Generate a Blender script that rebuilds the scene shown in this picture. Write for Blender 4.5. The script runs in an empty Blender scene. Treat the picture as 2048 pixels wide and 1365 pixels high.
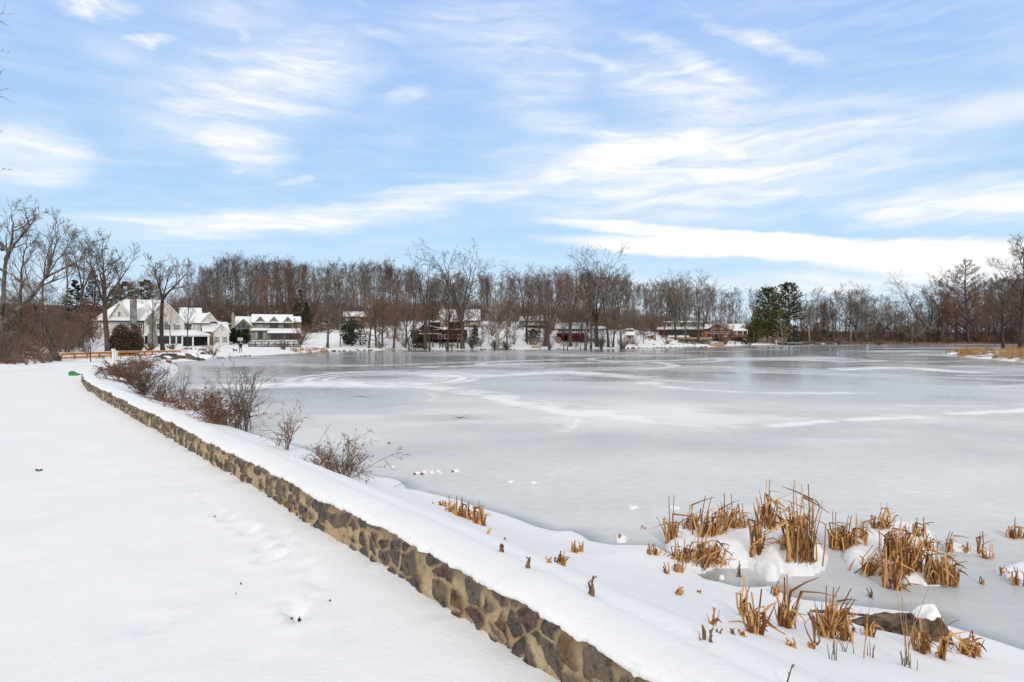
import bpy, math, random
import numpy as np
from mathutils import Vector
R = math.radians
SC = bpy.context.scene
COL = SC.collection
F, CX, HY, CAMZ = 1200.0, 1024.0, 668.0, 3.4      # survey numbers: focal length and horizon of the photograph

# ------------------------------------------------------------------ basic helpers
def tag(o, label=None, cat=None, group=None, kind=None):
    if label: o['label'] = label
    if cat: o['category'] = cat
    if group: o['group'] = group
    if kind: o['kind'] = kind
    return o

def empty(name, loc, label=None, cat=None, group=None, rz=0, s=1):
    o = bpy.data.objects.new(name, None)
    o.empty_display_size = .2
    COL.objects.link(o)
    o.location = loc; o.rotation_euler = (0, 0, rz); o.scale = (s, s, s) if not isinstance(s, tuple) else s
    return tag(o, label, cat, group)

def copy_tree(o, parent=None):
    c = o.copy(); COL.objects.link(c)
    if parent is not None: c.parent = parent
    for ch in list(o.children): copy_tree(ch, c)
    return c

class MB:
    """collects faces and links them as ONE mesh object"""
    def __init__(s): s.v = []; s.f = []; s.m = []
    def quad(s, a, b, c, d, m=0):
        n = len(s.v); s.v += [a, b, c, d]; s.f.append((n, n+1, n+2, n+3)); s.m.append(m)
    def tri(s, a, b, c, m=0):
        n = len(s.v); s.v += [a, b, c]; s.f.append((n, n+1, n+2)); s.m.append(m)
    def box(s, x0, y0, z0, x1, y1, z1, m=0):
        n = len(s.v)
        s.v += [(x0,y0,z0),(x1,y0,z0),(x1,y1,z0),(x0,y1,z0),(x0,y0,z1),(x1,y0,z1),(x1,y1,z1),(x0,y1,z1)]
        for f in ((0,3,2,1),(4,5,6,7),(0,1,5,4),(1,2,6,5),(2,3,7,6),(3,0,4,7)):
            s.f.append(tuple(n+i for i in f)); s.m.append(m)
    def slab(s, q, t, m=0):
        """q: four top corners counter-clockwise from above, extruded down by t"""
        n = len(s.v)
        s.v += [tuple(p) for p in q] + [(p[0], p[1], p[2]-t) for p in q]
        k = len(q)
        s.f.append(tuple(n+i for i in range(k))); s.m.append(m)
        s.f.append(tuple(n+k+i for i in reversed(range(k)))); s.m.append(m)
        for i in range(k):
            j = (i+1) % k
            s.f.append((n+i, n+k+i, n+k+j, n+j)); s.m.append(m)
    def tube(s, pts, rad, k=5, m=0, cap=True):
        P = [Vector(p) for p in pts]
        n0 = len(s.v)
        up = None
        for i, p in enumerate(P):
            d = (P[min(i+1, len(P)-1)] - P[max(i-1, 0)])
            if d.length < 1e-9: d = Vector((0, 0, 1))
            d.normalize()
            a = d.cross(up if up is not None else (Vector((0, 1, 0)) if abs(d.z) > .8 else Vector((0, 0, 1))))
            if a.length < 1e-4: a = d.orthogonal()
            a.normalize(); b = a.cross(d).normalized(); up = b
            r = rad[i]
            for j in range(k):
                t = 2*math.pi*j/k
                q = p + (a*math.cos(t) + b*math.sin(t))*r
                s.v.append((q.x, q.y, q.z))
            if i:
                o = n0 + (i-1)*k
                for j in range(k):
                    j2 = (j+1) % k
                    s.f.append((o+j, o+j2, o+k+j2, o+k+j)); s.m.append(m)
        if cap:
            e = n0 + (len(P)-1)*k
            s.f.append(tuple(e+j for j in range(k))); s.m.append(m)
            s.f.append(tuple(n0+j for j in reversed(range(k)))); s.m.append(m)
    def mesh(s, name, mats, smooth=False):
        me = bpy.data.meshes.new(name)
        me.from_pydata(s.v, [], s.f)
        for x in (mats if isinstance(mats, (list, tuple)) else [mats]): me.materials.append(x)
        if any(s.m): me.polygons.foreach_set('material_index', s.m)
        if smooth: me.polygons.foreach_set('use_smooth', [True]*len(me.polygons))
        me.update()
        return me
    def build(s, name, mats, parent=None, loc=(0,0,0), smooth=False):
        o = bpy.data.objects.new(name, s.mesh(name, mats, smooth))
        COL.objects.link(o); o.location = loc
        if parent is not None: o.parent = parent
        return o

def obj_from(name, me, parent=None, loc=(0,0,0)):
    o = bpy.data.objects.new(name, me); COL.objects.link(o); o.location = loc
    if parent is not None: o.parent = parent
    return o

# ------------------------------------------------------------------ noise in numpy
def _h(i, j, seed):
    n = (i*374761393 + j*668265263 + seed*1442695041) & 0xffffffff
    n = ((n ^ (n >> 13)) * 1274126177) & 0xffffffff
    return ((n ^ (n >> 16)) & 0xffff) / 65535.0

def vnoise(x, y, seed=0):
    xi = np.floor(x).astype(np.int64); yi = np.floor(y).astype(np.int64)
    fx = x-xi; fy = y-yi
    fx = fx*fx*(3-2*fx); fy = fy*fy*(3-2*fy)
    a = _h(xi, yi, seed); b = _h(xi+1, yi, seed); c = _h(xi, yi+1, seed); d = _h(xi+1, yi+1, seed)
    return (a*(1-fx)+b*fx)*(1-fy) + (c*(1-fx)+d*fx)*fy

def fbm(x, y, seed=0, o=4):
    s = 0; a = .5
    for k in range(o):
        s = s + a*vnoise(x*2**k, y*2**k, seed+k*17); a *= .5
    return s/(1-.5**o)

def sstep(a, b, x):
    t = np.clip((x-a)/(b-a), 0, 1); return t*t*(3-2*t)

# ------------------------------------------------------------------ plan of the place
def P(px, py, z=0.0):
    d = (CAMZ-z)*F/(py-HY)
    return ((px-CX)/F*d, d)
def PL(l, z=0.0): return [P(a, b, z) for a, b in l]

WALL = [(5.2, -2.2), (2.6, 1.35)] + PL([(1121,1364),(1009,1286),(893,1206),(814,1157),(749,1117),(649,1066),(574,1015),
        (475,956),(400,915),(344,877),(305,858),(276,842),(217,807),(184,789),(164,772)], .9) + \
       [(-24.05, 33.6), (-27.6, 40), (-30.2, 46.7), (-31.4, 51.5), (-32.2, 54)]
SHORE = [(10.5, 3.6)] + PL([(2048,1311),(1985,1290),(1905,1264),(1868,1238),(1740,1224),(1645,1213),(1586,1207),(1557,1196),(1548,1180),
        (1537,1178),(1514,1185),(1481,1184),(1443,1174),(1420,1169),(1393,1153),(1360,1130),(1344,1117),(1321,1102),
        (1280,1098),(1225,1098),(1190,1092),(1172,1080),(1150,1070),(1115,1071),(1085,1064),(1050,1050),(1010,1036),(968,1024),
        (930,1010),(880,998),(850,990),(815,985),(812,974),(800,966),(770,962),(735,957),(700,945),(640,912),(560,888),(505,872),(480,862),
        (440,848),(400,825),(345,795),(326,770),(345,748),(352,736),(335,729),(348,724.5),(395,722),(405,719),(430,717),(470,714),(490,712),
        (540,710),(600,706),(660,703),(740,701),(820,700),(1000,699.5),(1085,698.6),(1230,697.5),(1300,696),(1420,694),(1500,691),(1560,690),
        (1620,689.3),(1700,688.6),(1860,688.3),(2048,688.3),(2200,688.5)])
LAKE = SHORE + [(215, 190), (190, 120), (120, 40), (60, 5), (20, 2)]
PENIN = PL([(1885,706.5),(1905,711),(1950,717),(2000,721),(2048,725),(2120,728)]) + [(135, 80), (165, 112), (150, 128)] + \
        PL([(2048,701),(1980,703.2),(1920,704.2)])
ISL = {
 'a': (PL([(1332,1078),(1326,1100),(1340,1118),(1348,1140),(1368,1162),(1393,1153),(1429,1141),(1490,1140),(1519,1148),(1530,1157),(1537,1166),(1559,1168),
        (1566,1147),(1580,1158),(1620,1154),(1649,1145),(1660,1118),(1632,1084),(1600,1066),(1540,1046),(1460,1044),(1390,1048),(1350,1062)]), .13, .10),
 'b': (PL([(1645,1088),(1664,1098),(1690,1094),(1682,1118),(1700,1132),(1716,1147),(1740,1148),(1760,1140),(1792,1150),(1815,1168),(1850,1172),(1900,1178),
        (1916,1166),(1902,1142),(1870,1120),(1880,1096),(1864,1064),(1820,1048),(1740,1040),(1728,1060),(1690,1066),(1655,1074)]), .09, .10),
 'c': (PL([(1884,1096),(1900,1104),(1940,1108),(1968,1116),(1990,1114),(1985,1106),(1950,1096),(1910,1086),(1886,1084)]), .04, .12),
 'd': (PL([(1985,1146),(2010,1160),(2048,1176),(2090,1180),(2090,1130),(2040,1122),(2010,1130)]), .05, .12),
 'e': (PL([(1224,1078),(1232,1087),(1248,1088),(1258,1081),(1250,1070),(1234,1069)]), .07, .05),
}
PATHL = [(-30, 3), (-33, 30), (-38, 45), (-46, 60), (-54, 72), (-75, 120)]

def pl_dist(x, y, pts, closed=False):
    best = np.full(x.shape, 1e18); sgn = np.zeros(x.shape)
    n = len(pts)
    for i in range(n if closed else n-1):
        ax, ay = pts[i]; bx, by = pts[(i+1) % n]
        dx, dy = bx-ax, by-ay; L = dx*dx+dy*dy+1e-12
        t = np.clip(((x-ax)*dx+(y-ay)*dy)/L, 0, 1)
        qx = x-(ax+t*dx); qy = y-(ay+t*dy)
        d = qx*qx+qy*qy
        k = d < best
        best = np.where(k, d, best)
        sgn = np.where(k, dx*qy-dy*qx, sgn)
    return np.sqrt(best), sgn

def inside(x, y, pts):
    r = np.zeros(x.shape, bool); n = len(pts)
    for i in range(n):
        ax, ay = pts[i]; bx, by = pts[(i+1) % n]
        c = ((ay > y) != (by > y)) & (x < (bx-ax)*(y-ay)/((by-ay) if abs(by-ay) > 1e-12 else 1e-12)+ax)
        r ^= c
    return r

TU = np.array([-600, 0, 150, 300, 600, 820, 1000, 1250, 1400, 1600, 2000, 2600.])
TD = np.array([40, 60, 80, 100, 125, 150, 175, 200, 250, 320, 700.])
TZ = np.array([  # rows: distance, columns: bearing
 [2.5,1.6,.9,.6,.4,.4,.4,.4,.4,.4,.4,.4],
 [4.0,2.6,.8,.5,.4,.4,.4,.4,.4,.4,.4,.4],
 [5.0,3.4,1.0,.5,.4,.4,.4,.4,.4,.4,.4,.4],
 [6.0,4.2,1.8,.6,.4,.4,.4,.4,.4,.4,.4,.4],
 [7.5,5.0,2.6,.5,.5,.5,.5,.5,.4,.4,.4,.4],
 [9,7,4.5,1.6,1.5,1.9,1.9,1.7,.7,.4,.4,.4],
 [11,9,7,4.5,3.2,5.5,5.0,3.0,1.3,.5,.4,.4],
 [13,11,9,8,6.5,8,8,5,2.6,.9,.5,.5],
 [17,15,14,14,14,13,12,8,5,1.6,1.4,2],
 [20,19,18,18,18,16,14,10,7,2.5,2.2,3],
 [28,28,28,28,28,26,22,16,12,6,5,6]])

def far_table(x, y):
    d = np.clip(y, 40, 699.9); u = np.clip(x/np.maximum(y, 20)*F+CX, -599, 2599)
    i = np.clip(np.searchsorted(TD, d, side='right')-1, 0, len(TD)-2)
    j = np.clip(np.searchsorted(TU, u, side='right')-1, 0, len(TU)-2)
    a = (d-TD[i])/(TD[i+1]-TD[i]); b = (u-TU[j])/(TU[j+1]-TU[j])
    a = a*a*(3-2*a); b = b*b*(3-2*b)
    return (TZ[i,j]*(1-b)+TZ[i,j+1]*b)*(1-a)+(TZ[i+1,j]*(1-b)+TZ[i+1,j+1]*b)*a

rngF = random.Random(7)
FOOT = []
for (px, py, s, dp) in [(350,970,1,.03),(380,998,1,.035),(410,1004,.8,.02),(392,982,.9,.025),(436,1030,.9,.03),(455,1040,1,.045),(478,1052,1,.03),(500,1062,1.1,.05),(428,1048,.8,.02),
        (530,1092,1.2,.04),(548,1110,1.3,.07),(505,1078,1,.03),(560,1070,1.1,.03),(575,1085,1,.02),(470,1090,.9,.015),(600,1130,1.2,.02),(625,1150,1.2,.02),
        (585,1212,1.1,.05),(600,1224,1.2,.06),(615,1200,1,.03),(640,1165,1.1,.02),(560,1195,.9,.02),
        (20,880,1,.03),(8,862,1,.03),(36,893,1,.02),(12,905,1,.03),(48,876,1,.02),(300,1240,1.6,.015),(340,1236,1.4,.012),(250,1250,1.5,.01),
        (300,905,.9,.03),(318,925,.9,.03),(330,948,1,.03),(345,930,.8,.02),(270,880,.9,.03),(255,862,.9,.03),(225,838,.8,.03),(236,850,.8,.03),(205,818,.8,.03),
        (640,1262,1.2,.012),(700,1262,1.3,.012),(450,960,.8,.012),(420,970,.8,.012)]:
    fx, fy = P(px, py, .9)
    FOOT.append((fx, fy, s, dp, rngF.uniform(-.5, .5)))

def H(x, y, fine=False):
    x = np.asarray(x, float); y = np.asarray(y, float)
    dl, _ = pl_dist(x, y, LAKE, True)
    s = np.where(inside(x, y, LAKE), -dl, dl)
    dp_, _ = pl_dist(x, y, PENIN, True)
    sp = np.where(inside(x, y, PENIN), dp_, -dp_)
    dw, sg = pl_dist(x, y, WALL)
    left = (sg > 0) | ((dw < .26) & (y < 58))
    sa = np.maximum(s, 0)
    # far land
    hf = .28*(1-np.exp(-sa/.9)) + far_table(x, y)*sstep(0, 24, sa)
    # near land: the raised path, the wall, the bank down to the ice
    dL, sL = pl_dist(x, y, PATHL)
    rise = np.where(sL > 0, np.minimum(3.5, .14*np.maximum(dL-.5, 0)), 0)
    hp = .9 - .55*sstep(46, 72, y) + rise
    hp = hp + .11*np.exp(-dw/.2)*(fbm(x*2.4, y*2.4, 33, 3)-.4)*(y < 60)
    dwb = np.maximum(dw-.45, .02)
    t = sa/(sa+dwb)
    hb = .13*(1-np.exp(-sa/.09)) + (1.0+.27*sstep(13, 9, y))*t**(1.4-.85*sstep(26, 40, y))
    hn = np.where(left, hp, hb)
    w = sstep(54, 72, y)
    h = hn*(1-w) + hf*w
    h = h + np.where(sa > 0, 1, 0)*((fbm(x*.35, y*.35, 3)-.5)*.10 + (fbm(x*1.3, y*1.3, 9, 3)-.5)*.035)*np.minimum(1, sa/1.2)
    bed = -.5*(1-np.exp(-np.maximum(-s, 0)/.12))
    h = np.where(s < 0, bed, h)
    hpn = .42*(1-np.exp(-np.maximum(sp, 0)/1.2)) + (fbm(x*.5, y*.5, 5)-.45)*.35*np.minimum(1, np.maximum(sp, 0)/2)
    h = np.where(sp > 0, np.maximum(h, hpn), h)
    for k, (poly, hh, L) in ISL.items():
        cx = sum(p[0] for p in poly)/len(poly); cy = sum(p[1] for p in poly)/len(poly)
        m = (abs(x-cx) < 4) & (abs(y-cy) < 4)
        if not m.any(): continue
        xm, ym = x[m], y[m]
        wob = (fbm(xm*5, ym*5, 21, 4)-.5)*.07
        di, _ = pl_dist(xm, ym, poly, True)
        si = np.where(inside(xm, ym, poly), di, -di) + wob
        hi = np.where(si > 0, hh*(1-np.exp(-si/L)) + .015 + (fbm(xm*4, ym*4, 12, 3)-.5)*.16*hh/.13*np.clip(si/.15, 0, 1), h[m])
        hm = np.where(si > 0, np.maximum(h[m], hi), h[m])
        h[m] = hm
    for (mx, my, mr, mh) in MOUNDS:
        r = ((x-mx)**2+(y-my)**2)/mr**2
        h = h + np.where(h > -.05, mh*np.exp(-r*(.65+.8*fbm(x*5, y*5, 91, 3)))*sstep(-.05, .06, h), 0) if (abs(x-mx) < 2).any() and (abs(y-my) < 2).any() else h
    if fine:
        h = h - np.where((dw > .26) & ~left, .22*(1-sstep(.80, 1.22, dw))*sstep(16, 13, y), 0)
        for (fx, fy, fs, dpth, fa) in FOOT:
            m = (abs(x-fx) < .8) & (abs(y-fy) < .8)
            if not m.any(): continue
            c, sn = math.cos(fa), math.sin(fa)
            u = ((x[m]-fx)*c+(y[m]-fy)*sn)/(.075*fs); v = (-(x[m]-fx)*sn+(y[m]-fy)*c)/(.16*fs)
            r = np.sqrt(u*u+v*v) + (fbm(x[m]*9, y[m]*9, 31, 2)-.5)*.7
            h[m] += -dpth*(1-sstep(.55, 1.15, r)) + dpth*.35*np.exp(-((r-1.5)/.35)**2)
    return h

MOUNDS = []
for (px, py, r, hh) in [(1560,1108,.34,.22),(1552,1146,.24,.09),(1600,1128,.3,.12),(1500,1088,.28,.08),(1430,1102,.35,.06),(1480,1070,.25,.06),(1720,1112,.13,.10),(1712,1136,.09,.08),
                        (1835,1108,.12,.08),(1845,1136,.14,.08),(1550,1190,.26,.03)]:
    a, b = P(px, py, .1); MOUNDS.append((a, b, r, hh))

def hz(x, y): return float(H(np.array([x]), np.array([y]))[0])
_D = np.geomspace(3.5, 420, 700)
def G(px, py):
    """where the survey ray of a photo pixel meets the land or the ice"""
    x = (px-CX)/F*_D; z = CAMZ-(py-HY)/F*_D
    g = np.maximum(H(x, _D), 0)
    k = np.argmax(z <= g)
    if z[k] > g[k]: return (x[-1], _D[-1], g[-1])
    if k == 0: return (x[0], _D[0], g[0])
    a0 = z[k-1]-g[k-1]; a1 = g[k]-z[k]; t = a0/(a0+a1+1e-9)
    d = _D[k-1]+(_D[k]-_D[k-1])*t
    return ((px-CX)/F*d, d, g[k-1]+(g[k]-g[k-1])*t)

# ------------------------------------------------------------------ materials
def nodes(name):
    m = bpy.data.materials.new(name); m.use_nodes = True
    t = m.node_tree; b = t.nodes['Principled BSDF']
    return m, t, b
def N(t, typ, **kw):
    n = t.nodes.new(typ)
    for k, v in kw.items():
        if k in n.inputs: n.inputs[k].default_value = v
        else: setattr(n, k, v)
    return n
def ramp(t, fac, stops):
    r = t.nodes.new('ShaderNodeValToRGB')
    while len(r.color_ramp.elements) < len(stops): r.color_ramp.elements.new(.5)
    for e, (p, c) in zip(r.color_ramp.elements, stops):
        e.position = p; e.color = (*c, 1) if len(c) == 3 else c
    t.links.new(fac, r.inputs[0]); return r.outputs[0]
def mth(t, op, a, b=None, clamp=False):
    n = t.nodes.new('ShaderNodeMath'); n.operation = op; n.use_clamp = clamp
    for i, v in enumerate((a, b)):
        if v is None: continue
        if isinstance(v, (int, float)): n.inputs[i].default_value = v
        else: t.links.new(v, n.inputs[i])
    return n.outputs[0]
def mixc(t, f, a, b):
    n = t.nodes.new('ShaderNodeMix'); n.data_type = 'RGBA'
    for i, v in ((0, f), (6, a), (7, b)):
        if isinstance(v, (int, float)): n.inputs[i].default_value = v
        elif isinstance(v, tuple): n.inputs[i].default_value = (*v, 1)
        else: t.links.new(v, n.inputs[i])
    return n.outputs[2]

def pm(name, c, rough=.85, var=.25, scale=3., bump=0, island=0, c2=None, spec=.3):
    """a plain weathered colour: noise between a darker and a lighter tone"""
    m, t, b = nodes(name)
    b.inputs['Roughness'].default_value = rough
    b.inputs['Specular IOR Level'].default_value = spec
    tc = N(t, 'ShaderNodeTexCoord'); no = N(t, 'ShaderNodeTexNoise', Scale=scale, Detail=6.)
    t.links.new(tc.outputs['Object'], no.inputs['Vector'])
    lo = tuple(x*(1-var) for x in c); hi = tuple(min(.95, x*(1+var)) for x in c) if c2 is None else c2
    f = no.outputs['Fac']
    if island:
        g = N(t, 'ShaderNodeNewGeometry')
        f = mth(t, 'ADD', mth(t, 'MULTIPLY', f, 1-island), mth(t, 'MULTIPLY', g.outputs['Random Per Island'], island))
    t.links.new(ramp(t, f, [(.34, lo), (.66, hi)] if not island else [(.22, lo), (.78, hi)]), b.inputs['Base Color'])
    if bump:
        bp = N(t, 'ShaderNodeBump', Strength=bump, Distance=.02)
        n2 = N(t, 'ShaderNodeTexNoise', Scale=scale*8, Detail=4.)
        t.links.new(tc.outputs['Object'], n2.inputs['Vector'])
        t.links.new(n2.outputs['Fac'], bp.inputs['Height']); t.links.new(bp.outputs['Normal'], b.inputs['Normal'])
    return m

def snow_mat(name, litter=False):
    m, t, b = nodes(name)
    b.inputs['Roughness'].default_value = .7; b.inputs['Specular IOR Level'].default_value = .15
    tc = N(t, 'ShaderNodeTexCoord')
    n1 = N(t, 'ShaderNodeTexNoise', Scale=.8, Detail=5.); t.links.new(tc.outputs['Object'], n1.inputs['Vector'])
    c = ramp(t, n1.outputs['Fac'], [(.3, (.865, .872, .885)), (.7, (.90, .905, .912))])
    if litter:
        at = N(t, 'ShaderNodeAttribute', attribute_name='litter')
        n2 = N(t, 'ShaderNodeTexNoise', Scale=.35, Detail=8., Roughness=.7); t.links.new(tc.outputs['Object'], n2.inputs['Vector'])
        n3 = N(t, 'ShaderNodeTexNoise', Scale=4., Detail=5.); t.links.new(tc.outputs['Object'], n3.inputs['Vector'])
        leaf = ramp(t, n3.outputs['Fac'], [(.3, (.045, .028, .02)), (.7, (.15, .09, .055))])
        k = mth(t, 'ADD', at.outputs['Fac'], mth(t, 'MULTIPLY', mth(t, 'SUBTRACT', n2.outputs['Fac'], .5), 1.6))
        kk = ramp(t, k, [(.42, (0, 0, 0)), (.55, (1, 1, 1))])
        c = mixc(t, kk, c, leaf)
    t.links.new(c, b.inputs['Base Color'])
    bp = N(t, 'ShaderNodeBump', Strength=.3, Distance=.02)
    n4 = N(t, 'ShaderNodeTexNoise', Scale=22., Detail=5.); t.links.new(tc.outputs['Object'], n4.inputs['Vector'])
    n5 = N(t, 'ShaderNodeTexNoise', Scale=3.2, Detail=3.); t.links.new(tc.outputs['Object'], n5.inputs['Vector'])
    t.links.new(mth(t, 'ADD', n4.outputs['Fac'], mth(t, 'MULTIPLY', n5.outputs['Fac'], 2.)), bp.inputs['Height'])
    t.links.new(bp.outputs['Normal'], b.inputs['Normal'])
    return m

M = {}
M['snow'] = snow_mat('snow')
M['ground'] = snow_mat('snowy_ground', True)
M['bark'] = pm('bark', (.105, .082, .066), .95, .45, 2.5, .6)
M['bark_dark'] = pm('dark_bark', (.065, .048, .04), .95, .45, 2.5, .6)
M['bark_pale'] = pm('pale_bark', (.30, .265, .215), .9, .5, 1.6, .4)
M['bark_lichen'] = pm('lichen_bark', (.125, .11, .085), .95, .7, 1.6, .6)
M['twig'] = pm('twig', (.175, .13, .103), .95, .35, .6)
M['twig_dark'] = pm('dark_twig', (.13, .096, .078), .95, .35, .6)
M['twig_grey'] = pm('grey_twig', (.18, .15, .12), .95, .35, .6)
M['twig_gold'] = pm('golden_twig', (.24, .145, .065), .95, .35, .6)
M['twig_rust'] = pm('rust_twig', (.20, .108, .066), .95, .35, .6)
M['twig_pale'] = pm('pale_twig', (.26, .22, .17), .95, .35, .6)
M['needle'] = pm('needle', (.026, .042, .022), .8, .5, .8, 0, .5)
M['needle_olive'] = pm('olive_needle', (.085, .09, .03), .8, .5, .8, 0, .5)
M['leaf_green'] = pm('evergreen_leaf', (.03, .055, .02), .6, .6, .4, 0, .45, (.16, .14, .03))
M['vine_brown'] = pm('vine_brown', (.085, .052, .04), .95, .5, 1.5, 0, .6, (.2, .13, .095))
M['leaf_brown'] = pm('dead_leaf', (.17, .075, .042), .9, .5, 1., 0, .6)
M['leaf_rust'] = pm('rust_leaf', (.2, .08, .045), .9, .4, 1., 0, .6)
M['cattail'] = pm('dry_cattail', (.23, .088, .026), .8, .40, 5., 0, .8, (.63, .35, .13))
M['cattail_dark'] = pm('weathered_cattail', (.16, .085, .045), .85, .5, 5., 0, .7)
M['straw'] = pm('dry_grass', (.20, .085, .03), .9, .3, .45, 0, .3, (.60, .38, .19))
M['rock'] = pm('rock', (.10, .085, .07), .9, .6, 1.8, .8)
M['rock_brown'] = pm('brown_rock', (.085, .055, .033), .8, .75, 9., 1., 0, (.24, .165, .105))
M['siding'] = pm('beige_siding', (.70, .665, .61), .8, .06, .7)
M['siding_green'] = pm('sage_siding', (.26, .24, .185), .85, .08, .7)
M['trim'] = pm('white_trim', (.8, .79, .77), .7, .04)
M['trim_green'] = pm('dark_green_trim', (.10, .11, .095), .7, .1)
M['trim_sage'] = pm('sage_trim', (.20, .20, .165), .75, .1)
M['shingle'] = pm('roof_shingle', (.08, .078, .078), .9, .3)
M['stone_grey'] = pm('grey_fieldstone', (.22, .21, .195), .9, .45, 1.6, .5)
M['stone_tan'] = pm('tan_fieldstone', (.33, .29, .22), .9, .35, 1.6, .5)
M['glass'] = pm('window_glass', (.025, .03, .035), .12, .4, .6, spec=.6)
M['glass_curtain'] = pm('curtained_glass', (.30, .33, .29), .3, .25, 1.5, spec=.5)
M['dark'] = pm('dark_interior', (.035, .03, .03), .9, .4, .5)
M['shutter'] = pm('slate_shutter', (.085, .10, .12), .7, .1)
M['peach'] = pm('peach_siding', (.55, .36, .25), .8, .05)
M['brick_red'] = pm('brick', (.20, .075, .055), .9, .25)
M['brown_wall'] = pm('brown_siding', (.085, .042, .032), .9, .3, 1.)
M['red_wall'] = pm('red_siding', (.155, .034, .032), .8, .15)
M['maroon'] = pm('maroon_siding', (.105, .042, .036), .85, .2)
M['cream'] = pm('cream_siding', (.52, .48, .35), .8, .08)
M['tan_wall'] = pm('tan_siding', (.36, .29, .2), .85, .12)
M['white_wall'] = pm('white_siding', (.68, .69, .70), .8, .05)
M['wood_orange'] = pm('orange_cedar', (.60, .235, .045), .7, .3, 2.)
M['wood_tan'] = pm('tan_wood', (.42, .26, .13), .8, .25, 2.)
M['wood_brown'] = pm('brown_wood', (.16, .085, .05), .85, .3, 2.)
M['wood_dark'] = pm('dark_wood', (.05, .045, .04), .9, .3, 2.)
M['dock'] = pm('dock_board', (.075, .08, .065), .9, .25, 2.)
M['green_plastic'] = pm('green_plastic', (.025, .23, .055), .4, .12, 2.)
M['navy'] = pm('navy_jacket', (.018, .022, .04), .9, .2)
M['jeans'] = pm('blue_jeans', (.045, .08, .16), .9, .2)
M['skin'] = pm('skin', (.5, .31, .23), .6, .05)
M['cap'] = pm('grey_knit', (.35, .34, .36), .9, .15)
M['dog'] = pm('dark_grey_fur', (.06, .055, .055), .95, .3)
M['metal'] = pm('grey_metal', (.25, .25, .26), .4, .1)
M['dry_leaf'] = pm('curled_leaf', (.12, .055, .025), .8, .4, 20.)
SKYV, SUNE, DENOISE = 1.0, 1.4, True
# ------------------------------------------------------------------ ground sheet
def axis(lo_dense, hi_dense, step, g, lo, hi):
    a = list(np.arange(lo_dense, hi_dense+1e-6, step))
    s = step; v = a[-1]
    while v < hi: s *= g; v += s; a.append(v)
    s = step; v = a[0]; pre = []
    while v > lo: s *= g; v -= s; pre.append(v)
    return np.array(pre[::-1]+a)

def grid_mesh(name, xs, ys, Z, mats):
    nx, ny = len(xs), len(ys)
    X, Y = np.meshgrid(xs, ys)
    co = np.stack([X.ravel(), Y.ravel(), Z.ravel()], 1).astype(np.float32)
    i = np.arange((nx-1)*(ny-1)); r, c = i//(nx-1), i % (nx-1); a = r*nx+c
    fa = np.stack([a, a+1, a+nx+1, a+nx], 1).astype(np.int32)
    return fast_mesh(name, co, fa, mats, True)

def fast_mesh(name, co, fa, mats, smooth=False, midx=None):
    me = bpy.data.meshes.new(name)
    n, k = len(fa), fa.shape[1]
    me.vertices.add(len(co)); me.vertices.foreach_set('co', np.ascontiguousarray(co, np.float32).ravel())
    me.loops.add(n*k); me.loops.foreach_set('vertex_index', np.ascontiguousarray(fa, np.int32).ravel())
    me.polygons.add(n); me.polygons.foreach_set('loop_start', np.arange(n, dtype=np.int32)*k)
    try: me.polygons.foreach_set('loop_total', np.full(n, k, np.int32))
    except Exception: pass
    if midx is not None: me.polygons.foreach_set('material_index', np.ascontiguousarray(midx, np.int32))
    me.polygons.foreach_set('use_smooth', np.full(n, smooth))
    for m in mats: me.materials.append(m)
    me.update(calc_edges=True); me.validate()
    return me

xs = axis(-8, 8, .06, 1.045, -650, 650)
ys = [-8, -5, -3, -1, .5, 1.5, 2.3, 2.8]; v = 3.
while v < 760: ys.append(v); v += max(.05, .0105*v)
ys = np.array(ys)
X, Y = np.meshgrid(xs, ys)
Z = H(X.ravel(), Y.ravel(), True)
gm = grid_mesh('ground', xs, ys, Z, [M['ground']])
xr, yr = X.ravel(), Y.ravel(); ur = xr/np.maximum(yr, 1)*F+CX
lit = np.where(yr > 60, np.clip((yr-150)/35, 0, 1)*.62*sstep(2600, 2300, ur), 0)
lit = np.maximum(lit, np.where((ur > 1560) & (yr > 199), .75, 0))
lit = np.maximum(lit, np.where((ur > 800) & (ur < 1500), np.clip((yr-185)/30, 0, 1)*.62, 0))*np.where((ur > 800) & (ur < 1540) & (yr < 190), 0, 1)
dL, sL = pl_dist(xr, yr, PATHL)
lit = np.maximum(lit, np.where((sL > 0) & (ur < 150) & (yr < 150), np.clip(dL/3, 0, 1)*.7, 0))
pn = inside(xr, yr, PENIN)
lit = np.where(pn, .42, lit)
at = gm.attributes.new('litter', 'FLOAT', 'POINT'); at.data.foreach_set('value', lit.astype(np.float32))
ground = obj_from('ground', gm); tag(ground, 'snow covered ground: path, bank and wooded hill', None, None, 'structure')

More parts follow.
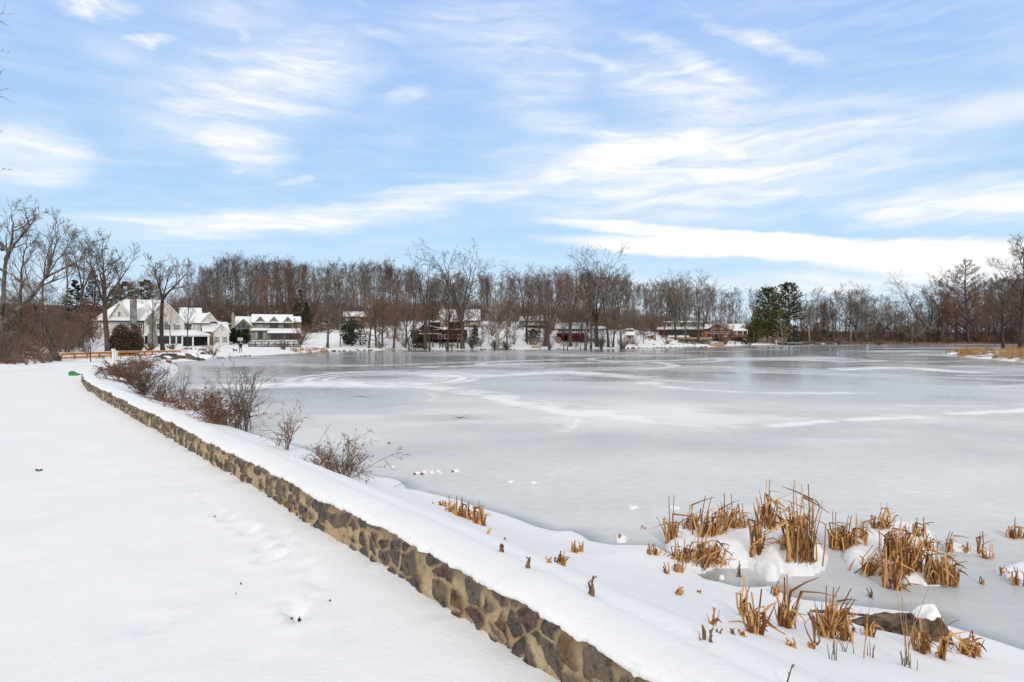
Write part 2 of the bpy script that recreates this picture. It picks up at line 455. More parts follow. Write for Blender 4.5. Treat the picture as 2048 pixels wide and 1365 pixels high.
# ------------------------------------------------------------------ the frozen lake
xs = axis(-16, 34, .14, 1.05, -120, 330)
ys = []; v = 2.6
while v < 260: ys.append(v); v += max(.05, .0052*v)
ys = np.array(ys)
X, Y = np.meshgrid(xs, ys); xr, yr = X.ravel(), Y.ravel()
drift = np.zeros(xr.shape)
wx = xr + (fbm(xr*.22, yr*.22, 41)-.5)*2.4; wy = yr + (fbm(xr*.22, yr*.22, 51)-.5)*2.4
def stroke(px_pts, w, k, soft=.85, ragged=.55, warp=.4):
    """a wind-blown streak of snow on the ice: plan polyline, width in metres"""
    global drift
    L = PL(px_pts)
    # round off the corners
    for _ in range(2):
        Q = [L[0]]
        for a, b in zip(L[:-1], L[1:]):
            Q += [(a[0]*.75+b[0]*.25, a[1]*.75+b[1]*.25), (a[0]*.25+b[0]*.75, a[1]*.25+b[1]*.75)]
        L = Q+[L[-1]]
    A = np.array(L); mg = 3*w+3
    m = (xr > A[:,0].min()-mg) & (xr < A[:,0].max()+mg) & (yr > A[:,1].min()-mg) & (yr < A[:,1].max()+mg)
    x = xr[m]*(1-warp)+wx[m]*warp; y = yr[m]*(1-warp)+wy[m]*warp
    d, _ = pl_dist(x, y, L)
    ww = 1.3*w*(.55+.9*fbm(x*.5, y*.5, 61))
    f = 1-sstep(ww*(1-soft), ww*(1+soft), d)
    f = f*(1-ragged+ragged*sstep(.25, .6, fbm(x*1.1, y*1.1, 71)))
    drift[m] = np.maximum(drift[m], k*f)
def ring(px, py, rx, w, k, a0=0, a1=360, sq=1.0):
    cx, cy = P(px, py); r = rx/F*cy
    c = [(cx+r*math.cos(R(a)), cy+r*sq*math.sin(R(a))) for a in np.linspace(a0, a1, 40)]
    global drift
    d, _ = pl_dist(xr*.9+wx*.1, yr*.9+wy*.1, c)
    drift = np.maximum(drift, k*(1-sstep(w*.4, w*1.4, d))*(.5+.5*sstep(.3, .55, fbm(xr*.8, yr*.8, 77))))
S = stroke
S([(470,772),(560,770),(640,769),(720,768),(800,771)], 1.9, .95)
S([(700,770),(800,773),(880,778),(950,788),(1000,798),(1060,812),(1120,822),(1180,832),(1300,842)], .65, .8)
S([(880,775),(960,784),(1020,798),(1090,808),(1180,820),(1260,836)], .9, .7)
S([(1080,802),(1150,808),(1230,826),(1290,844),(1350,850),(1450,854),(1540,852)], .45, .55)
S([(880,752),(960,753),(1040,749),(1100,745),(1180,747),(1260,754)], 1.3, .85)
S([(1100,748),(1200,752),(1330,762),(1420,767)], .8, .5)
S([(1400,720),(1300,722),(1180,726),(1040,728),(960,732),(860,734)], 1.1, .6)
S([(640,734),(760,731),(860,728),(960,724),(1100,720)], 1.1, .45)
S([(660,746),(800,742),(900,744)], .7, .5)
S([(1290,768),(1300,763),(1320,768),(1345,777),(1400,781),(1500,786),(1600,787),(1730,786)], .55, .8)
S([(1700,739),(1800,735),(1860,739),(1930,744)], 1.3, .95)
S([(1640,722),(1700,724),(1760,722)], .9, .7)
S([(1520,853),(1600,846),(1720,838),(1850,836),(1960,828),(2080,815)], .4, .85)
S([(1800,812),(1900,812),(2060,808)], .25, .6)
S([(1000,815),(1060,812),(1100,822),(1125,834),(1140,846),(1125,860),(1090,870)], .1, .55)
S([(1000,812),(1080,812),(1130,826),(1155,838),(1150,852),(1130,864)], .14, .7)
S([(780,816),(850,806),(872,798),(866,788),(840,784),(790,783)], .12, .6)
S([(790,812),(860,800),(882,793),(870,784),(820,780)], .10, .5)
S([(1090,878),(1150,884),(1250,898),(1330,908),(1420,914),(1520,912),(1600,906)], .035, .5)
S([(1640,868),(1700,860),(1800,856),(2060,858)], .06, .45)
S([(1060,958),(1100,948),(1165,938)], .05, .55)
S([(1290,858),(1400,868),(1480,876),(1560,875)], .1, .3)
S([(2060,716),(1960,720),(1900,724),(1800,724),(1720,720),(1660,716)], .6, .35)
S([(1760,769),(1860,772),(1980,776),(2060,770)], .6, .5, .9)
S([(1500,746),(1620,747),(1760,752),(1900,756),(2060,762)], .7, .45, .8)
ring(775, 757, 150, .42, .95, sq=1.15); ring(775, 757, 118, .28, .75, sq=1.15); ring(780, 757, 92, .2, .6, sq=1.1); ring(775, 756, 180, .5, .7, 120, 420, 1.2)
ring(1150, 729, 190, .8, .6, -60, 200); ring(1310, 719, 130, .8, .5)
for k in range(12):     # a line of tracks crossing the ice at the right
    S([(1918+k*15, 751.5), (1926+k*15, 751.5)], .14, .9, .5, 0, 0)
# patchy thin frost, streaked by the wind
fr = fbm(wx*.055, wy*.085, 81, 5)
frost = sstep(.42, .68, fr)*.5 + sstep(.35, .75, fbm(wx*.35+yr*.1, wy*.5, 91, 4))*.16
nearshore = sstep(118, 75, yr + (fbm(xr*.05, yr*.05, 95)-.5)*30)
frost = frost*(.55-.25*sstep(60, 25, yr)) + .10*nearshore
frost = frost + .33*sstep(60, 22, yr)*(.45+.95*fbm(wx*.16, wy*.26, 83, 4)) + .22*sstep(22, 12, yr) - .26*sstep(11.5, 8, yr)
frost = frost + .30*np.exp(-((xr-9)/13)**2-((yr-24)/6)**2)*sstep(.3, .6, fbm(xr*.3, yr*.5, 97, 4))
drift = np.clip(np.maximum(drift, frost*.6+drift*.75), 0, 1)
drift = np.maximum(drift, np.clip(frost, 0, .86))
dl, _ = pl_dist(xr, yr, LAKE, True)
drift = drift*sstep(.0, .5, dl)
im = grid_mesh('frozen_lake', xs, ys, np.zeros(xr.shape), [])
at = im.attributes.new('drift', 'FLOAT', 'POINT'); at.data.foreach_set('value', drift.astype(np.float32))
m, t, b = nodes('lake_ice')
a = N(t, 'ShaderNodeAttribute', attribute_name='drift')
tc = N(t, 'ShaderNodeTexCoord')
mp = N(t, 'ShaderNodeMapping', Scale=(1., 1.9, 1.)); t.links.new(tc.outputs['Object'], mp.inputs['Vector'])
n1 = N(t, 'ShaderNodeTexNoise', Scale=2.6, Detail=7., Roughness=.62); t.links.new(mp.outputs[0], n1.inputs['Vector'])
n2 = N(t, 'ShaderNodeTexNoise', Scale=.28, Detail=5.); t.links.new(mp.outputs[0], n2.inputs['Vector'])
k = mth(t, 'ADD', a.outputs['Fac'], mth(t, 'MULTIPLY', mth(t, 'SUBTRACT', n1.outputs['Fac'], .5), .42), True)
base = ramp(t, n2.outputs['Fac'], [(.3, (.24, .255, .26)), (.7, (.33, .345, .35))])
t.links.new(mixc(t, k, base, (.90, .91, .91)), b.inputs['Base Color'])
t.links.new(ramp(t, k, [(0, (.09,)*3), (.3, (.22,)*3), (.7, (.7,)*3)]), b.inputs['Roughness'])
t.links.new(ramp(t, k, [(0, (.5,)*3), (.6, (.12,)*3)]), b.inputs['Specular IOR Level'])
bp = N(t, 'ShaderNodeBump', Strength=.10, Distance=.003); n3 = N(t, 'ShaderNodeTexNoise', Scale=14., Detail=4.)
t.links.new(mp.outputs[0], n3.inputs['Vector']); t.links.new(n3.outputs['Fac'], bp.inputs['Height']); t.links.new(bp.outputs['Normal'], b.inputs['Normal'])
M['ice'] = m; im.materials.append(m)
ice = obj_from('frozen_lake', im); tag(ice, 'frozen lake with wind blown snow streaks', None, None, 'structure')
M['crack'] = pm('wet_crack', (.10, .11, .115), .5, .2)
def star(px, py, r, n, seed):
    rg = random.Random(seed); cx, cy = P(px, py); q = MB()
    for i in range(n):
        a = 2*math.pi*i/n+rg.uniform(-.35, .35); L = r*rg.uniform(.5, 1.1); pts = []
        for j in range(7):
            f = j/6; pts.append((cx+math.cos(a)*L*f+rg.uniform(-.03, .03)*L, cy+math.sin(a)*L*f+rg.uniform(-.03, .03)*L, .03*(1-f)**1.5*r*.5+.004))
        for p0, p1 in zip(pts[:-1], pts[1:]):
            ux, uy = p1[0]-p0[0], p1[1]-p0[1]; l = math.hypot(ux, uy)+1e-6; nx, ny = -uy/l, ux/l
            q.quad((p0[0]+nx*p0[2], p0[1]+ny*p0[2], .004), (p0[0]-nx*p0[2], p0[1]-ny*p0[2], .004), (p1[0]-nx*p1[2], p1[1]-ny*p1[2], .004), (p1[0]+nx*p1[2], p1[1]+ny*p1[2], .004))
    o = q.build('ice_crack', M['crack'])
    return tag(o, None, None, None, 'structure')
star(920, 836, 1.3, 9, 3); star(722, 794, 1.4, 6, 5)

# ------------------------------------------------------------------ the low fieldstone wall along the path
def resample(pts, step):
    out = [pts[0]]; acc = 0
    sm = pts
    for _ in range(2):
        Q = [sm[0]]
        for a, b in zip(sm[:-1], sm[1:]):
            Q += [(a[0]*.75+b[0]*.25, a[1]*.75+b[1]*.25), (a[0]*.25+b[0]*.75, a[1]*.25+b[1]*.75)]
        sm = Q+[sm[-1]]
    for a, b in zip(sm[:-1], sm[1:]):
        L = math.hypot(b[0]-a[0], b[1]-a[1]); n = 0
        while True:
            st = step(b[1])
            if acc+L-n >= st:
                n += st-acc; f = n/L; out.append((a[0]+(b[0]-a[0])*f, a[1]+(b[1]-a[1])*f)); acc = 0
            else: acc += L-n; break
    return out
WP = resample(WALL, lambda y: .016 if y < 9 else (.03 if y < 17 else .1))
A = np.array(WP); T = np.gradient(A, axis=0); T /= np.linalg.norm(T, axis=1)[:, None]
for _ in range(3):
    kk = np.ones(31)/31; T = np.stack([np.convolve(np.pad(T[:,c], 15, mode='edge'), kk, 'valid') for c in (0, 1)], 1)
T /= np.linalg.norm(T, axis=1)[:, None]
NR = np.stack([T[:,1], -T[:,0]], 1)                      # towards the lake
ul = np.concatenate([[0], np.cumsum(np.linalg.norm(np.diff(A, axis=0), axis=1))])
n = len(A)
pz = .9 - .55*sstep(46, 72, A[:,1])
top = pz + .365 + (fbm(ul*1.6, ul*0+3.3, 5, 3)-.5)*.075 + (fbm(ul*6, ul*0, 6, 2)-.5)*.025
def masonry(u, v, seed):
    """fieldstones set in wide mortar: relief, stone mask and a tone per stone"""
    wu = u + (fbm(u*3.1, v*3.1, seed, 4)-.5)*.22; wv = v + (fbm(u*3.1+9, v*3.1+4, seed+3, 4)-.5)*.16
    cw, ch = .24, .175
    gi, gj = np.floor(wu/cw).astype(np.int64), np.floor(wv/ch).astype(np.int64)
    d1 = np.full(u.shape, 9.); d2 = np.full(u.shape, 9.); ci = np.zeros(u.shape, np.int64); cj = ci.copy()
    for di in (-2, -1, 0, 1, 2):
        for dj in (-2, -1, 0, 1, 2):
            i_, j_ = gi+di, gj+dj
            qx = (i_+.5+(_h(i_, j_, seed+11)-.5)*.95)*cw; qy = (j_+.5+(_h(i_, j_, seed+12)-.5)*.9)*ch
            d = np.hypot(wu-qx, (wv-qy)*1.2)*(1.12-.30*_h(i_, j_, seed+13))
            k = d < d1
            d2 = np.where(k, d1, np.minimum(d2, d)); ci = np.where(k, i_, ci); cj = np.where(k, j_, cj); d1 = np.where(k, d, d1)
    tone, big, here = _h(ci, cj, seed+14), _h(ci, cj, seed+15), _h(ci, cj, seed+16)
    rag = (fbm(u*12, v*12, seed+5, 5)-.5)*.085
    e = (d2-d1)-(.010+.055*big*big)+rag
    m_ = sstep(0, .016, e)*(here > .14)
    m_ = m_*(1-sstep(.50, .54, v+(fbm(u*3, v*0, seed+6, 3)-.5)*.09))
    rel = m_*(.012+.032*big) + m_*(fbm(u*11, v*11, seed+7, 4)-.5)*.045 + (1-m_)*(fbm(u*5, v*5, seed+8, 4)-.5)*.03 + (fbm(u*30, v*30, seed+9, 3)-.5)*.008
    return rel, m_, tone
NV = 34
rows = []      # (offset across, height, u, v, stone, tone)
one = np.ones(n)
for v in np.linspace(0, 1, NV):
    vm = -.12 + v*(.365+.12); z = pz-.12 + (top-pz+.12)*v
    rel, m_, tn = masonry(ul, one*(vm+.16), 40)
    rows.append((.01-rel-.025*(1-v)+.05*max(0, (v-.88)/.12)**2, z, m_, tn, vm+.16))
rows.append((one*.48, top, one*0, one*.5, .55))
for v in np.linspace(0, 1, 9):
    z = top*(1-v)+(pz-.75)*v; rel, m_, tn = masonry(ul+40, one*(.53-v*.9), 70)
    rows.append((.5+rel, z, m_, tn, .53-v*.9))
K = len(rows)
co = np.zeros((n, K, 3)); st = np.zeros((n, K)); to = np.zeros((n, K)); uv = np.zeros((n, K, 2))
for k, (o_, z_, m_, tn, vv) in enumerate(rows):
    co[:,k,0] = A[:,0]+NR[:,0]*o_; co[:,k,1] = A[:,1]+NR[:,1]*o_; co[:,k,2] = z_; st[:,k] = m_; to[:,k] = tn; uv[:,k,0] = ul; uv[:,k,1] = vv
i = np.arange((n-1)*(K-1)); r, c = i//(K-1), i % (K-1); a = r*K+c
wm = fast_mesh('stone_wall', co.reshape(-1, 3), np.stack([a, a+1, a+K+1, a+K], 1)[:, ::-1], [], True)
for nm, val in (('stone', st), ('tone', to)):
    at = wm.attributes.new(nm, 'FLOAT', 'POINT'); at.data.foreach_set('value', val.ravel().astype(np.float32))
ul_ = wm.uv_layers.new(name='along'); li = np.zeros(len(wm.loops), np.int32); wm.loops.foreach_get('vertex_index', li)
ul_.data.foreach_set('uv', uv.reshape(-1, 2)[li].astype(np.float32).ravel())
m, t, b = nodes('fieldstone_masonry'); b.inputs['Roughness'].default_value = .93; b.inputs['Specular IOR Level'].default_value = .25
uvn = N(t, 'ShaderNodeUVMap', uv_map='along')
sa_ = N(t, 'ShaderNodeAttribute', attribute_name='stone'); ta_ = N(t, 'ShaderNodeAttribute', attribute_name='tone')
fn = N(t, 'ShaderNodeTexNoise', Scale=30., Detail=7., Roughness=.7); t.links.new(uvn.outputs[0], fn.inputs['Vector'])
wn = N(t, 'ShaderNodeTexNoise', Scale=9., Detail=6., Roughness=.65); t.links.new(uvn.outputs[0], wn.inputs['Vector'])
mn = N(t, 'ShaderNodeTexNoise', Scale=3.2, Detail=6., Roughness=.6); t.links.new(uvn.outputs[0], mn.inputs['Vector'])
sx = t.nodes.new('ShaderNodeSeparateXYZ'); t.links.new(uvn.outputs[0], sx.inputs[0])
sc_ = ramp(t, ta_.outputs['Fac'], [(0, (.052, .045, .038)), (.24, (.10, .083, .062)), (.42, (.15, .115, .078)), (.56, (.095, .048, .04)), (.68, (.066, .06, .053)), (.82, (.16, .078, .035)), (.90, (.13, .10, .072))])
t.nodes[-1].color_ramp.interpolation = 'CONSTANT'
sc2 = mixc(t, ramp(t, fn.outputs['Fac'], [(.42, (0,)*3), (.68, (.75,)*3)]), sc_, (.21, .185, .155))
sc2 = mixc(t, ramp(t, wn.outputs['Fac'], [(.38, (.8,)*3), (.50, (0,)*3)]), sc2, (.026, .024, .024))
mc = ramp(t, mn.outputs['Fac'], [(.28, (.33, .235, .13)), (.5, (.52, .395, .24)), (.74, (.63, .51, .35))])
mc = mixc(t, ramp(t, fn.outputs['Fac'], [(.45, (0,)*3), (.72, (.55,)*3)]), mc, (.2, .14, .08))
mc = mixc(t, ramp(t, wn.outputs['Fac'], [(.34, (.7,)*3), (.46, (0,)*3)]), mc, (.17, .12, .07))
dirt = mth(t, 'SUBTRACT', 1., ramp(t, mth(t, 'ADD', sx.outputs[1], mth(t, 'MULTIPLY', mth(t, 'SUBTRACT', mn.outputs['Fac'], .5), .22)), [(.40, (1,)*3), (.53, (0,)*3)]))
mc = mixc(t, mth(t, 'MULTIPLY', dirt, .75), mc, (.135, .092, .055))
smear = ramp(t, mth(t, 'ADD', mth(t, 'MULTIPLY', mn.outputs['Fac'], .5), mth(t, 'MULTIPLY', wn.outputs['Fac'], .5)), [(.40, (1,)*3), (.60, (.92,)*3)])
t.links.new(mixc(t, mth(t, 'MULTIPLY', sa_.outputs['Fac'], smear), mc, sc2), b.inputs['Base Color'])
bp = N(t, 'ShaderNodeBump', Strength=.9, Distance=.02)
t.links.new(mth(t, 'ADD', fn.outputs['Fac'], mth(t, 'MULTIPLY', wn.outputs['Fac'], .8)), bp.inputs['Height']); t.links.new(bp.outputs['Normal'], b.inputs['Normal'])
wm.materials.append(m)
wall = obj_from('stone_wall', wm)
tag(wall, 'low fieldstone wall with tan mortar curving along the snowy path', 'stone wall')
# its blanket of snow
prf = [(.035, -.02), (.022, .022), (.045, .055), (.11, .076), (.25, .09), (.38, .085), (.47, .07), (.53, .03), (.54, -.06), (.50, -.14)]
tail = [(.66, .86), (.76, .66), (.88, .42), (1.0, .20), (1.12, .07), (1.24, .005), (1.42, -.25)]      # near the camera it runs out level into the snow of the bank
K = len(prf)+len(tail); co = np.zeros((n, K, 3))
topS = np.convolve(np.pad(top, 40, mode='edge'), np.ones(81)/81, 'valid')
bl = sstep(15.5, 12.5, A[:,1]); swell = .85+.5*(fbm(ul*.8, ul*0+1, 19, 3)-.3)
for k, (o_, z_) in enumerate(prf):
    w1 = (fbm(ul*2.2+k*.13, ul*0+k*.4, 15, 4)-.5)
    w2 = (fbm(ul*9+k*.5, ul*0+k*.9, 17, 3)-.5); w3 = (fbm(ul*28+k, ul*0+k*.7, 18, 2)-.5)
    off = o_ + (w1*.10+w2*.04+w3*.02 if k < 3 else w1*.05*(1-bl*(k > 6)))
    zz = (top if k < 2 else topS) + z_*swell + w2*.010
    if k == len(prf)-4: zk = zz.copy()
    if k > len(prf)-4:      # back edge: near the camera replaced by the run-out
        zf = zk - .012*(k-len(prf)+4); off = off*(1-bl)+bl*(.47+.03*(k-len(prf)+4)); zz = zz*(1-bl)+bl*zf
    co[:,k,0] = A[:,0]+NR[:,0]*off; co[:,k,1] = A[:,1]+NR[:,1]*off; co[:,k,2] = zz
zl = co[:,len(prf)-1,2]
for j, (o_, w_) in enumerate(tail):
    k = len(prf)+j; off = o_*bl+.50*(1-bl)
    X_, Y_ = A[:,0]+NR[:,0]*off, A[:,1]+NR[:,1]*off
    g = H(X_, Y_); zz = (g+(zl-g)*w_ if w_ > 0 else g-.05)*bl + (zl-.03*(j+1))*(1-bl)
    co[:,k,0] = X_; co[:,k,1] = Y_; co[:,k,2] = zz
i = np.arange((n-1)*(K-1)); r, c = i//(K-1), i % (K-1); a = r*K+c
sm_ = fast_mesh('snow_cap', co.reshape(-1, 3), np.stack([a, a+1, a+K+1, a+K], 1)[:, ::-1], [M['snow']], True)
obj_from('snow_cap', sm_, wall)

# ------------------------------------------------------------------ trees
def rotdir(d, ang, az):
    d = Vector(d); a = d.orthogonal().normalized(); b = d.cross(a)
    return (d*math.cos(ang) + (a*math.cos(az)+b*math.sin(az))*math.sin(ang)).normalized()
def limb(rg, p, d, L, r0, r1, n, wob, up):
    p = Vector(p); d = Vector(d).normalized(); pts = [p.copy()]; rad = [r0]
    for i in range(n):
        d = (d + Vector((rg.gauss(0, wob), rg.gauss(0, wob), rg.gauss(0, wob)*.6+up))).normalized()
        p = p + d*(L/n); pts.append(p.copy()); rad.append(r0+(r1-r0)*(i+1)/n)
    return pts, rad
def along(poly, t):
    pts, rad = poly; f = t*(len(pts)-1); i = min(int(f), len(pts)-2); g = f-i
    return pts[i].lerp(pts[i+1], g), (pts[i+1]-pts[i]).normalized(), rad[i]+(rad[i+1]-rad[i])*g
STY = {
 'forest': dict(split=.24, lead=1, nl=11, ang=(20, 46), llen=.36, prof='top', up=.10, n=(7, 5, 4), wob=.09, rat=.52),
 'slim':   dict(split=.34, lead=1, nl=9, ang=(20, 40), llen=.27, prof='top', up=.12, n=(6, 5, 4), wob=.09, rat=.55),
 'round':  dict(split=.22, lead=1, nl=14, ang=(35, 65), llen=.42, prof='round', up=.07, n=(7, 6, 4), wob=.10, rat=.52),
 'vase':   dict(split=.27, lead=0, nf=4, ang=(14, 34), up=.05, n=(9, 6, 4), wob=.10, rat=.5),
 'tall':   dict(split=.40, lead=0, nf=3, ang=(8, 26), up=.06, n=(9, 6, 4), wob=.09, rat=.42),
 'cone':   dict(split=.12, lead=1, nl=22, ang=(50, 68), llen=.36, prof='cone', up=.05, n=(7, 5, 3), wob=.06, rat=.42),
 'gnarl':  dict(split=.22, lead=0, nf=4, ang=(30, 58), up=.08, n=(7, 6, 4), wob=.20, rat=.5),
 'cypress':dict(split=.10, lead=1, nl=46, ang=(58, 78), llen=.40, prof='cone', up=.06, n=(10, 7, 0), wob=.05, rat=.34),
 'low':    dict(split=.10, lead=1, nl=16, ang=(45, 80), llen=.42, prof='round', up=.06, n=(7, 6, 4), wob=.12, rat=.5),
}
def tree_polys(rg, h, r, sty, lean=(0, 0), **kw):
    S_ = dict(STY[sty]); S_.update(kw)
    T_, C_ = [], []
    nk = 9; ht = h*.96 if S_['lead'] else h*S_['split']
    d0 = Vector((lean[0], lean[1], 1)).normalized()
    pts, rad = limb(rg, (0, 0, -.25), d0, ht+.25, r, r*(.12 if S_['lead'] else .72), nk, .035, .03 if S_['lead'] else 0)
    rad[0] *= 1.35
    trunk = (pts, rad); T_.append(trunk)
    L1 = []
    if S_['lead']:
        for i in range(S_['nl']):
            u = (i+.5+rg.uniform(-.3, .3))/S_['nl']; tt = S_['split']+(.97-S_['split'])*u
            p, d, rr = along(trunk, min(.99, tt))
            pf = {'cone': (1-u)**.8+.08, 'round': math.sin(math.pi*(.18+.78*u))**.8, 'top': .55+.6*math.sin(math.pi*min(1, u*1.05)) if u < .9 else .5}[S_['prof']]
            L = S_['llen']*h*pf*rg.uniform(.75, 1.2)
            a = R(rg.uniform(*S_['ang']))*(1-.25*u)
            dd = rotdir(d, a, i*2.4+rg.uniform(-.4, .4))
            L1.append(limb(rg, p, dd, L, min(rr*.62, L*.028+.015), .018, 6, S_['wob'], S_['up']))
    else:
        nf = S_['nf']; a0 = rg.uniform(0, 6)
        for i in range(nf):
            p, d, rr = along(trunk, rg.uniform(.86, 1))
            a = R(rg.uniform(*S_['ang'])); dd = rotdir(d, a, a0+i*6.283/nf+rg.uniform(-.3, .3))
            L = (h-ht)*rg.uniform(.82, 1.02)/max(.6, math.cos(a))*.95
            L1.append(limb(rg, p, dd, L, r*rg.uniform(.42, .6), .02, 8, S_['wob'], S_['up']))
        for i in range(S_.get('low', 3)):   # a few low limbs
            p, d, rr = along(trunk, rg.uniform(.6, .95))
            dd = rotdir(d, R(rg.uniform(50, 75)), rg.uniform(0, 6.28))
            L1.append(limb(rg, p, dd, (h-ht)*rg.uniform(.35, .5), r*.22, .015, 6, S_['wob'], S_['up']))
    T_ += L1
    def kids(poly, L, lev):
        out = []
        nn = S_['n'][lev]
        for i in range(nn):
            tt = .22+.78*(i+rg.uniform(.2, .9))/nn
            p, d, rr = along(poly, min(.99, tt))
            LL = L*S_['rat']*(1.12-.6*tt)*rg.uniform(.7, 1.3)
            dd = rotdir(d, R(rg.uniform(28, 62)), rg.uniform(0, 6.28))
            r0 = max(RM, min(rr*.65, LL*.03+.006))
            out.append((limb(rg, p, dd, LL, r0, RM*.7, 4 if lev == 0 else (3 if lev == 1 else 2), S_['wob']*1.2, S_['up']*.8), LL))
        return out
    RM = kw.get('rmin', .011)
    for poly in L1:
        L = sum((b-a).length for a, b in zip(poly[0][:-1], poly[0][1:]))
        for c1, l1 in kids(poly, L, 0):
            C_.append((c1, 4))
            for c2, l2 in kids(c1, l1, 1):
                C_.append((c2, 3))
                if S_['n'][2]:
                    for c3, l3 in kids(c2, l2, 2): C_.append((c3, 3))
    return T_, C_

def tree_meshes(seed, h, r, sty, bark, twig, lean=(0, 0), **kw):
    rg = random.Random(seed); T_, C_ = tree_polys(rg, h, r, sty, lean, **kw)
    a = MB()
    for i, (p, q) in enumerate(T_): a.tube(p, q, 8 if i == 0 else 5)
    c = MB()
    for (p, q), k in C_: c.tube(p, q, k, cap=False)
    return a.mesh('trunk', bark, True), c.mesh('crown', twig, False)

PROTO = {}
def proto(key, *args, **kw):
    if key not in PROTO: PROTO[key] = tree_meshes(*args, **kw)
    return PROTO[key]
def put_tree(name, meshes, loc, s, rz, label, cat='tree', group=None):
    e = empty(name, loc, label, cat, group, rz, s)
    obj_from('trunk', meshes[0], e); obj_from('crown', meshes[1], e)
    return e
def z_top(py, d): return CAMZ-(py-HY)/F*d
def conifer_meshes(seed, h, w, mat, bark, base=.08, droop=-.15, top_round=0, nwh=26, dens=9, qs=1.45):
    rg = random.Random(seed); a = MB(); c = MB()
    tp, tr = limb(rg, (0, 0, -.25), (0, 0, 1), h+.1, .018*h, .02, 8, .015, 0); a.tube(tp, tr, 7)
    for i in range(nwh):
        u = (i+.5)/nwh; z = h*(base+(1-base)*u)
        L0 = w*((1-u)**.85*(1-top_round)+top_round*math.sqrt(max(0, 1-(u*1.02)**2)))+.12
        for j in range(7):
            if rg.random() < .12: continue
            az = rg.uniform(0, 6.283); L = L0*rg.uniform(.6, 1.15)
            d = Vector((math.cos(az), math.sin(az), droop+.5*u))
            q = limb(rg, (0, 0, z+rg.uniform(-.2, .2)), d, L, .02+.004*h*(1-u), .008, 4, .08, .03)
            a.tube(q[0], q[1], 3, cap=False)
            for k in range(dens):
                p, dd, _ = along(q, rg.uniform(.25, 1))
                s = rg.uniform(.16, .34)*(.6+h*.035)*qs
                v = Vector((dd.x+rg.gauss(0, .5), dd.y+rg.gauss(0, .5), dd.z+rg.gauss(-.1, .35))).normalized()
                side = v.orthogonal().normalized(); side = (side*math.cos(k)+v.cross(side)*math.sin(k))*s*.28
                e = p+v*s
                c.quad(tuple(p-side*.4), tuple(p+v*s*.5-side), tuple(e), tuple(p+v*s*.5+side))
    return a.mesh('trunk', bark, True), c.mesh('crown', mat, False)

def leafclump_meshes(seed, blobs, n, size, mat, bark, stems, stem_r=.08):
    """leafy evergreen: leaf clumps spread through several uneven volumes on bare stems"""
    rg = random.Random(seed); a = MB(); c = MB()
    for (sx, sy, tx, ty, h) in stems:
        q = limb(rg, (sx, sy, -.2), (tx-sx, ty-sy, h), math.sqrt((tx-sx)**2+(ty-sy)**2+h*h)+.2, stem_r, stem_r*.3, 5, .05, .02); a.tube(q[0], q[1], 5)
    tot = sum(b[3]*b[4]*b[5] for b in blobs)
    for (bx, by, bz, rx, ry, rz) in blobs:
        for _ in range(int(n*rx*ry*rz/tot)):
            v = Vector((rg.gauss(0, 1), rg.gauss(0, 1), rg.gauss(0, 1))).normalized()*(rg.random()**.28)
            if vnoise(np.array([v.x*2.2+bx]), np.array([v.z*2.2+v.y*1.7+by]), 3)[0] < .30: continue
            p = Vector((bx+v.x*rx, by+v.y*ry, bz+v.z*rz))
            d = (v+Vector((rg.gauss(0, .7), rg.gauss(0, .7), rg.gauss(-.25, .5)))).normalized()
            s = size*rg.uniform(.6, 1.4); sd = d.orthogonal().normalized(); k = rg.uniform(0, 6.28)
            sd = (sd*math.cos(k)+d.cross(sd)*math.sin(k))*s*.3
            c.quad(tuple(p-sd*.3), tuple(p+d*s*.5-sd), tuple(p+d*s), tuple(p+d*s*.5+sd))
    return a.mesh('stem', bark, True), c.mesh('foliage', mat, False)

def shrub_mb(seed, h, spread, ns, leaves=0, arch=0., rm=.005, n=(5, 4), lsize=.05, lm=1):
    rg = random.Random(seed); a = MB(); lv = MB()
    for i in range(ns):
        az = rg.uniform(0, 6.283); tilt = rg.uniform(.05, 1)*spread
        d = Vector((math.cos(az)*tilt, math.sin(az)*tilt, 1)).normalized()
        L = h*rg.uniform(.6, 1.1)*math.sqrt(1+tilt*tilt*.6)
        q = limb(rg, (rg.gauss(0, .05)*spread*h, rg.gauss(0, .05)*spread*h, -.1), d, L, rm*rg.uniform(1.8, 3.2), rm, 6, .10, -arch)
        a.tube(q[0], q[1], 4, cap=False)
        for j in range(n[0]):
            p, dd, rr = along(q, rg.uniform(.2, .98)); l1 = L*rg.uniform(.18, .42)
            c1 = limb(rg, p, rotdir(dd, R(rg.uniform(25, 65)), rg.uniform(0, 6.28)), l1, rr*.7, rm*.7, 3, .13, .03-arch*.6)
            a.tube(c1[0], c1[1], 3, cap=False)
            for k in range(n[1]):
                p2, d2, r2 = along(c1, rg.uniform(.2, .98))
                c2 = limb(rg, p2, rotdir(d2, R(rg.uniform(25, 70)), rg.uniform(0, 6.28)), l1*rg.uniform(.25, .5), rm*.7, rm*.5, 2, .15, 0)
                a.tube(c2[0], c2[1], 3, cap=False)
                for _ in range(leaves):
                    p3, d3, _r = along(c2, rg.random())
                    v = Vector((rg.gauss(0, 1), rg.gauss(0, 1), rg.gauss(-.4, 1))).normalized(); s = lsize*rg.uniform(.5, 1.3)
                    sd = v.orthogonal().normalized()*s*.35
                    lv.quad(tuple(p3), tuple(p3+v*s*.5-sd), tuple(p3+v*s), tuple(p3+v*s*.5+sd))
    return a, lv
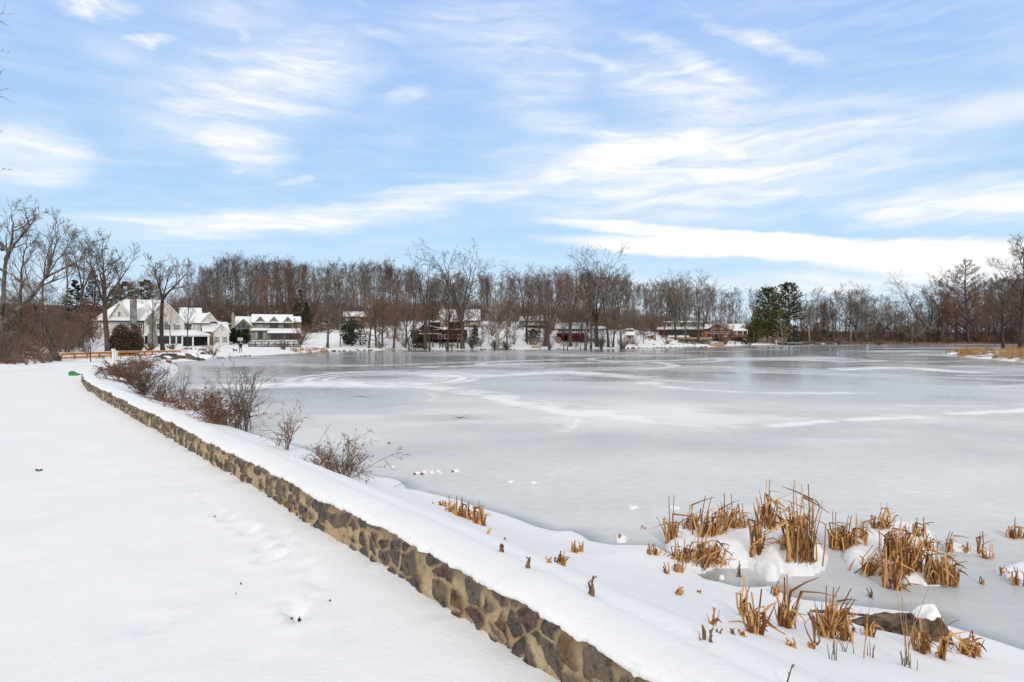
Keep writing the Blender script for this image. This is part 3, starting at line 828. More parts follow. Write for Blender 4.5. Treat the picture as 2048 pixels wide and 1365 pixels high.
def put_shrub(name, seed, loc, h, spread, ns, mat, label, cat='shrub', leafmat=None, group=None, **kw):
    a, lv = shrub_mb(seed, h, spread, ns, **kw)
    e = empty(name, loc, label, cat, group)
    a.build('branches', mat, e)
    if lv.f: lv.build('foliage', leafmat, e)
    return e

# ---- the trees one can tell apart: photo bearing, distance, top, character, bark, twig, girth, lean, label
tree_list = [
 (163, 86, 453, 'tall', 'bark', 'twig', .24, (0,0), 'tall straight bare tree left of the forked maple, beyond the orange bridge'),
 (215, 80, 474, 'vase', 'bark', 'twig_dark', .34, (.02,0), 'large bare maple with wide forked crown just left of the round vine covered bush'),
 (326, 95, 508, 'vase', 'bark_dark', 'twig', .34, (-.03,0), 'bare tree forking high, standing in front of the beige house porch'),
 (376, 160, 530, 'slim', 'bark', 'twig', .18, (0,0), 'lone slim bare tree rising behind the roof of the beige house'),
 (655, 125, 570, 'round', 'bark_lichen', 'twig_grey', .30, (0,0), 'broad grey bare tree with a full rounded crown right of the sage green house'),
 (681, 131, 556, 'slim', 'bark_pale', 'twig_grey', .16, (-.02,0), 'slim pale trunked tree in front of the dark hollies'),
 (738, 128, 560, 'tall', 'bark_lichen', 'twig_grey', .26, (-.05,0), 'grey tree whose leaning fork carries snow, right of the dark hollies'),
 (765, 136, 596, 'low', 'bark', 'twig_gold', .3, (0,0), 'golden twigged willow on the far shore left of the dark brown house'),
 (752, 133, 612, 'low', 'bark', 'twig_gold', .2, (-.08,0), 'smaller golden brown willow leaning left beside the larger willow'),
 (787, 130, 560, 'tall', 'bark_lichen', 'twig', .27, (-.09,0), 'left leaning tree with smooth grey trunk just right of the golden willow'),
 (811, 130, 580, 'tall', 'bark_lichen', 'twig', .24, (-.11,0), 'left leaning tree with grey trunk in front of the snowy roof end'),
 (818, 125, 606, 'gnarl', 'bark', 'twig_rust', .12, (0,0), 'small reddish tree splitting into a V at the waterline'),
 (826, 140, 570, 'slim', 'bark', 'twig', .24, (0,0), 'upright trunk standing before the left gable of the dark brown house'),
 (851, 129, 512, 'tall', 'bark', 'twig_dark', .42, (.0,0), 'thick trunked tall tree in front of the dark brown house, left of a thinner trunk'),
 (859, 125, 566, 'slim', 'bark', 'twig', .22, (.01,0), 'medium trunk at the shore just right of the thick trunked tall tree'),
 (866, 134, 574, 'slim', 'bark_dark', 'twig', .13, (.02,0), 'thin dark trunk before the middle of the dark brown house'),
 (894, 128, 548, 'tall', 'bark', 'twig', .28, (0,0), 'sturdy tree beside the black rail fence on the far shore'),
 (897, 125, 586, 'slim', 'bark_dark', 'twig', .10, (.10,0), 'thin curved tree leaning right beside the sturdy tree at the rail fence'),
 (904, 125, 580, 'slim', 'bark_dark', 'twig', .10, (.04,0), 'thin dark sapling between the rail fence and the tallest tree'),
 (915, 130, 545, 'slim', 'bark', 'twig', .2, (.0,0), 'upright trunk directly left of the tallest tree on the far shore'),
 (925, 130, 491, 'vase', 'bark', 'twig_dark', .52, (-.02,0), 'tallest tree of the far shore with a huge open crown above the woods'),
 (944, 127, 650, 'low', 'bark_dark', 'twig_dark', .08, (0,0), 'dense low dark shrubby tree at the waterline left of the pale sycamore'),
 (994, 127, 558, 'cone', 'bark_pale', 'twig_pale', .34, (0,0), 'pale sycamore with a straight trunk and many spreading branches'),
 (1014, 130, 600, 'round', 'bark', 'twig', .26, (0,0), 'brown bare tree partly hidden right of the pale sycamore'),
 (1053, 146, 540, 'vase', 'bark_dark', 'twig', .33, (0,0), 'dark tree forking low on the snowy slope left of the twin trunks'),
 (1092, 140, 541, 'vase', 'bark', 'twig', .62, (0,0), 'massive multi stemmed tree beside the round barrel sauna'),
 (1099, 127, 566, 'slim', 'bark', 'twig', .26, (0,0), 'straight trunk at the waterline in front of the massive multi stemmed tree'),
 (1127, 127, 640, 'slim', 'bark_dark', 'twig', .08, (-.04,0), 'thin sapling in front of the barrel sauna'),
 (1135, 127, 622, 'slim', 'bark_dark', 'twig', .10, (0,0), 'thin straight sapling right of the barrel sauna'),
 (1141, 140, 528, 'tall', 'bark', 'twig', .44, (0,0), 'stout tree in front of the white lodge with red basement'),
 (1161, 128, 640, 'slim', 'bark_dark', 'twig', .08, (-.06,0), 'left leaning sapling before the red deck of the white lodge'),
 (1171, 126, 556, 'tall', 'bark_lichen', 'twig', .32, (-.02,0), 'mossy leaning tree at the waterline before the right end of the red deck'),
 (1182, 137, 560, 'slim', 'bark', 'twig', .26, (0,0), 'bare upright trunk right of the mossy leaning tree'),
 (1194, 141, 508, 'vase', 'bark_dark', 'twig_dark', .48, (0,0), 'second tallest far shore tree with a wide crown above the white shed wall'),
 (1203, 126, 645, 'gnarl', 'bark_dark', 'twig_dark', .10, (0,0), 'small shrubby tree in front of the blank snowy roof at the waterline'),
 (1217, 140, 556, 'slim', 'bark', 'twig', .30, (0,0), 'plain trunk standing left of a reddish trunk on the snowy rise'),
 (1226, 141, 580, 'slim', 'bark', 'twig_rust', .24, (0,0), 'reddish trunked tree on the snowy rise'),
 (1243, 129, 548, 'round', 'bark_lichen', 'twig_grey', .30, (0,0), 'grey green barked tree with a bush at its foot left of the little shed'),
 (1310, 166, 600, 'low', 'bark', 'twig', .26, (0,0), 'lone bare tree on the open snowy lawn in front of the brown wood shed'),
 (1328, 180, 590, 'round', 'bark_lichen', 'twig', .26, (-.06,0), 'tree with twin leaning stems before the left end of the cream house'),
 (1351, 176, 560, 'tall', 'bark_dark', 'twig', .30, (0,0), 'dark straight trunk in front of the cream house, left of the lichen tree'),
 (1372, 172, 548, 'vase', 'bark_lichen', 'twig_grey', .38, (0,0), 'lichen covered tree with a green grey crown before the cream house'),
 (1398, 176, 556, 'tall', 'bark', 'twig_grey', .32, (0,0), 'tree at the right end of the cream house deck'),
 (1406, 177, 566, 'vase', 'bark_lichen', 'twig_grey', .34, (0,0), 'lichen tree between the cream house and the red house'),
 (1438, 182, 640, 'low', 'bark', 'twig_rust', .10, (0,0), 'small bare ornamental tree in front of the red house'),
 (1507, 186, 600, 'slim', 'bark_lichen', 'twig_grey', .16, (0,0), 'slim tree at the left edge of the evergreen grove'),
 (1565, 184.5, 624, 'cone', 'bark_pale', 'twig_pale', .13, (0,0), 'small pale bare tree at the waterline in front of the evergreen grove'),
 (1619, 206, 590, 'tall', 'bark_pale', 'twig_grey', .26, (-.12,0), 'pale trunk leaning left beside the dock'),
 (1712, 203, 576, 'vase', 'bark', 'twig_grey', .34, (0,0), 'double trunked tree at the waterline right of the dock'),
 (1701, 204, 600, 'slim', 'bark_pale', 'twig_grey', .2, (-.08,0), 'grey trunk leaning away left of the double trunked tree'),
 (1823, 203, 640, 'gnarl', 'bark_pale', 'twig_pale', .2, (-.05,0), 'short twisted pale tree stump with few branches on the right far shore'),
 (1858, 204, 553, 'gnarl', 'bark_dark', 'twig_dark', .34, (0,0), 'gnarled spreading tree left of the russet cypress'),
 (1884, 205, 560, 'round', 'bark', 'twig_rust', .3, (0,0), 'brown tree squeezed between the gnarled tree and the russet cypress'),
 (1937, 203, 508, 'cypress', 'bark', 'twig_rust', .42, (0,0), 'russet feathery bald cypress with a broad cone at the right'),
 (2006, 127, 556, 'round', 'bark_dark', 'twig', .3, (-.03,0), 'bare tree with stubby trunk left of the biggest right hand tree'),
 (2041, 124, 500, 'round', 'bark_dark', 'twig_dark', .42, (-.01,0), 'biggest right hand tree with a dark trunk on the grassy spit'),
 (2110, 135, 505, 'round', 'bark', 'twig', .4, (0,0), 'bare tree cut by the right edge, behind the grassy spit'),
]
uniq = {163, 163, 215, 326, 655, 925, 994, 1194, 1092, 1937, 2041, 2006, 1858, 851}
for k, (px, d, top, sty, bk, tw, r, ln, lab) in enumerate(tree_list):
    x = (px-CX)/F*d; z = max(.05, hz(x, d))
    h = z_top(top, d)-z
    kw = dict(rmin=.012+d*.00007)
    if sty == 'cypress': kw.update(n=(14, 9, 2), rmin=.034)
    if px in uniq or ln != (0, 0):
        if px in (2041, 2006, 215, 326): kw['n'] = (8, 7, 5)
        if px in (655, 765): kw['n'] = (8, 7, 5)
        if px == 215: kw.update(split=.46, ang=(8, 30), nf=5, low=0)
        if px == 326: kw.update(split=.54, ang=(10, 32), low=0)
        if px in (925, 1194): kw.update(ang=(8, 27), nf=5, low=1)
        if px == 163: kw.update(split=.5, low=0)
        me = tree_meshes(500+px, h, r, sty, M[bk], M[tw], ln, **kw); s = 1
    else:
        v = k % 2
        me = proto((sty, bk, tw, v), 900+k, 16, .28, sty, M[bk], M[tw], (0, 0), rmin=.02)
        s = (max(r/.28, h/16*.6), max(r/.28, h/16*.6), h/16) if sty in ('slim', 'tall') else (h/16, h/16, h/16)
    put_tree('tree', me, (x, d, z), s, (k*1.7) % 6.28 if px not in uniq else 0, lab)

# ---- the group of near trees on the left
def custom_tree(px, d, top, polyline, r0, bark, twig, seed, lab, kidsn=(11, 7, 4), rat=.36, extra=()):
    """a tree whose trunk bends as a given polyline of (photo bearing, height above its foot)"""
    rg = random.Random(seed); x0 = (px-CX)/F*d; z0 = max(.05, hz(x0, d))
    T_, C_ = [], []
    for line, rr0 in [(polyline, r0)] + list(extra):
        pts = [Vector(((a-CX)/F*d-x0, dy, z_top(b_, d)-z0)) for (a, b_, dy) in line]
        pts = [p for p in pts]
        sm = pts
        for _ in range(2):
            Q = [sm[0]]
            for a, b_ in zip(sm[:-1], sm[1:]): Q += [a.lerp(b_, .25), a.lerp(b_, .75)]
            sm = Q+[sm[-1]]
        n_ = len(sm); sm = [p+Vector((rg.gauss(0, .04), rg.gauss(0, .04), 0)) for p in sm]
        T_.append((sm, [rr0*(1-.93*i/(n_-1)) for i in range(n_)]))
    for poly in T_:
        L = sum((b-a).length for a, b in zip(poly[0][:-1], poly[0][1:]))
        kd = kidsn if poly[1][0] > .05 else (7, 3, 1); L = L if poly[1][0] > .05 else L*.62
        for i in range(kd[0]):
            tt = .3+.7*(i+rg.random())/kd[0]; p, dd, rr = along(poly, min(.99, tt))
            l1 = L*rat*(1.15-.75*tt)*rg.uniform(.6, 1.25)
            c1 = limb(rg, p, rotdir(dd, R(rg.uniform(22, 60)), rg.uniform(0, 6.28)), l1, rr*.6, min(.02, rr*.4), 6, .11, .07); C_.append((c1, 4))
            for j in range(kd[1]):
                p, dd, rr = along(c1, rg.uniform(.2, .99)); l2 = l1*rg.uniform(.25, .55)
                c2 = limb(rg, p, rotdir(dd, R(rg.uniform(22, 60)), rg.uniform(0, 6.28)), l2, max(.014, rr*.6), .012, 4, .12, .05); C_.append((c2, 3))
                for q in range(kd[2]):
                    p, dd, rr = along(c2, rg.uniform(.2, .99))
                    C_.append((limb(rg, p, rotdir(dd, R(rg.uniform(22, 60)), rg.uniform(0, 6.28)), l2*rg.uniform(.3, .55), .012, .008, 2, .12, .03), 3))
    a = MB(); c = MB()
    for (p, q) in T_: a.tube(p, q, 9)
    for (p, q), k in C_: c.tube(p, q, k, cap=False)
    e = empty('tree', (x0, d, z0), lab, 'tree'); a.build('trunk', bark, e, smooth=True); c.build('crown', twig, e)
    return e
custom_tree(-32, 58, 440, [(-32,720,0),(-2,655,.2),(28,617,.4),(60,588,.6),(84,556,.4),(100,520,.2),(108,496,0),(120,472,0)], .26, M['bark_lichen'], M['twig_grey'], 11,
    'lichen covered tree leaning far to the right over the brown thicket', extra=[([(84,556,.4),(112,535,.8),(140,520,1.2),(158,505,1.5)], .12), ([(60,588,.6),(75,540,1.5),(95,500,2),(118,470,2)], .1)])
custom_tree(4, 60, 400, [(4,720,0),(4,620,0),(4,540,.2),(14,490,.4),(20,455,.4),(16,430,.4)], .27, M['bark_lichen'], M['twig_grey'], 12,
    'tall grey tree at the left edge with two upswept tops', extra=[([(6,520,.2),(26,480,.5),(44,450,.8),(58,428,1)], .15), ([(4,500,.2),(-22,460,.4),(-40,420,.6)], .2)])
custom_tree(116, 62, 600, [(116,724,0),(106,700,0),(94,668,0),(78,634,0),(66,608,0)], .42, M['bark_dark'], M['twig'], 13,
    'thick dark trunk leaning left behind the left end of the orange bridge', kidsn=(16, 9, 5))
custom_tree(-70, 36, -40, [(-70,760,0),(-72,500,0),(-66,250,0),(-60,100,.3),(-50,-60,.5)], .22, M['bark'], M['twig_grey'], 14,
    'bare tree just off the left edge reaching a few twigs into the sky', kidsn=(20, 6, 3), rat=.16,
    extra=[([(-64,205,0),(-20,192,-.4),(30,186,-.6)], .022), ([(-66,268,0),(-20,266,-.3),(18,270,-.5)], .026), ([(-68,352,0),(-20,348,-.2),(34,343,-.4)], .024), ([(-60,110,0),(-20,105,-.3),(32,112,-.5)], .022)])
custom_tree(88, 74, 430, [(88,716,0),(86,640,0),(82,570,.2),(88,525,.3),(96,490,.3)], .17, M['bark'], M['twig'], 15, 'upright bare tree behind the leaning lichen covered tree', kidsn=(16, 7, 4), rat=.3)
custom_tree(128, 96, 452, [(128,714,0),(130,640,0),(134,565,.2),(128,520,.3),(132,480,.3)], .16, M['bark'], M['twig'], 16, 'bare tree far back left of the dark spruce', kidsn=(16, 7, 4), rat=.3)
custom_tree(40, 82, 470, [(40,716,0),(44,640,0),(38,560,.2),(46,505,.3),(52,470,.3)], .22, M['bark_dark'], M['twig_dark'], 17, 'dark bare tree deep in the thicket below the two upswept tops', kidsn=(18, 8, 4), rat=.3)

# evergreens
def put_con(px, d, top, base_w, lab, seed, mat='needle', **kw):
    x = (px-CX)/F*d; z = max(.05, hz(x, d)); h = z_top(top, d)-z
    me = conifer_meshes(seed, h, base_w, M[mat], M['bark_dark'], **kw)
    return put_tree('evergreen_tree', me, (x, d, z), 1, 0, lab, 'evergreen')
put_con(150, 110, 562, 3.6, 'dark spruce in the left woods behind the tall straight tree', 31, dens=14)
put_con(186, 128, 540, 2.8, 'thin open spruce left of the beige house roof', 32, base=.35, dens=7)
put_con(185, 122, 636, 2.0, 'very dark evergreen against the left corner of the beige house', 33, dens=16)
put_con(250, 150, 566, 5.0, 'soft green pine behind the left chimney of the beige house', 34, 'needle_olive', top_round=.6, dens=16, qs=2.1)
put_con(292, 152, 562, 4.6, 'soft green pine behind the middle of the beige house roof', 35, 'needle_olive', top_round=.6, dens=16, qs=2.1)
put_con(232, 165, 580, 4.2, 'olive pine half hidden behind the big bare maple', 36, 'needle_olive', top_round=.6, dens=14, qs=2.1)
put_con(600, 190, 580, 3.4, 'dark evergreen up on the wooded hill right of the sage green house', 39, dens=12)
put_con(613, 182, 606, 2.6, 'lower dark evergreen on the hill below the taller one', 40, dens=12)
put_con(950, 138, 652, 1.4, 'dark evergreen at the right corner of the dark brown house', 41, dens=14)
put_con(1066, 150, 660, 2.4, 'snow dusted evergreen shrub on the slope right of the low forked tree', 43, top_round=.8, base=.02, dens=14)
put_con(1340, 190, 622, 3.2, 'olive evergreen above the left end of the cream house roof', 44, 'needle_olive', top_round=.5, dens=12)
put_con(1536, 202, 580, 6.4, 'left pine of the pair towering over the evergreen grove', 45, 'needle_olive', base=.42, droop=.12, top_round=.9, dens=17, qs=2.1, nwh=22)
put_con(1578, 204, 568, 6.2, 'right pine of the pair, tallest above the evergreen grove', 46, 'needle_olive', base=.36, droop=.12, top_round=.85, dens=17, qs=2.1, nwh=24)
put_con(1590, 190, 652, 2.6, 'low drooping evergreen beside the dock', 47, top_round=.5, base=.02, dens=18)
put_con(838, 131, 672, 1.8, 'low spreading evergreen below the left gable of the dark brown house', 48, top_round=.6, base=.02, dens=16)
for i, (px, w, lab) in enumerate([(467, .95, 'narrow clipped arborvitae left of the basketball hoop'), (477, .8, 'narrow clipped arborvitae behind the basketball hoop'), (491, 1.05, 'widest clipped arborvitae right of the basketball hoop')]):
    x = (px-CX)/F*134; z = hz(x, 134)
    me = conifer_meshes(60+i, z_top([660, 664, 662][i], 134)-z, w*1.2, M['needle'], M['bark_dark'], base=.01, droop=.5, top_round=.85, nwh=30, dens=16)
    put_tree('arborvitae', me, (x, 134, z), 1, 0, lab, 'evergreen')

# evergreen grove at the dock
def put_leafy(name, px, d, blobs, n, size, stems, lab, seed, cat='evergreen', mat='leaf_green', bark='wood_tan', sr=.07):
    x = (px-CX)/F*d; z = max(.03, hz(x, d)); me = leafclump_meshes(seed, blobs, n, size, M[mat], M[bark], stems, sr)
    e = empty(name, (x, d, z), lab, cat); obj_from('stem', me[0], e); obj_from('foliage', me[1], e); return e
rg = random.Random(5)
def stems(n, w, h): return [(rg.uniform(-w, w), rg.uniform(-1, 1), rg.uniform(-w, w)*1.1, rg.uniform(-1, 1), h*rg.uniform(.6, 1)) for _ in range(n)]
put_leafy('evergreen_tree', 1528, 187, [(-.4,0,7.6,3.3,2.4,3.2),(-1.8,0,4.6,2.8,2.2,2.8),(1.2,.3,5.,2.8,2.3,2.8),(.3,0,9.4,2.0,1.8,1.7)], 5200, .55, stems(16, 2.6, 6), 'large dark glossy evergreen forming the left half of the grove', 71)
put_leafy('evergreen_tree', 1560, 188, [(0,0,7.2,2.6,2.2,3.0),(1.3,0,4.6,2.3,2.,2.6),(-1.3,0,4.4,2.3,2.,2.4),(.7,0,9.2,1.6,1.5,1.4)], 4300, .55, stems(18, 2.4, 5.5), 'dark glossy evergreen with yellowed leaves forming the right half of the grove', 72)
put_leafy('evergreen_shrub', 1501, 188, [(0,0,3.6,1.6,1.4,2.6),(.3,0,1.8,1.8,1.5,1.8)], 1700, .5, stems(6, 1.2, 4), 'olive yellow bushy evergreen at the left foot of the grove', 73, mat='needle_olive')
put_leafy('bush', 254, 82, [(0,0,2.2,1.95,1.6,2.1),(-.4,0,1.4,1.95,1.6,1.5),(.6,-.2,1.5,1.6,1.5,1.6)], 17000, .2, stems(40, 1.3, 3.9), 'round brown vine covered bush in front of the beige house', 74, 'bush', 'vine_brown', 'bark_dark', .04)
put_leafy('beech_tree', 179, 104, [(0,0,5.4,1.6,1.4,2.2),(-.7,0,3.,1.9,1.6,2.),(.6,0,1.8,1.5,1.4,1.6)], 2600, .24, stems(5, .6, 6), 'young beech holding rust brown leaves left of the beige house', 75, 'tree', 'leaf_rust', 'bark', .06)
put_leafy('beech_tree', 160, 100, [(0,0,3.2,1.8,1.4,1.8),(-.9,0,1.6,1.7,1.4,1.4)], 1500, .22, stems(5, .6, 4), 'lower rust leaved beech nearer the orange bridge', 76, 'tree', 'leaf_rust', 'bark', .06)
for px, d, w, lab in [(1372, 168, 1.9, 'low dark green shrub under the lichen covered tree at the cream house'), (1404, 170, 1.8, 'low dark green shrub under the tree at the right end of the cream house deck'), (1493, 178, 1.2, 'small olive evergreen shrub below the little white house')]:
    put_leafy('evergreen_shrub', px, d, [(-w*.5,0,.5,w*.7,.9,.6),(w*.45,0,.45,w*.7,.9,.55)], 500, .35, [(0,0,.2,0,.6)], lab, 77+px, 'shrub', 'leaf_green', 'bark')

put_leafy('holly', 712, 134, [(0,0,4.2,1.7,1.5,2.6),(-1.2,0,2.2,1.4,1.4,1.8),(1.2,0,1.8,1.3,1.4,1.6)], 1700, .36, stems(6, 1.2, 5), 'dark holly mass hung with snow behind the snow bearing fork', 401, 'evergreen', 'needle', 'bark_dark')
put_leafy('holly', 696, 137, [(0,0,2.6,1.5,1.4,2.2),(.4,0,1.2,1.6,1.4,1.2)], 1700, .4, stems(4, .8, 3.5), 'shorter dark holly left of the dark holly mass', 402, 'evergreen', 'needle', 'bark_dark')
# ---- woods on the hill: the nearest trees one by one, the rest as one mass
prof_x = [-400,0,150,395,412,450,520,600,700,760,800,850,950,1050,1180,1240,1300,1340,1400,1500,1530,1600,1650,1700,1740,1800,1850,1900,2000,2100,2500]
prof_y = [470,555,575,565,522,512,514,524,527,517,532,546,547,546,540,556,566,556,576,590,578,590,582,580,590,592,584,578,562,540,520]
def ptop(px): return float(np.interp(px, prof_x, prof_y))
def zone(px):
    for lim, w in [(200, 'left of the beige house'), (400, 'behind the beige house'), (620, 'above the sage green house'), (820, 'behind the golden willow'), (1000, 'above the dark brown house'),
                   (1260, 'above the white lodge'), (1500, 'above the cream and red houses'), (1610, 'behind the evergreen grove')]:
        if px < lim: return w
    return 'right of the dock'
rg = random.Random(77)
PR = {}
for i, (sty, bk, tw, n_) in enumerate([('forest','bark','twig',(7,5,4)),('slim','bark','twig_dark',(7,5,4)),('forest','bark_dark','twig_dark',(7,5,4)),('tall','bark','twig',(8,5,4)),
        ('slim','bark_lichen','twig_grey',(7,5,4)),('round','bark','twig',(7,6,4)),('low','bark_dark','twig',(7,6,4)),('low','bark','twig_grey',(7,6,4)),('round','bark','twig_rust',(7,6,4)),('forest','bark_pale','twig_grey',(7,5,4))]):
    PR[i] = tree_meshes(300+i, 18, .17, sty, M[bk], M[tw], (0, 0), n=n_, rmin=.017)
def wood_row(n, d0, d1, u0, u1, off0, off1, protos, word, hmin=4):
    for i in range(n):
        px = u0+(u1-u0)*(i+rg.uniform(.1, .9))/n; d = rg.uniform(d0, d1)
        x = (px-CX)/F*d; z = hz(x, d)
        if z < .1: continue
        h = z_top(ptop(px)+rg.uniform(off0, off1), d)-z
        if h < hmin: h = hmin+rg.random()*2
        s = h/18; wd = s*rg.uniform(.85, 1.15)
        put_tree('woodland_tree', PR[rg.choice(protos)], (x, d, z-.1), (wd, wd, s), rg.uniform(0, 6.28), 'bare woodland tree %s %s' % (word, zone(px)), 'tree', 'woodland trees %s %s' % (word, zone(px)))
wood_row(66, 228, 248, 380, 1330, 2, 20, (0,1,2,3,1,2), 'on the ridge')
wood_row(46, 196, 214, 330, 1500, 18, 48, (0,2,3,5,8,1), 'halfway down the hill')
wood_row(40, 170, 190, 400, 1300, 40, 85, (5,6,7,8,6), 'at the foot of the hill')
wood_row(40, 205, 222, 1590, 2240, -4, 30, (0,1,3,4,5,9,7), 'on the far shore')
wood_row(26, 206, 216, 1600, 2240, 30, 62, (5,6,7,6,8), 'low on the far shore')
PR[10] = tree_meshes(320, 18, .15, 'round', M['bark'], M['twig'], (0, 0), n=(7, 6, 4), rmin=.018, split=.38)
PR[11] = tree_meshes(321, 18, .15, 'round', M['bark'], M['twig_grey'], (0, 0), n=(7, 6, 4), rmin=.018, split=.42)
wood_row(24, 130, 158, 750, 1300, 44, 92, (10, 11), 'behind the shore')
wood_row(34, 138, 170, 745, 1300, 58, 104, (5,6,7,8,6), 'in the yards')
wood_row(12, 215, 230, 1330, 1600, -4, 12, (0,1,2), 'on the ridge')
wood_row(18, 112, 160, 0, 400, -8, 30, (0,2,3,5,1), 'in the woods')
wood_row(20, 62, 98, -240, 190, 30, 95, (5,6,7,6,8,2), 'in the near thicket')

def arr(mb): return np.array(mb.v), np.array([f for f in mb.f if len(f) == 4], np.int32)
def merged(name, variants, places, mats, kind='stuff', label=None):
    V, Fc, Mi, o = [], [], [], 0
    for (k, x, y, z, sx, sz, rz, mi) in places:
        v, f = variants[k]; c, s = math.cos(rz), math.sin(rz)
        q = np.stack([(v[:,0]*c-v[:,1]*s)*sx+x, (v[:,0]*s+v[:,1]*c)*sx+y, v[:,2]*sz+z], 1)
        V.append(q); Fc.append(f+o); Mi.append(np.full(len(f), mi)); o += len(v)
    me = fast_mesh(name, np.concatenate(V), np.concatenate(Fc), mats, False, np.concatenate(Mi))
    ob = obj_from(name, me); return tag(ob, label, None, None, kind)
cheap = []
for i in range(5):
    T_, C_ = tree_polys(random.Random(40+i), 18, .16, ('forest', 'slim', 'round', 'low', 'slim')[i], n=(6, 6, 0), rmin=.026)
    a = MB()
    for p, q in T_: a.tube(p, q, 4, cap=False)
    for (p, q), k in C_: a.tube(p[::2] if len(p) > 4 else p, q[::2] if len(q) > 4 else q, 3, cap=False)
    cheap.append(arr(a))
pl = []
def fplace(n, d0, d1, u0, u1, off0, off1, ks):
    for i in range(n):
        px = rg.uniform(u0, u1); d = rg.uniform(d0, d1); x = (px-CX)/F*d; z = hz(x, d)
        if z < .1: continue
        h = max(3, z_top(ptop(px)+rg.uniform(off0, off1), d)-z); s = h/18
        pl.append((rg.choice(ks), x, d, z, s*rg.uniform(.8, 1.1), s, rg.uniform(0, 6.28), rg.choice((0, 1, 1, 2))))
fplace(230, 250, 300, 370, 1350, 2, 26, (0,1,4)); fplace(170, 180, 250, 380, 1560, 34, 92, (2,3,0)); fplace(110, 235, 300, 1300, 2300, 2, 30, (0,1,4)); fplace(210, 207, 270, 1600, 2300, 22, 78, (2,3,3)); fplace(70, 250, 290, 370, 1500, 40, 70, (2,3))
fplace(50, 130, 200, -100, 420, 10, 60, (0,2,3)); fplace(40, 75, 130, -260, 190, 60, 120, (2,3))
merged('distant_woods', cheap, pl, [M['twig'], M['twig_dark'], M['twig_rust']], label='dense distant bare woods behind the nearer trees')
bush = []
for i in range(4):
    a, _ = shrub_mb(70+i, 2.2, 1.0, 16, rm=.012, n=(4, 3)); bush.append(arr(a))
pl = []
def bplace(n, d0, d1, u0, u1, s0, s1, mi=(0, 1, 2)):
    for i in range(n):
        px = rg.uniform(u0, u1); d = rg.uniform(d0, d1); x = (px-CX)/F*d; z = hz(x, d)
        if z < .15: continue
        s = rg.uniform(s0, s1); pl.append((rg.randrange(4), x, d, z, s, s*rg.uniform(.8, 1.3), rg.uniform(0, 6.28), rg.choice(mi)))
bplace(110, 206, 226, 1600, 2300, .4, 2.4); bplace(40, 210, 240, 1600, 2300, 2.0, 3.6); bplace(50, 202, 207, 1600, 2300, .3, 1.2, (0, 2, 3)); bplace(170, 178, 215, 500, 1500, 1.0, 2.2); bplace(260, 190, 262, 330, 1500, 1.2, 2.9); bplace(70, 130, 172, 770, 1290, .35, 1.0); bplace(24, 150, 180, 1290, 1500, .3, .7); bplace(60, 118, 160, 60, 200, .9, 1.8); bplace(40, 140, 175, 330, 470, .8, 1.6)
merged('undergrowth', bush, pl, [M['twig'], M['twig_dark'], M['twig_rust'], M['twig_grey']], label='brown leafless undergrowth beneath the woods')
pl = []
bplace(46, 50, 75, -250, 112, .3, 1.5, (0, 1, 3, 3, 2)); bplace(44, 74, 110, -250, 175, .7, 2.1, (0, 1, 3, 3, 2)); bplace(26, 48, 56, -120, 100, .2, .5, (2, 3, 0))
merged('thicket_undergrowth', bush, pl, [M['twig'], M['twig_dark'], M['twig_rust'], M['twig_grey']], label='tangled brown thicket along the left edge of the path')
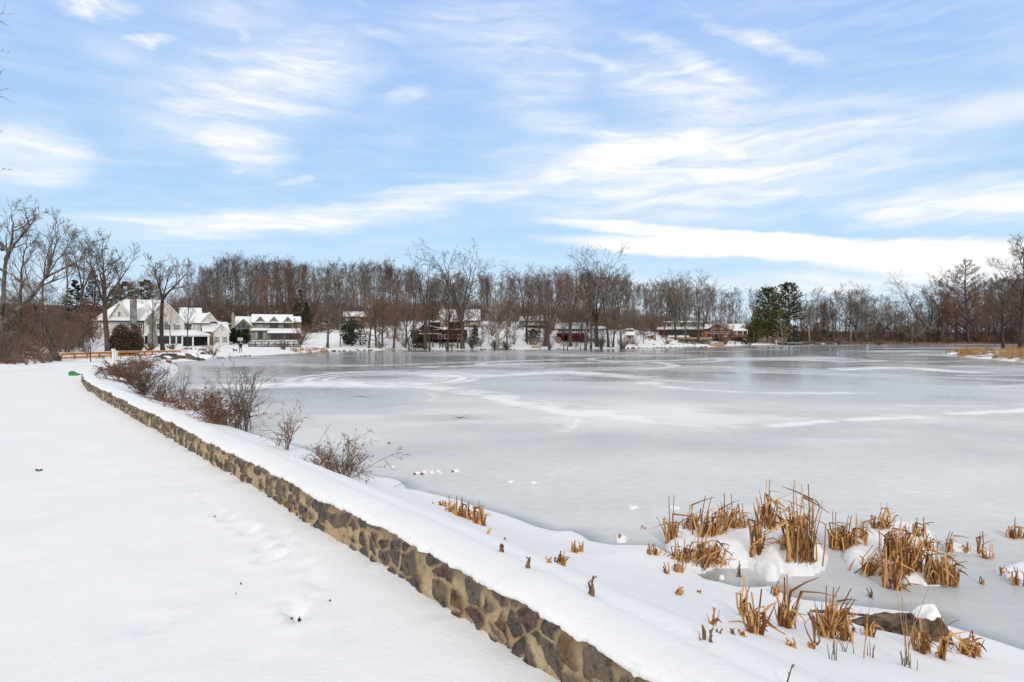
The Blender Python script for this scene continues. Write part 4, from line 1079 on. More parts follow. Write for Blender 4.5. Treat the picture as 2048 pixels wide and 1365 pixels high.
# ------------------------------------------------------------------ houses
class House:
    def __init__(s, name, d, px, pyb, label, cat='house', group=None):
        s.d = d; s.o = ((px-CX)/F*d, d, CAMZ-(pyb-HY)/F*d)
        s.k = math.cos(math.atan2(s.o[0], d)); s.e = empty(name, s.o, label, cat, group, -math.atan2(s.o[0], d)); s.w = MB(); s.wm = []
    def X(s, px): return ((px-CX)/F*s.d - s.o[0])*s.k
    def Zz(s, py, dy=0): return CAMZ-(py-HY)/F*(s.d+dy) - s.o[2]
    def mi(s, m):
        if m not in s.wm: s.wm.append(m)
        return s.wm.index(m)
    def wall(s, x0, y0, x1, y1, dy0, dy1, m):
        s.w.box(s.X(x0), dy0, s.Zz(y1), s.X(x1), dy1, s.Zz(y0), s.mi(m))
    def tri(s, xl, xr, ye, xa, ya, dy0, dy1, m):
        k = s.mi(m); a, b, c = s.X(xl), s.X(xr), s.X(xa); ze, za = s.Zz(ye), s.Zz(ya)
        s.w.tri((a,dy0,ze),(b,dy0,ze),(c,dy0,za), k); s.w.tri((b,dy1,ze),(a,dy1,ze),(c,dy1,za), k)
        s.w.quad((a,dy0,ze),(c,dy0,za),(c,dy1,za),(a,dy1,ze), k); s.w.quad((c,dy0,za),(b,dy0,ze),(b,dy1,ze),(c,dy1,za), k)
    def roof(s, quads, m='shingle', th=.2, snow=.24, snowy=True):
        r = MB(); sn = MB()
        for q in quads:
            r.slab(q, th)
            c = Vector((sum(p[0] for p in q)/len(q), sum(p[1] for p in q)/len(q), sum(p[2] for p in q)/len(q)))
            n = 5; K = []
            for p in q: K.append(c+(Vector(p)-c)*.992+Vector((0,0,.003)))
            # the snow: an uneven pillow over the slope
            if len(K) == 4:
                top = [[None]*(n+1) for _ in range(n+1)]
                for i in range(n+1):
                    for j in range(n+1):
                        u, v = i/n, j/n
                        p = K[0].lerp(K[1], u).lerp(K[3].lerp(K[2], u), v)
                        ed = i in (0, n) or j in (0, n)
                        t = snow*(.45 if ed else 1)*(.75+.5*vnoise(np.array([p.x*.7]), np.array([p.z*.7+p.y*.5]), 5)[0])
                        top[i][j] = p+Vector((0, 0, t))
                for i in range(n):
                    for j in range(n): sn.quad(*(tuple(x) for x in (top[i][j], top[i+1][j], top[i+1][j+1], top[i][j+1])))
                rim = [top[i][0] for i in range(n+1)]+[top[n][j] for j in range(1, n+1)]+[top[i][n] for i in range(n-1, -1, -1)]+[top[0][j] for j in range(n-1, 0, -1)]
                def base(i, j):
                    u, v = i/n, j/n; return K[0].lerp(K[1], u).lerp(K[3].lerp(K[2], u), v)
                ij = [(i,0) for i in range(n+1)]+[(n,j) for j in range(1, n+1)]+[(i,n) for i in range(n-1,-1,-1)]+[(0,j) for j in range(n-1,0,-1)]
                for k in range(len(rim)):
                    k2 = (k+1) % len(rim)
                    sn.quad(tuple(base(*ij[k])), tuple(base(*ij[k2])), tuple(rim[k2]), tuple(rim[k]))
            else:
                sn.slab([tuple(p+Vector((0,0,snow))) for p in K], snow)
        ro = r.build('roof', M[m], s.e)
        if snowy: sn.build('snow_cover', M['snow'], ro, smooth=False)
        return ro
    def gable(s, xl, xr, ye, xa, ya, dy0, dy1, over=.35, m='shingle', **k):
        a, b, c = s.X(xl), s.X(xr), s.X(xa); ze, za = s.Zz(ye), s.Zz(ya)+.06
        f, g = dy0-over, dy1
        s.roof([[(a,f,ze),(c,f,za),(c,g,za),(a,g,ze)][::1], [(c,f,za),(b,f,ze),(b,g,ze),(c,g,za)]], m, **k)
    def slope(s, xl, xr, ye, yr, dye, dyr, hl=0, hr=0, back=True, m='shingle', **k):
        a, b = s.X(xl), s.X(xr); al, br = s.X(xl+hl), s.X(xr-hr); ze, zr = s.Zz(ye, dye), s.Zz(yr, dyr)
        q = [[(a,dye,ze),(b,dye,ze),(br,dyr,zr),(al,dyr,zr)]]
        if back: q.append([(al,dyr,zr),(br,dyr,zr),(b,2*dyr-dye,ze),(a,2*dyr-dye,ze)])
        if hl: q.append([(a,dye,ze),(al,dyr,zr),(al+.01,dyr+.01,zr),(a,2*dyr-dye,ze)])
        if hr: q.append([(b,dye,ze),(b,2*dyr-dye,ze),(br,dyr+.01,zr),(br-.01,dyr,zr)])
        s.roof(q, m, **k)
    def part(s, name, boxes, m, under=None):
        q = MB()
        for (x0,y0,x1,y1,d0,d1) in boxes: q.box(s.X(x0), d0, s.Zz(y1), s.X(x1), d1, s.Zz(y0))
        return q.build(name, M[m], under or s.e)
    def window(s, x0, y0, x1, y1, dy, frame='trim', glass='glass', nx=2, ny=2, fw=.11, arch=False):
        a, b, z0, z1 = s.X(x0), s.X(x1), s.Zz(y1), s.Zz(y0); q = MB()
        y_ = dy-.07
        q.box(a-fw, y_, z1, b+fw, dy, z1+fw); q.box(a-fw, y_, z0-fw*1.2, b+fw, dy, z0); q.box(a-fw, y_, z0, a, dy, z1); q.box(b, y_, z0, b+fw, dy, z1)
        for i in range(1, nx): c = a+(b-a)*i/nx; q.box(c-.025, dy-.045, z0, c+.025, dy, z1)
        for i in range(1, ny): c = z0+(z1-z0)*i/ny; q.box(a, dy-.04, c-.025, b, dy, c+.025)
        f = q.build('window', M[frame], s.e)
        p = MB(); p.box(a, dy-.03, z0, b, dy-.005, z1)
        p.build('pane', M[glass], f)
        return f
    def chimney(s, x0, y0, x1, y1, d0, d1, m, cap='brick_red'):
        q = MB(); q.box(s.X(x0), d0, s.Zz(y1), s.X(x1), d1, s.Zz(y0)); c = q.build('chimney', M[m], s.e)
        q = MB(); w = (s.X(x1)-s.X(x0)); q.box(s.X(x0)+w*.25, d0+.2, s.Zz(y0)+.002, s.X(x1)-w*.25, d1-.2, s.Zz(y0)+.55)
        q.build('chimney_pot', M[cap], c); return c
    def done(s): s.w.build('wall', [M[x] for x in s.wm], s.e)

def zx2(z): return 180+z/6.827
def zy2(z): return 580+z/6.827
# --- the big beige house
h = House('beige_house', 127, 330, 702, 'large beige clapboard house with white trim, two stone chimneys and snowy roofs')
a, b = zx2, zy2
h.wall(a(98), b(440), a(740), b(832), 0, 11, 'siding')
h.wall(a(92), b(806), a(560), b(850), -.25, 10.8, 'stone_grey')
h.part('trim_board', [(a(92), b(430), a(742), b(448), -.14, 0), (a(92), b(604), a(600), b(616), -.1, 0), (a(92), b(448), a(106), b(806), -.1, 0), (a(728), b(448), a(742), b(790), -.1, 0)], 'trim')
h.slope(a(65), a(790), b(432), b(150), -.5, 5.6, hl=(a(470)-a(65)), m='shingle')
h.tri(a(285), a(556), b(412), a(415), b(188), .2, 5, 'siding'); h.gable(a(262), a(585), b(418), a(415), b(180), .1, 5.4, m='trim')
h.window(a(404), b(308), a(434), b(372), .2)
h.window(a(122), b(482), a(152), b(548), 0, nx=2, ny=2); h.window(a(218), b(468), a(246), b(545), 0); h.window(a(150), b(645), a(178), b(725), 0); h.window(a(234), b(648), a(262), b(738), 0)
h.window(a(674), b(462), a(716), b(535), 0)
h.chimney(a(560), b(142), a(648), b(700), -1.1, .35, 'stone_grey')
# right big gable
h.wall(a(850), b(440), a(1290), b(792), -1.2, 10, 'siding')
h.tri(a(800), a(1292), b(440), a(1005), b(160), -1.2, 8, 'siding'); h.gable(a(770), a(1318), b(448), a(1005), b(146), -1.3, 8.5, m='trim')
h.wall(a(745), b(440), a(862), b(792), -.6, 9, 'siding')
h.tri(a(776), a(960), b(408), a(872), b(298), -1.6, 3, 'siding'); h.gable(a(758), a(985), b(412), a(872), b(286), -1.7, 3, m='trim')
h.slope(a(790), a(1000), b(430), b(150), -.4, 5.6, back=True)
h.window(a(912), b(466), a(950), b(542), -1.2); h.window(a(1020), b(452), a(1066), b(545), -1.2, glass='glass', nx=3, ny=3); h.window(a(1078), b(476), a(1100), b(545), -1.2, nx=1)
h.window(a(1166), b(480), a(1198), b(548), -1.2)
h.part('shutter', [(a(1146), b(476), a(1160), b(552), -1.28, -1.2)], 'shutter'); h.part('shutter', [(a(1208), b(476), a(1224), b(552), -1.28, -1.2)], 'shutter')
h.chimney(a(815), b(372), a(905), b(792), -4.9, -3.6, 'stone_grey')
h.part('chimney_base', [(a(800), b(600), a(916), b(800), -5.1, -3.4)], 'stone_grey')
# sun porch
h.slope(a(738), a(1640), b(612), b(552), -4.9, -1.1, hl=30, hr=34, back=False, m='trim')
h.wall(a(748), b(622), a(1262), b(792), -4.4, -1.3, 'trim')
h.wall(a(1262), b(622), a(1640), b(640), -4.4, -4.0, 'trim')
h.wall(a(1262), b(640), a(1640), b(784), -1.5, -1.2, 'dark')
h.part('porch_post', [(a(1392), b(636), a(1412), b(790), -4.4, -4.1)], 'trim'); h.part('porch_post', [(a(1606), b(636), a(1632), b(790), -4.4, -4.1)], 'trim'); h.part('porch_post', [(a(1250), b(636), a(1266), b(790), -4.45, -4.1)], 'trim')
for x0, x1 in ((760, 798), (926, 980), (1012, 1082), (1098, 1166), (1184, 1246)):
    h.window(a(x0), b(632), a(x1), b(735), -4.4, nx=1, ny=1)
h.window(a(1270), b(642), a(1386), b(770), -1.55, 'trim_green', 'glass', 3, 1)
h.part('porch_floor', [(a(1262), b(784), a(1650), b(800), -4.5, -1.2)], 'stone_grey')
# middle block and its gable
h.wall(a(1240), b(460), a(1545), b(700), 1.2, 9, 'siding'); h.slope(a(1225), a(1560), b(462), b(246), .7, 6, hr=0)
h.wall(a(1400), b(455), a(1760), b(700), .6, 8, 'siding')
h.tri(a(1545), a(1760), b(432), a(1652), b(312), .6, 6, 'siding'); h.gable(a(1525), a(1775), b(438), a(1652), b(302), .5, 7, m='trim')
h.slope(a(1405), a(1660), b(452), b(318), .2, 4.5)
h.window(a(1324), b(482), a(1382), b(552), 1.2, nx=4, ny=2); h.window(a(1424), b(496), a(1436), b(536), .6, nx=1); h.window(a(1486), b(496), a(1502), b(536), .6, nx=1); h.window(a(1644), b(368), a(1658), b(396), .6, nx=1, ny=1)
# right wing
h.wall(a(1640), b(572), a(1692), b(776), -1.2, 4, 'peach'); h.wall(a(1690), b(572), a(1926), b(782), -2.2, 6, 'siding')
h.tri(a(1692), a(1926), b(572), a(1812), b(472), -2.2, 5, 'siding'); h.gable(a(1672), a(1950), b(580), a(1812), b(458), -2.3, 5, m='trim')
h.slope(a(1540), a(1830), b(574), b(432), -1.6, 3); h.slope(a(1800), a(1945), b(560), b(440), -.6, 4)
h.window(a(1818), b(502), a(1840), b(560), -2.2, nx=2)
for x0 in (1736, 1850):
    h.window(a(x0), b(645), a(x0+28), b(722), -2.2)
    h.part('shutter', [(a(x0-18), b(640), a(x0-6), b(728), -2.28, -2.2)], 'shutter'); h.part('shutter', [(a(x0+35), b(640), a(x0+47), b(728), -2.28, -2.2)], 'shutter')
h.part('downpipe', [(a(728), b(430), a(738), b(790), -.3, -.16)], 'shutter'); h.part('downpipe', [(a(1684), b(576), a(1694), b(778), -2.45, -2.3)], 'shutter'); h.part('downpipe', [(a(1526), b(452), a(1534), b(560), .3, .45)], 'shutter')
h.part('gutter', [(a(95), b(428), a(560), b(436), -.75, -.6), (a(640), b(424), a(750), b(432), -.75, -.6)], 'shutter')
h.done()

def zx7(z): return 380+z/7.314
def zy7(z): return 620+z/7.314
# --- the sage green house
a, b = zx7, zy7
h = House('sage_house', 150, 530, 685, 'sage green house with three dormer gables and a tall glazed gable room')
h.chimney(a(618), b(72), a(656), b(540), -.6, .9, 'stone_tan', 'stone_tan')
h.wall(a(660), b(245), a(915), b(545), 0, 10, 'siding_green'); h.tri(a(662), a(915), b(250), a(786), b(150), 0, 6, 'siding_green')
h.gable(a(648), a(926), b(256), a(786), b(138), -.1, 7, m='trim_sage'); h.slope(a(655), a(915), b(232), b(106), .6, 5.5)
for x0, x1, y0 in ((708, 748, 232), (758, 816, 190), (828, 868, 232)): h.window(a(x0), b(y0), a(x1), b(266), 0, 'trim_sage', nx=1, ny=1)
for x0, x1 in ((708, 748), (758, 816), (828, 868)): h.window(a(x0), b(282), a(x1), b(420), 0, 'trim_sage', nx=1, ny=2)
h.wall(a(905), b(180), a(1515), b(470), .6, 10, 'siding_green'); h.slope(a(892), a(1530), b(188), b(72), -.1, 5)
for xa in (1027, 1227, 1436):
    h.tri(a(xa-72), a(xa+72), b(186), a(xa), b(112), .3, 3, 'siding_green'); h.gable(a(xa-86), a(xa+86), b(190), a(xa), b(100), .2, 3.2, m='trim_sage', over=.25)
for x0, x1, g in ((962, 1078, 'glass_curtain'), (1174, 1288, 'glass'), (1380, 1488, 'glass')): h.window(a(x0), b(207), a(x1), b(264), .6, 'trim_green', g, 3, 2)
h.slope(a(888), a(1150), b(300), b(276), -2.4, .5, back=False, m='trim_sage'); h.slope(a(1128), a(1625), b(338), b(276), -3.4, .5, back=False, m='trim_sage')
h.wall(a(895), b(300), a(1150), b(465), -1.8, .6, 'siding_green'); h.window(a(948), b(326), a(1108), b(424), -1.8, 'trim_green', 'glass_curtain', 4, 1)
h.window(a(1000), b(330), a(1058), b(420), -1.86, 'trim_green', 'glass', 2, 2, fw=.05)
h.wall(a(1162), b(338), a(1602), b(468), -2.8, .6, 'siding_green')
for x0, x1 in ((1180, 1222), (1230, 1272), (1282, 1324), (1330, 1372), (1390, 1432), (1440, 1482), (1490, 1532), (1540, 1586)): h.window(a(x0), b(354), a(x1), b(428), -2.8, 'trim_green', 'glass', 1, 1, .05)
h.window(a(844), b(330), a(862), b(420), -.02, 'trim_green', 'glass_curtain', 1, 2)
h.slope(a(1500), a(1660), b(180), b(100), 5, 9); h.wall(a(1510), b(180), a(1650), b(430), 5.5, 12, 'siding_green')
h.done()

def zx8(z): return 800+z/5.12
def zy8(z): return 600+z/5.12
a, b = zx8, zy8
# --- dark brown house
h = House('brown_house', 142, 890, 681, 'long low dark brown and maroon house half hidden by trunks, snow on its left gable')
h.wall(a(215), b(305), a(690), b(400), 0, 8, 'brown_wall'); h.wall(a(340), b(342), a(690), b(410), -.3, 0, 'maroon')
h.wall(a(110), b(318), a(420), b(400), .8, 8, 'brown_wall'); h.tri(a(160), a(345), b(308), a(252), b(258), .2, 7, 'brown_wall')
h.roof([[(h.X(a(92)), 1.2, h.Zz(b(312))), (h.X(a(172)), .0, h.Zz(b(312))), (h.X(a(250)), .2, h.Zz(b(250))), (h.X(a(104)), 5.5, h.Zz(b(240)))], [(h.X(a(250)), -.2, h.Zz(b(252))), (h.X(a(425)), -.2, h.Zz(b(300))), (h.X(a(425)), 6, h.Zz(b(296))), (h.X(a(250)), 6, h.Zz(b(250)))]], 'brown_wall', snow=.3)
h.wall(a(285), b(232), a(410), b(300), 2.5, 7, 'brown_wall'); h.slope(a(280), a(412), b(232), b(218), 2, 6, back=False)
h.wall(a(505), b(225), a(655), b(300), .4, 7, 'brown_wall'); h.slope(a(500), a(660), b(226), b(212), -.1, 5, back=False)
h.part('deck_rail', [(a(200), b(342), a(420), b(350), -1.2, -1.1)], 'trim'); h.part('eave_board', [(a(570), b(296), a(655), b(304), -.2, 0)], 'trim')
for x0 in (395, 455, 600): h.window(a(x0), b(358), a(x0+32), b(394), -.3, 'trim', 'glass', 1, 1)
for x0 in (290, 350, 540, 610): h.window(a(x0), b(255), a(x0+36), b(288), .35 if x0 > 500 else -.01, 'brown_wall', 'glass', 1, 1)
h.done()
# --- house with the large snow roof behind
h = House('hill_house', 172, 915, 653, 'tan house up the slope with a large snow roof, behind the dark brown house')
h.wall(a(345), b(205), a(820), b(270), 0, 9, 'tan_wall'); h.slope(a(395), a(830), b(212), b(100), -.5, 5)
h.tri(a(338), a(452), b(216), a(400), b(172), -1.5, 4, 'tan_wall'); h.gable(a(326), a(465), b(220), a(400), b(160), -1.6, 4, m='tan_wall'); h.wall(a(340), b(216), a(450), b(270), -1.5, 3, 'tan_wall')
for x0 in (700, 735, 770): h.window(a(x0), b(214), a(x0+18), b(240), 0, 'trim', 'glass', 1, 1)
h.chimney(a(640), b(88), a(665), b(180), 4, 5, 'stone_tan')
h.done()
# --- house at the top of the open snowy slope
h = House('slope_house', 178, 1070, 649, 'pale tan house at the top of the open snowy slope, left of the white lodge')
h.wall(a(1260), b(212), a(1500), b(262), 0, 8, 'cream'); h.slope(a(1215), a(1520), b(216), b(172), -.5, 5)
h.wall(a(1540), b(230), a(1630), b(270), -1, 8, 'tan_wall'); h.tri(a(1540), a(1632), b(232), a(1586), b(172), -1, 7, 'tan_wall'); h.gable(a(1524), a(1650), b(240), a(1586), b(160), -1.1, 7, m='trim')
h.slope(a(1400), a(1580), b(222), b(160), -.3, 5)
h.window(a(1572), b(200), a(1596), b(226), -1, 'trim', 'glass', 1, 1)
h.done()
def zx9(z): return 1000+z/7.877
def zy9(z): return 630+z/7.877
a, b = zx9, zy9
# --- white lodge with a red basement
h = House('white_lodge', 150, 1146, 683, 'white lodge with snowy roof, a row of windows, red deck and red basement')
h.wall(a(900), b(215), a(1400), b(300), 0, 9, 'white_wall'); h.slope(a(860), a(1420), b(222), b(128), -.6, 5)
h.wall(a(895), b(300), a(1330), b(415), .3, 9, 'red_wall'); h.wall(a(1060), b(290), a(1320), b(404), -.1, .3, 'red_wall')
h.part('deck', [(a(890), b(288), a(1325), b(300), -2.2, 0), (a(890), b(300), a(1325), b(318), -2.2, -2.0)], 'maroon')
h.part('deck_rail', [(a(890), b(266), a(1325), b(270), -2.2, -2.1), (a(890), b(278), a(1325), b(282), -2.2, -2.1)]+[(a(x), b(266), a(x+5), b(290), -2.2, -2.1) for x in range(892, 1326, 33)], 'trim')
for x in (900, 1150, 1310): h.part('deck_post', [(a(x), b(318), a(x+12), b(415), -2.2, -2.0)], 'maroon')
for x0 in (925, 962, 1000, 1150, 1190, 1230, 1275): h.window(a(x0), b(230), a(x0+24), b(284), 0, 'trim', 'glass', 1, 2)
h.window(a(1375), b(190), a(1398), b(280), -.1, 'trim', 'glass', 1, 2); h.part('door', [(a(1000), b(345), a(1080), b(412), .2, .3)], 'dark')
h.wall(a(1340), b(160), a(1402), b(300), -.1, 6, 'white_wall'); h.wall(a(1402), b(200), a(1500), b(300), 2, 8, 'white_wall')
h.part('stair', [(a(1330), b(310), a(1395), b(375), -1.6, -1.2)], 'maroon')
h.done()
h = House('white_shed', 152, 1197, 676, 'plain white outbuilding with a snow covered wall right of the white lodge')
h.wall(a(1440), b(205), a(1650), b(375), 0, 6, 'white_wall'); h.slope(a(1425), a(1665), b(225), b(190), -.5, 3); h.window(a(1448), b(218), a(1480), b(246), 0, 'trim', 'glass', 1, 1); h.done()
# --- barrel sauna
x = (zx9(930)-CX)/F*146; z = CAMZ-(zy9(418)-HY)/F*146
e = empty('barrel_sauna', (x, 146, z), 'round tan barrel sauna below the red deck of the white lodge', 'sauna')
q = MB(); r_ = 4.4*146/F; n = 24
def circ(r, y): return [(r*math.cos(2*math.pi*i/n), y, r_+r*math.sin(2*math.pi*i/n)) for i in range(n)]
o = circ(r_, 0); o2 = circ(r_, 2.2)
for i in range(n): q.quad(o[i], o2[i], o2[(i+1)%n], o[(i+1)%n])
q.v += circ(r_*.96, .08); q.f.append(tuple(range(len(q.v)-n, len(q.v)))); q.m.append(0)
q.v += o2; q.f.append(tuple(range(len(q.v)-n, len(q.v)))); q.m.append(0)
q.build('barrel', M['wood_tan'], e)
q = MB(); q.box(-.25, .0, r_*.95, .3, .07, r_*1.35); q.build('window', M['dark'], e)
q = MB()
for s_ in (-.4, .4): q.box(s_-.08, .2, -.02, s_+.08, 2.0, .12)
q.build('cradle', M['wood_dark'], e)

def zxa(z): return 1230+z/7.314
def zya(z): return 630+z/7.314
a, b = zxa, zya
h = House('garden_shed', 152, 1259, 677, 'little grey shed with a snowy roof on the lawn', 'shed')
h.wall(a(162), b(290), a(276), b(350), 0, 3, 'tan_wall'); h.slope(a(152), a(290), b(296), b(252), -.4, 1.6, m='tan_wall'); h.part('door', [(a(200), b(305), a(228), b(350), -.04, 0)], 'wood_brown'); h.done()
h = House('back_house', 178, 1260, 660, 'low house with a thin snowy roof line far behind the little grey shed')
h.wall(a(150), b(222), a(270), b(256), 0, 6, 'brown_wall'); h.slope(a(140), a(280), b(224), b(204), -.4, 3); h.window(a(180), b(228), a(200), b(248), 0, 'trim', 'glass', 1, 1); h.done()
h = House('wood_shed', 168, 1302, 681, 'brown wooden shed beside the lone tree on the snowy lawn', 'shed')
h.wall(a(480), b(300), a(565), b(374), 0, 3, 'wood_brown'); h.slope(a(474), a(572), b(304), b(290), -.3, 3.2, back=False, m='wood_brown'); h.part('door', [(a(500), b(312), a(530), b(372), -.05, 0)], 'wood_orange'); h.done()
# --- cream house
h = House('cream_house', 182, 1362, 680, 'cream upper storey house with a long snowy lower roof, glazed porch and deck')
h.wall(a(700), b(110), a(1265), b(190), 3, 9, 'cream'); h.slope(a(690), a(1285), b(112), b(96), 2.4, 7, back=False)
h.tri(a(640), a(720), b(190), a(680), b(105), 3.2, 9, 'tan_wall')
for x0, x1 in ((945, 1010), (1135, 1200), (760, 820)): h.window(a(x0), b(120), a(x1), b(172), 3, 'trim', 'glass', 2, 1)
h.slope(a(605), a(1300), b(214), b(182), -1.5, 3, back=False, m='wood_brown')
h.wall(a(640), b(205), a(700), b(305), -.5, 8, 'red_wall'); h.wall(a(700), b(210), a(1250), b(305), 0, 8, 'wood_brown')
for x0 in (715, 790, 900, 1060, 1130): h.window(a(x0), b(225), a(x0+62), b(298), 0, 'wood_brown', 'glass', 2, 1)
h.part('deck', [(a(770), b(330), a(1410), b(356), -4, -3.7), (a(770), b(326), a(1410), b(332), -4, 0)], 'tan_wall')
sn = MB(); sn.box(h.X(a(775)), -3.95, h.Zz(b(326))+.003, h.X(a(1080)), -.2, h.Zz(b(326))+.5); sn.build('snow_cover', M['snow'], h.e)
h.part('steps', [(a(1085), b(330), a(1110), b(352), -4.6, -4.0)], 'wood_tan')
h.done()
# --- red house
h = House('red_house', 186, 1437, 678, 'bright red gabled house with white windows and a pale balcony rail')
h.wall(a(1355), b(205), a(1640), b(290), 0, 9, 'red_wall'); h.tri(a(1355), a(1642), b(206), a(1495), b(138), 0, 8, 'red_wall'); h.gable(a(1338), a(1660), b(214), a(1495), b(128), -.1, 8, m='red_wall', snow=.12)
h.slope(a(1300), a(1440), b(205), b(140), .2, 5, back=False); h.wall(a(1310), b(205), a(1360), b(285), .8, 6, 'maroon')
for x0, x1 in ((1408, 1440), (1450, 1482), (1522, 1552), (1558, 1590)):
    h.window(a(x0), b(212), a(x1), b(246), 0, 'trim', 'glass', 1, 1, .07); h.window(a(x0), b(186), a(x1), b(204), 0, 'trim', 'glass', 1, 1, .06)
h.part('balcony_rail', [(a(1330), b(250), a(1648), b(255), -2.2, -2.1), (a(1330), b(272), a(1648), b(280), -2.2, -.0)]+[(a(x), b(250), a(x+5), b(275), -2.2, -2.12) for x in range(1332, 1648, 35)], 'white_wall')
h.wall(a(1390), b(285), a(1640), b(352), .4, 8, 'brown_wall')
for x in (1400, 1450, 1505, 1560, 1630): h.part('balcony_post', [(a(x), b(280), a(x+10), b(352), -2.2, -2.0)], 'wood_tan')
h.done()
h = House('playhouse', 180, 1408, 674, 'small orange cedar structure left of the red house', 'shed')
h.wall(a(1270), b(270), a(1350), b(318), 0, 2, 'wood_orange'); h.tri(a(1270), a(1350), b(270), a(1310), b(250), 0, 2, 'wood_orange'); h.gable(a(1262), a(1358), b(274), a(1310), b(246), -.1, 2, m='wood_orange', snow=.1); h.part('door', [(a(1295), b(285), a(1318), b(318), -.04, 0)], 'wood_brown'); h.done()
h = House('log_store', 182, 1450, 680, 'orange wooden log store at the right foot of the red house', 'shed')
h.wall(a(1585), b(318), a(1640), b(360), 0, 1.6, 'wood_orange'); h.slope(a(1578), a(1648), b(320), b(308), -.3, 1.8, back=False, m='wood_brown', snow=.1); h.part('opening', [(a(1598), b(328), a(1628), b(352), -.03, 0)], 'wood_brown'); h.done()
# --- small white house
h = House('white_house', 190, 1478, 674, 'small white house with a steep snowy gable and white porch columns')
h.wall(a(1735), b(215), a(1935), b(292), 0, 8, 'white_wall'); h.tri(a(1815), a(1935), b(216), a(1878), b(146), .4, 7, 'white_wall'); h.gable(a(1790), a(1948), b(222), a(1878), b(134), .3, 7, m='trim')
h.slope(a(1640), a(1880), b(215), b(136), .6, 5); h.slope(a(1720), a(1945), b(226), b(206), -2, .4, back=False, m='trim'); h.wall(a(1650), b(210), a(1740), b(280), 1, 7, 'white_wall')
for x0 in (1852, 1875): h.window(a(x0), b(168), a(x0+14), b(192), .4, 'trim', 'glass', 1, 1, .05)
for x0, x1 in ((1790, 1830), (1835, 1868), (1880, 1925)): h.window(a(x0), b(238), a(x1), b(272), 0, 'trim', 'glass', 2, 1, .06)
for x in (1780, 1866, 1930): h.part('porch_column', [(a(x), b(226), a(x+8), b(292), -1.9, -1.7)], 'trim')
h.part('porch_base', [(a(1740), b(292), a(1930), b(325), -2, 0)], 'brick_red')
h.done()
# two roofs far up the hill right of the sage house
h = House('cottage', 196, 700, 635, 'snow roofed cottage peeping out high above the dark hollies')
h.wall(690, 632, 722, 642, 0, 6, 'white_wall'); h.slope(686, 742, 634, 624, -.4, 3); h.window(700, 634, 705, 639, 0, 'trim', 'glass', 1, 1); h.done()

# ------------------------------------------------------------------ bridge rail, posts, fences
def rail_fence(name, p0, p1, npost, ztop, hgt, nrail, mat, label, cat, snow=False, tilt=0):
    x0, y0 = p0; x1, y1 = p1; e = empty(name, (x0, y0, ztop[0]-hgt), label, cat)
    L = math.hypot(x1-x0, y1-y0); ux, uy = (x1-x0)/L, (y1-y0)/L; nx, ny = -uy, ux
    def bx(q, s0, s1, w0, w1, za, zb):
        def pt(s_, w, z): f = s_/L; return (ux*s_+nx*w, uy*s_+ny*w, z+(ztop[1]-ztop[0])*f)
        v = [pt(s0,w0,za),pt(s1,w0,za),pt(s1,w1,za),pt(s0,w1,za),pt(s0,w0,zb),pt(s1,w0,zb),pt(s1,w1,zb),pt(s0,w1,zb)]
        n = len(q.v); q.v += v
        for f in ((0,3,2,1),(4,5,6,7),(0,1,5,4),(1,2,6,5),(2,3,7,6),(3,0,4,7)): q.f.append(tuple(n+i for i in f)); q.m.append(0)
    for i in range(npost):
        q = MB(); s_ = L*i/(npost-1); bx(q, s_-.07, s_+.07, -.07, .07, -.25, hgt-.02); q.build('post', M[mat], e)
    for r_ in range(nrail):
        q = MB(); zc = hgt*(1-r_/nrail)-.09
        bx(q, -.05, L+.05, -.115, -.075, zc-.095, zc+.095); q.build('rail', M[mat], e)
    q = MB(); bx(q, -.1, L+.1, -.14, .14, hgt, hgt+.05); tr_ = q.build('top_rail', M[mat], e)
    if snow:
        q = MB(); bx(q, -.08, L+.08, -.10, .11, hgt+.053, hgt+.10); q.build('snow_cover', M['snow'], tr_)
    return e
pA, pB, pC = ((123-CX)/F*66, 66), ((222-CX)/F*71, 71), ((360-CX)/F*92, 92)
rail_fence('bridge_railing', pA, pB, 5, (z_top(708, 66), z_top(704.5, 71)), 1.05, 3, 'wood_orange', 'orange timber bridge railing, the near stretch left of the white posts', 'bridge railing', True)
rail_fence('bridge_railing', ((236-CX)/F*74, 74), pC, 9, (z_top(704, 74), z_top(702, 92)), 1.15, 3, 'wood_orange', 'orange timber bridge railing, the long stretch right of the white posts', 'bridge railing', True)
q = MB()
for sgn in (0,):
    d_ = 70; x0 = (120-CX)/F*66-1; 
    q.slab([(pA[0]-3, 62, .62), (pB[0]+1.5, 66, .55), (pB[0]+2.5, 76, .55), (pA[0]-2, 76, .62)], .2)
o = q.build('bridge_deck', M['snow']); tag(o, 'snow covered bridge deck behind the orange railing', 'bridge')
for px, d, t0, w, lab in [(227, 62, 702, .17, 'snow plastered white post, taller of the pair at the end of the orange railing'), (232, 63, 706, .17, 'snow plastered white post, shorter of the pair at the end of the orange railing')]:
    x = (px-CX)/F*d; z = hz(x, d); q = MB(); hh = z_top(t0, d)-z
    q.box(-w/2, -.12, -.1, w/2, .12, hh); q.box(-w/2-.05, -.17, hh+.003, w/2+.05, .17, hh+.08)
    e = empty('gate_post', (x, d, z), lab, 'post'); q.build('post', M['trim'], e)
    c = MB(); c.slab([(-w*.6, -.2, hh+.2), (w*.6, -.2, hh+.2), (w*.6, .2, hh+.2), (-w*.6, .2, hh+.2)], .115); c.build('snow_cap', M['snow'], e)
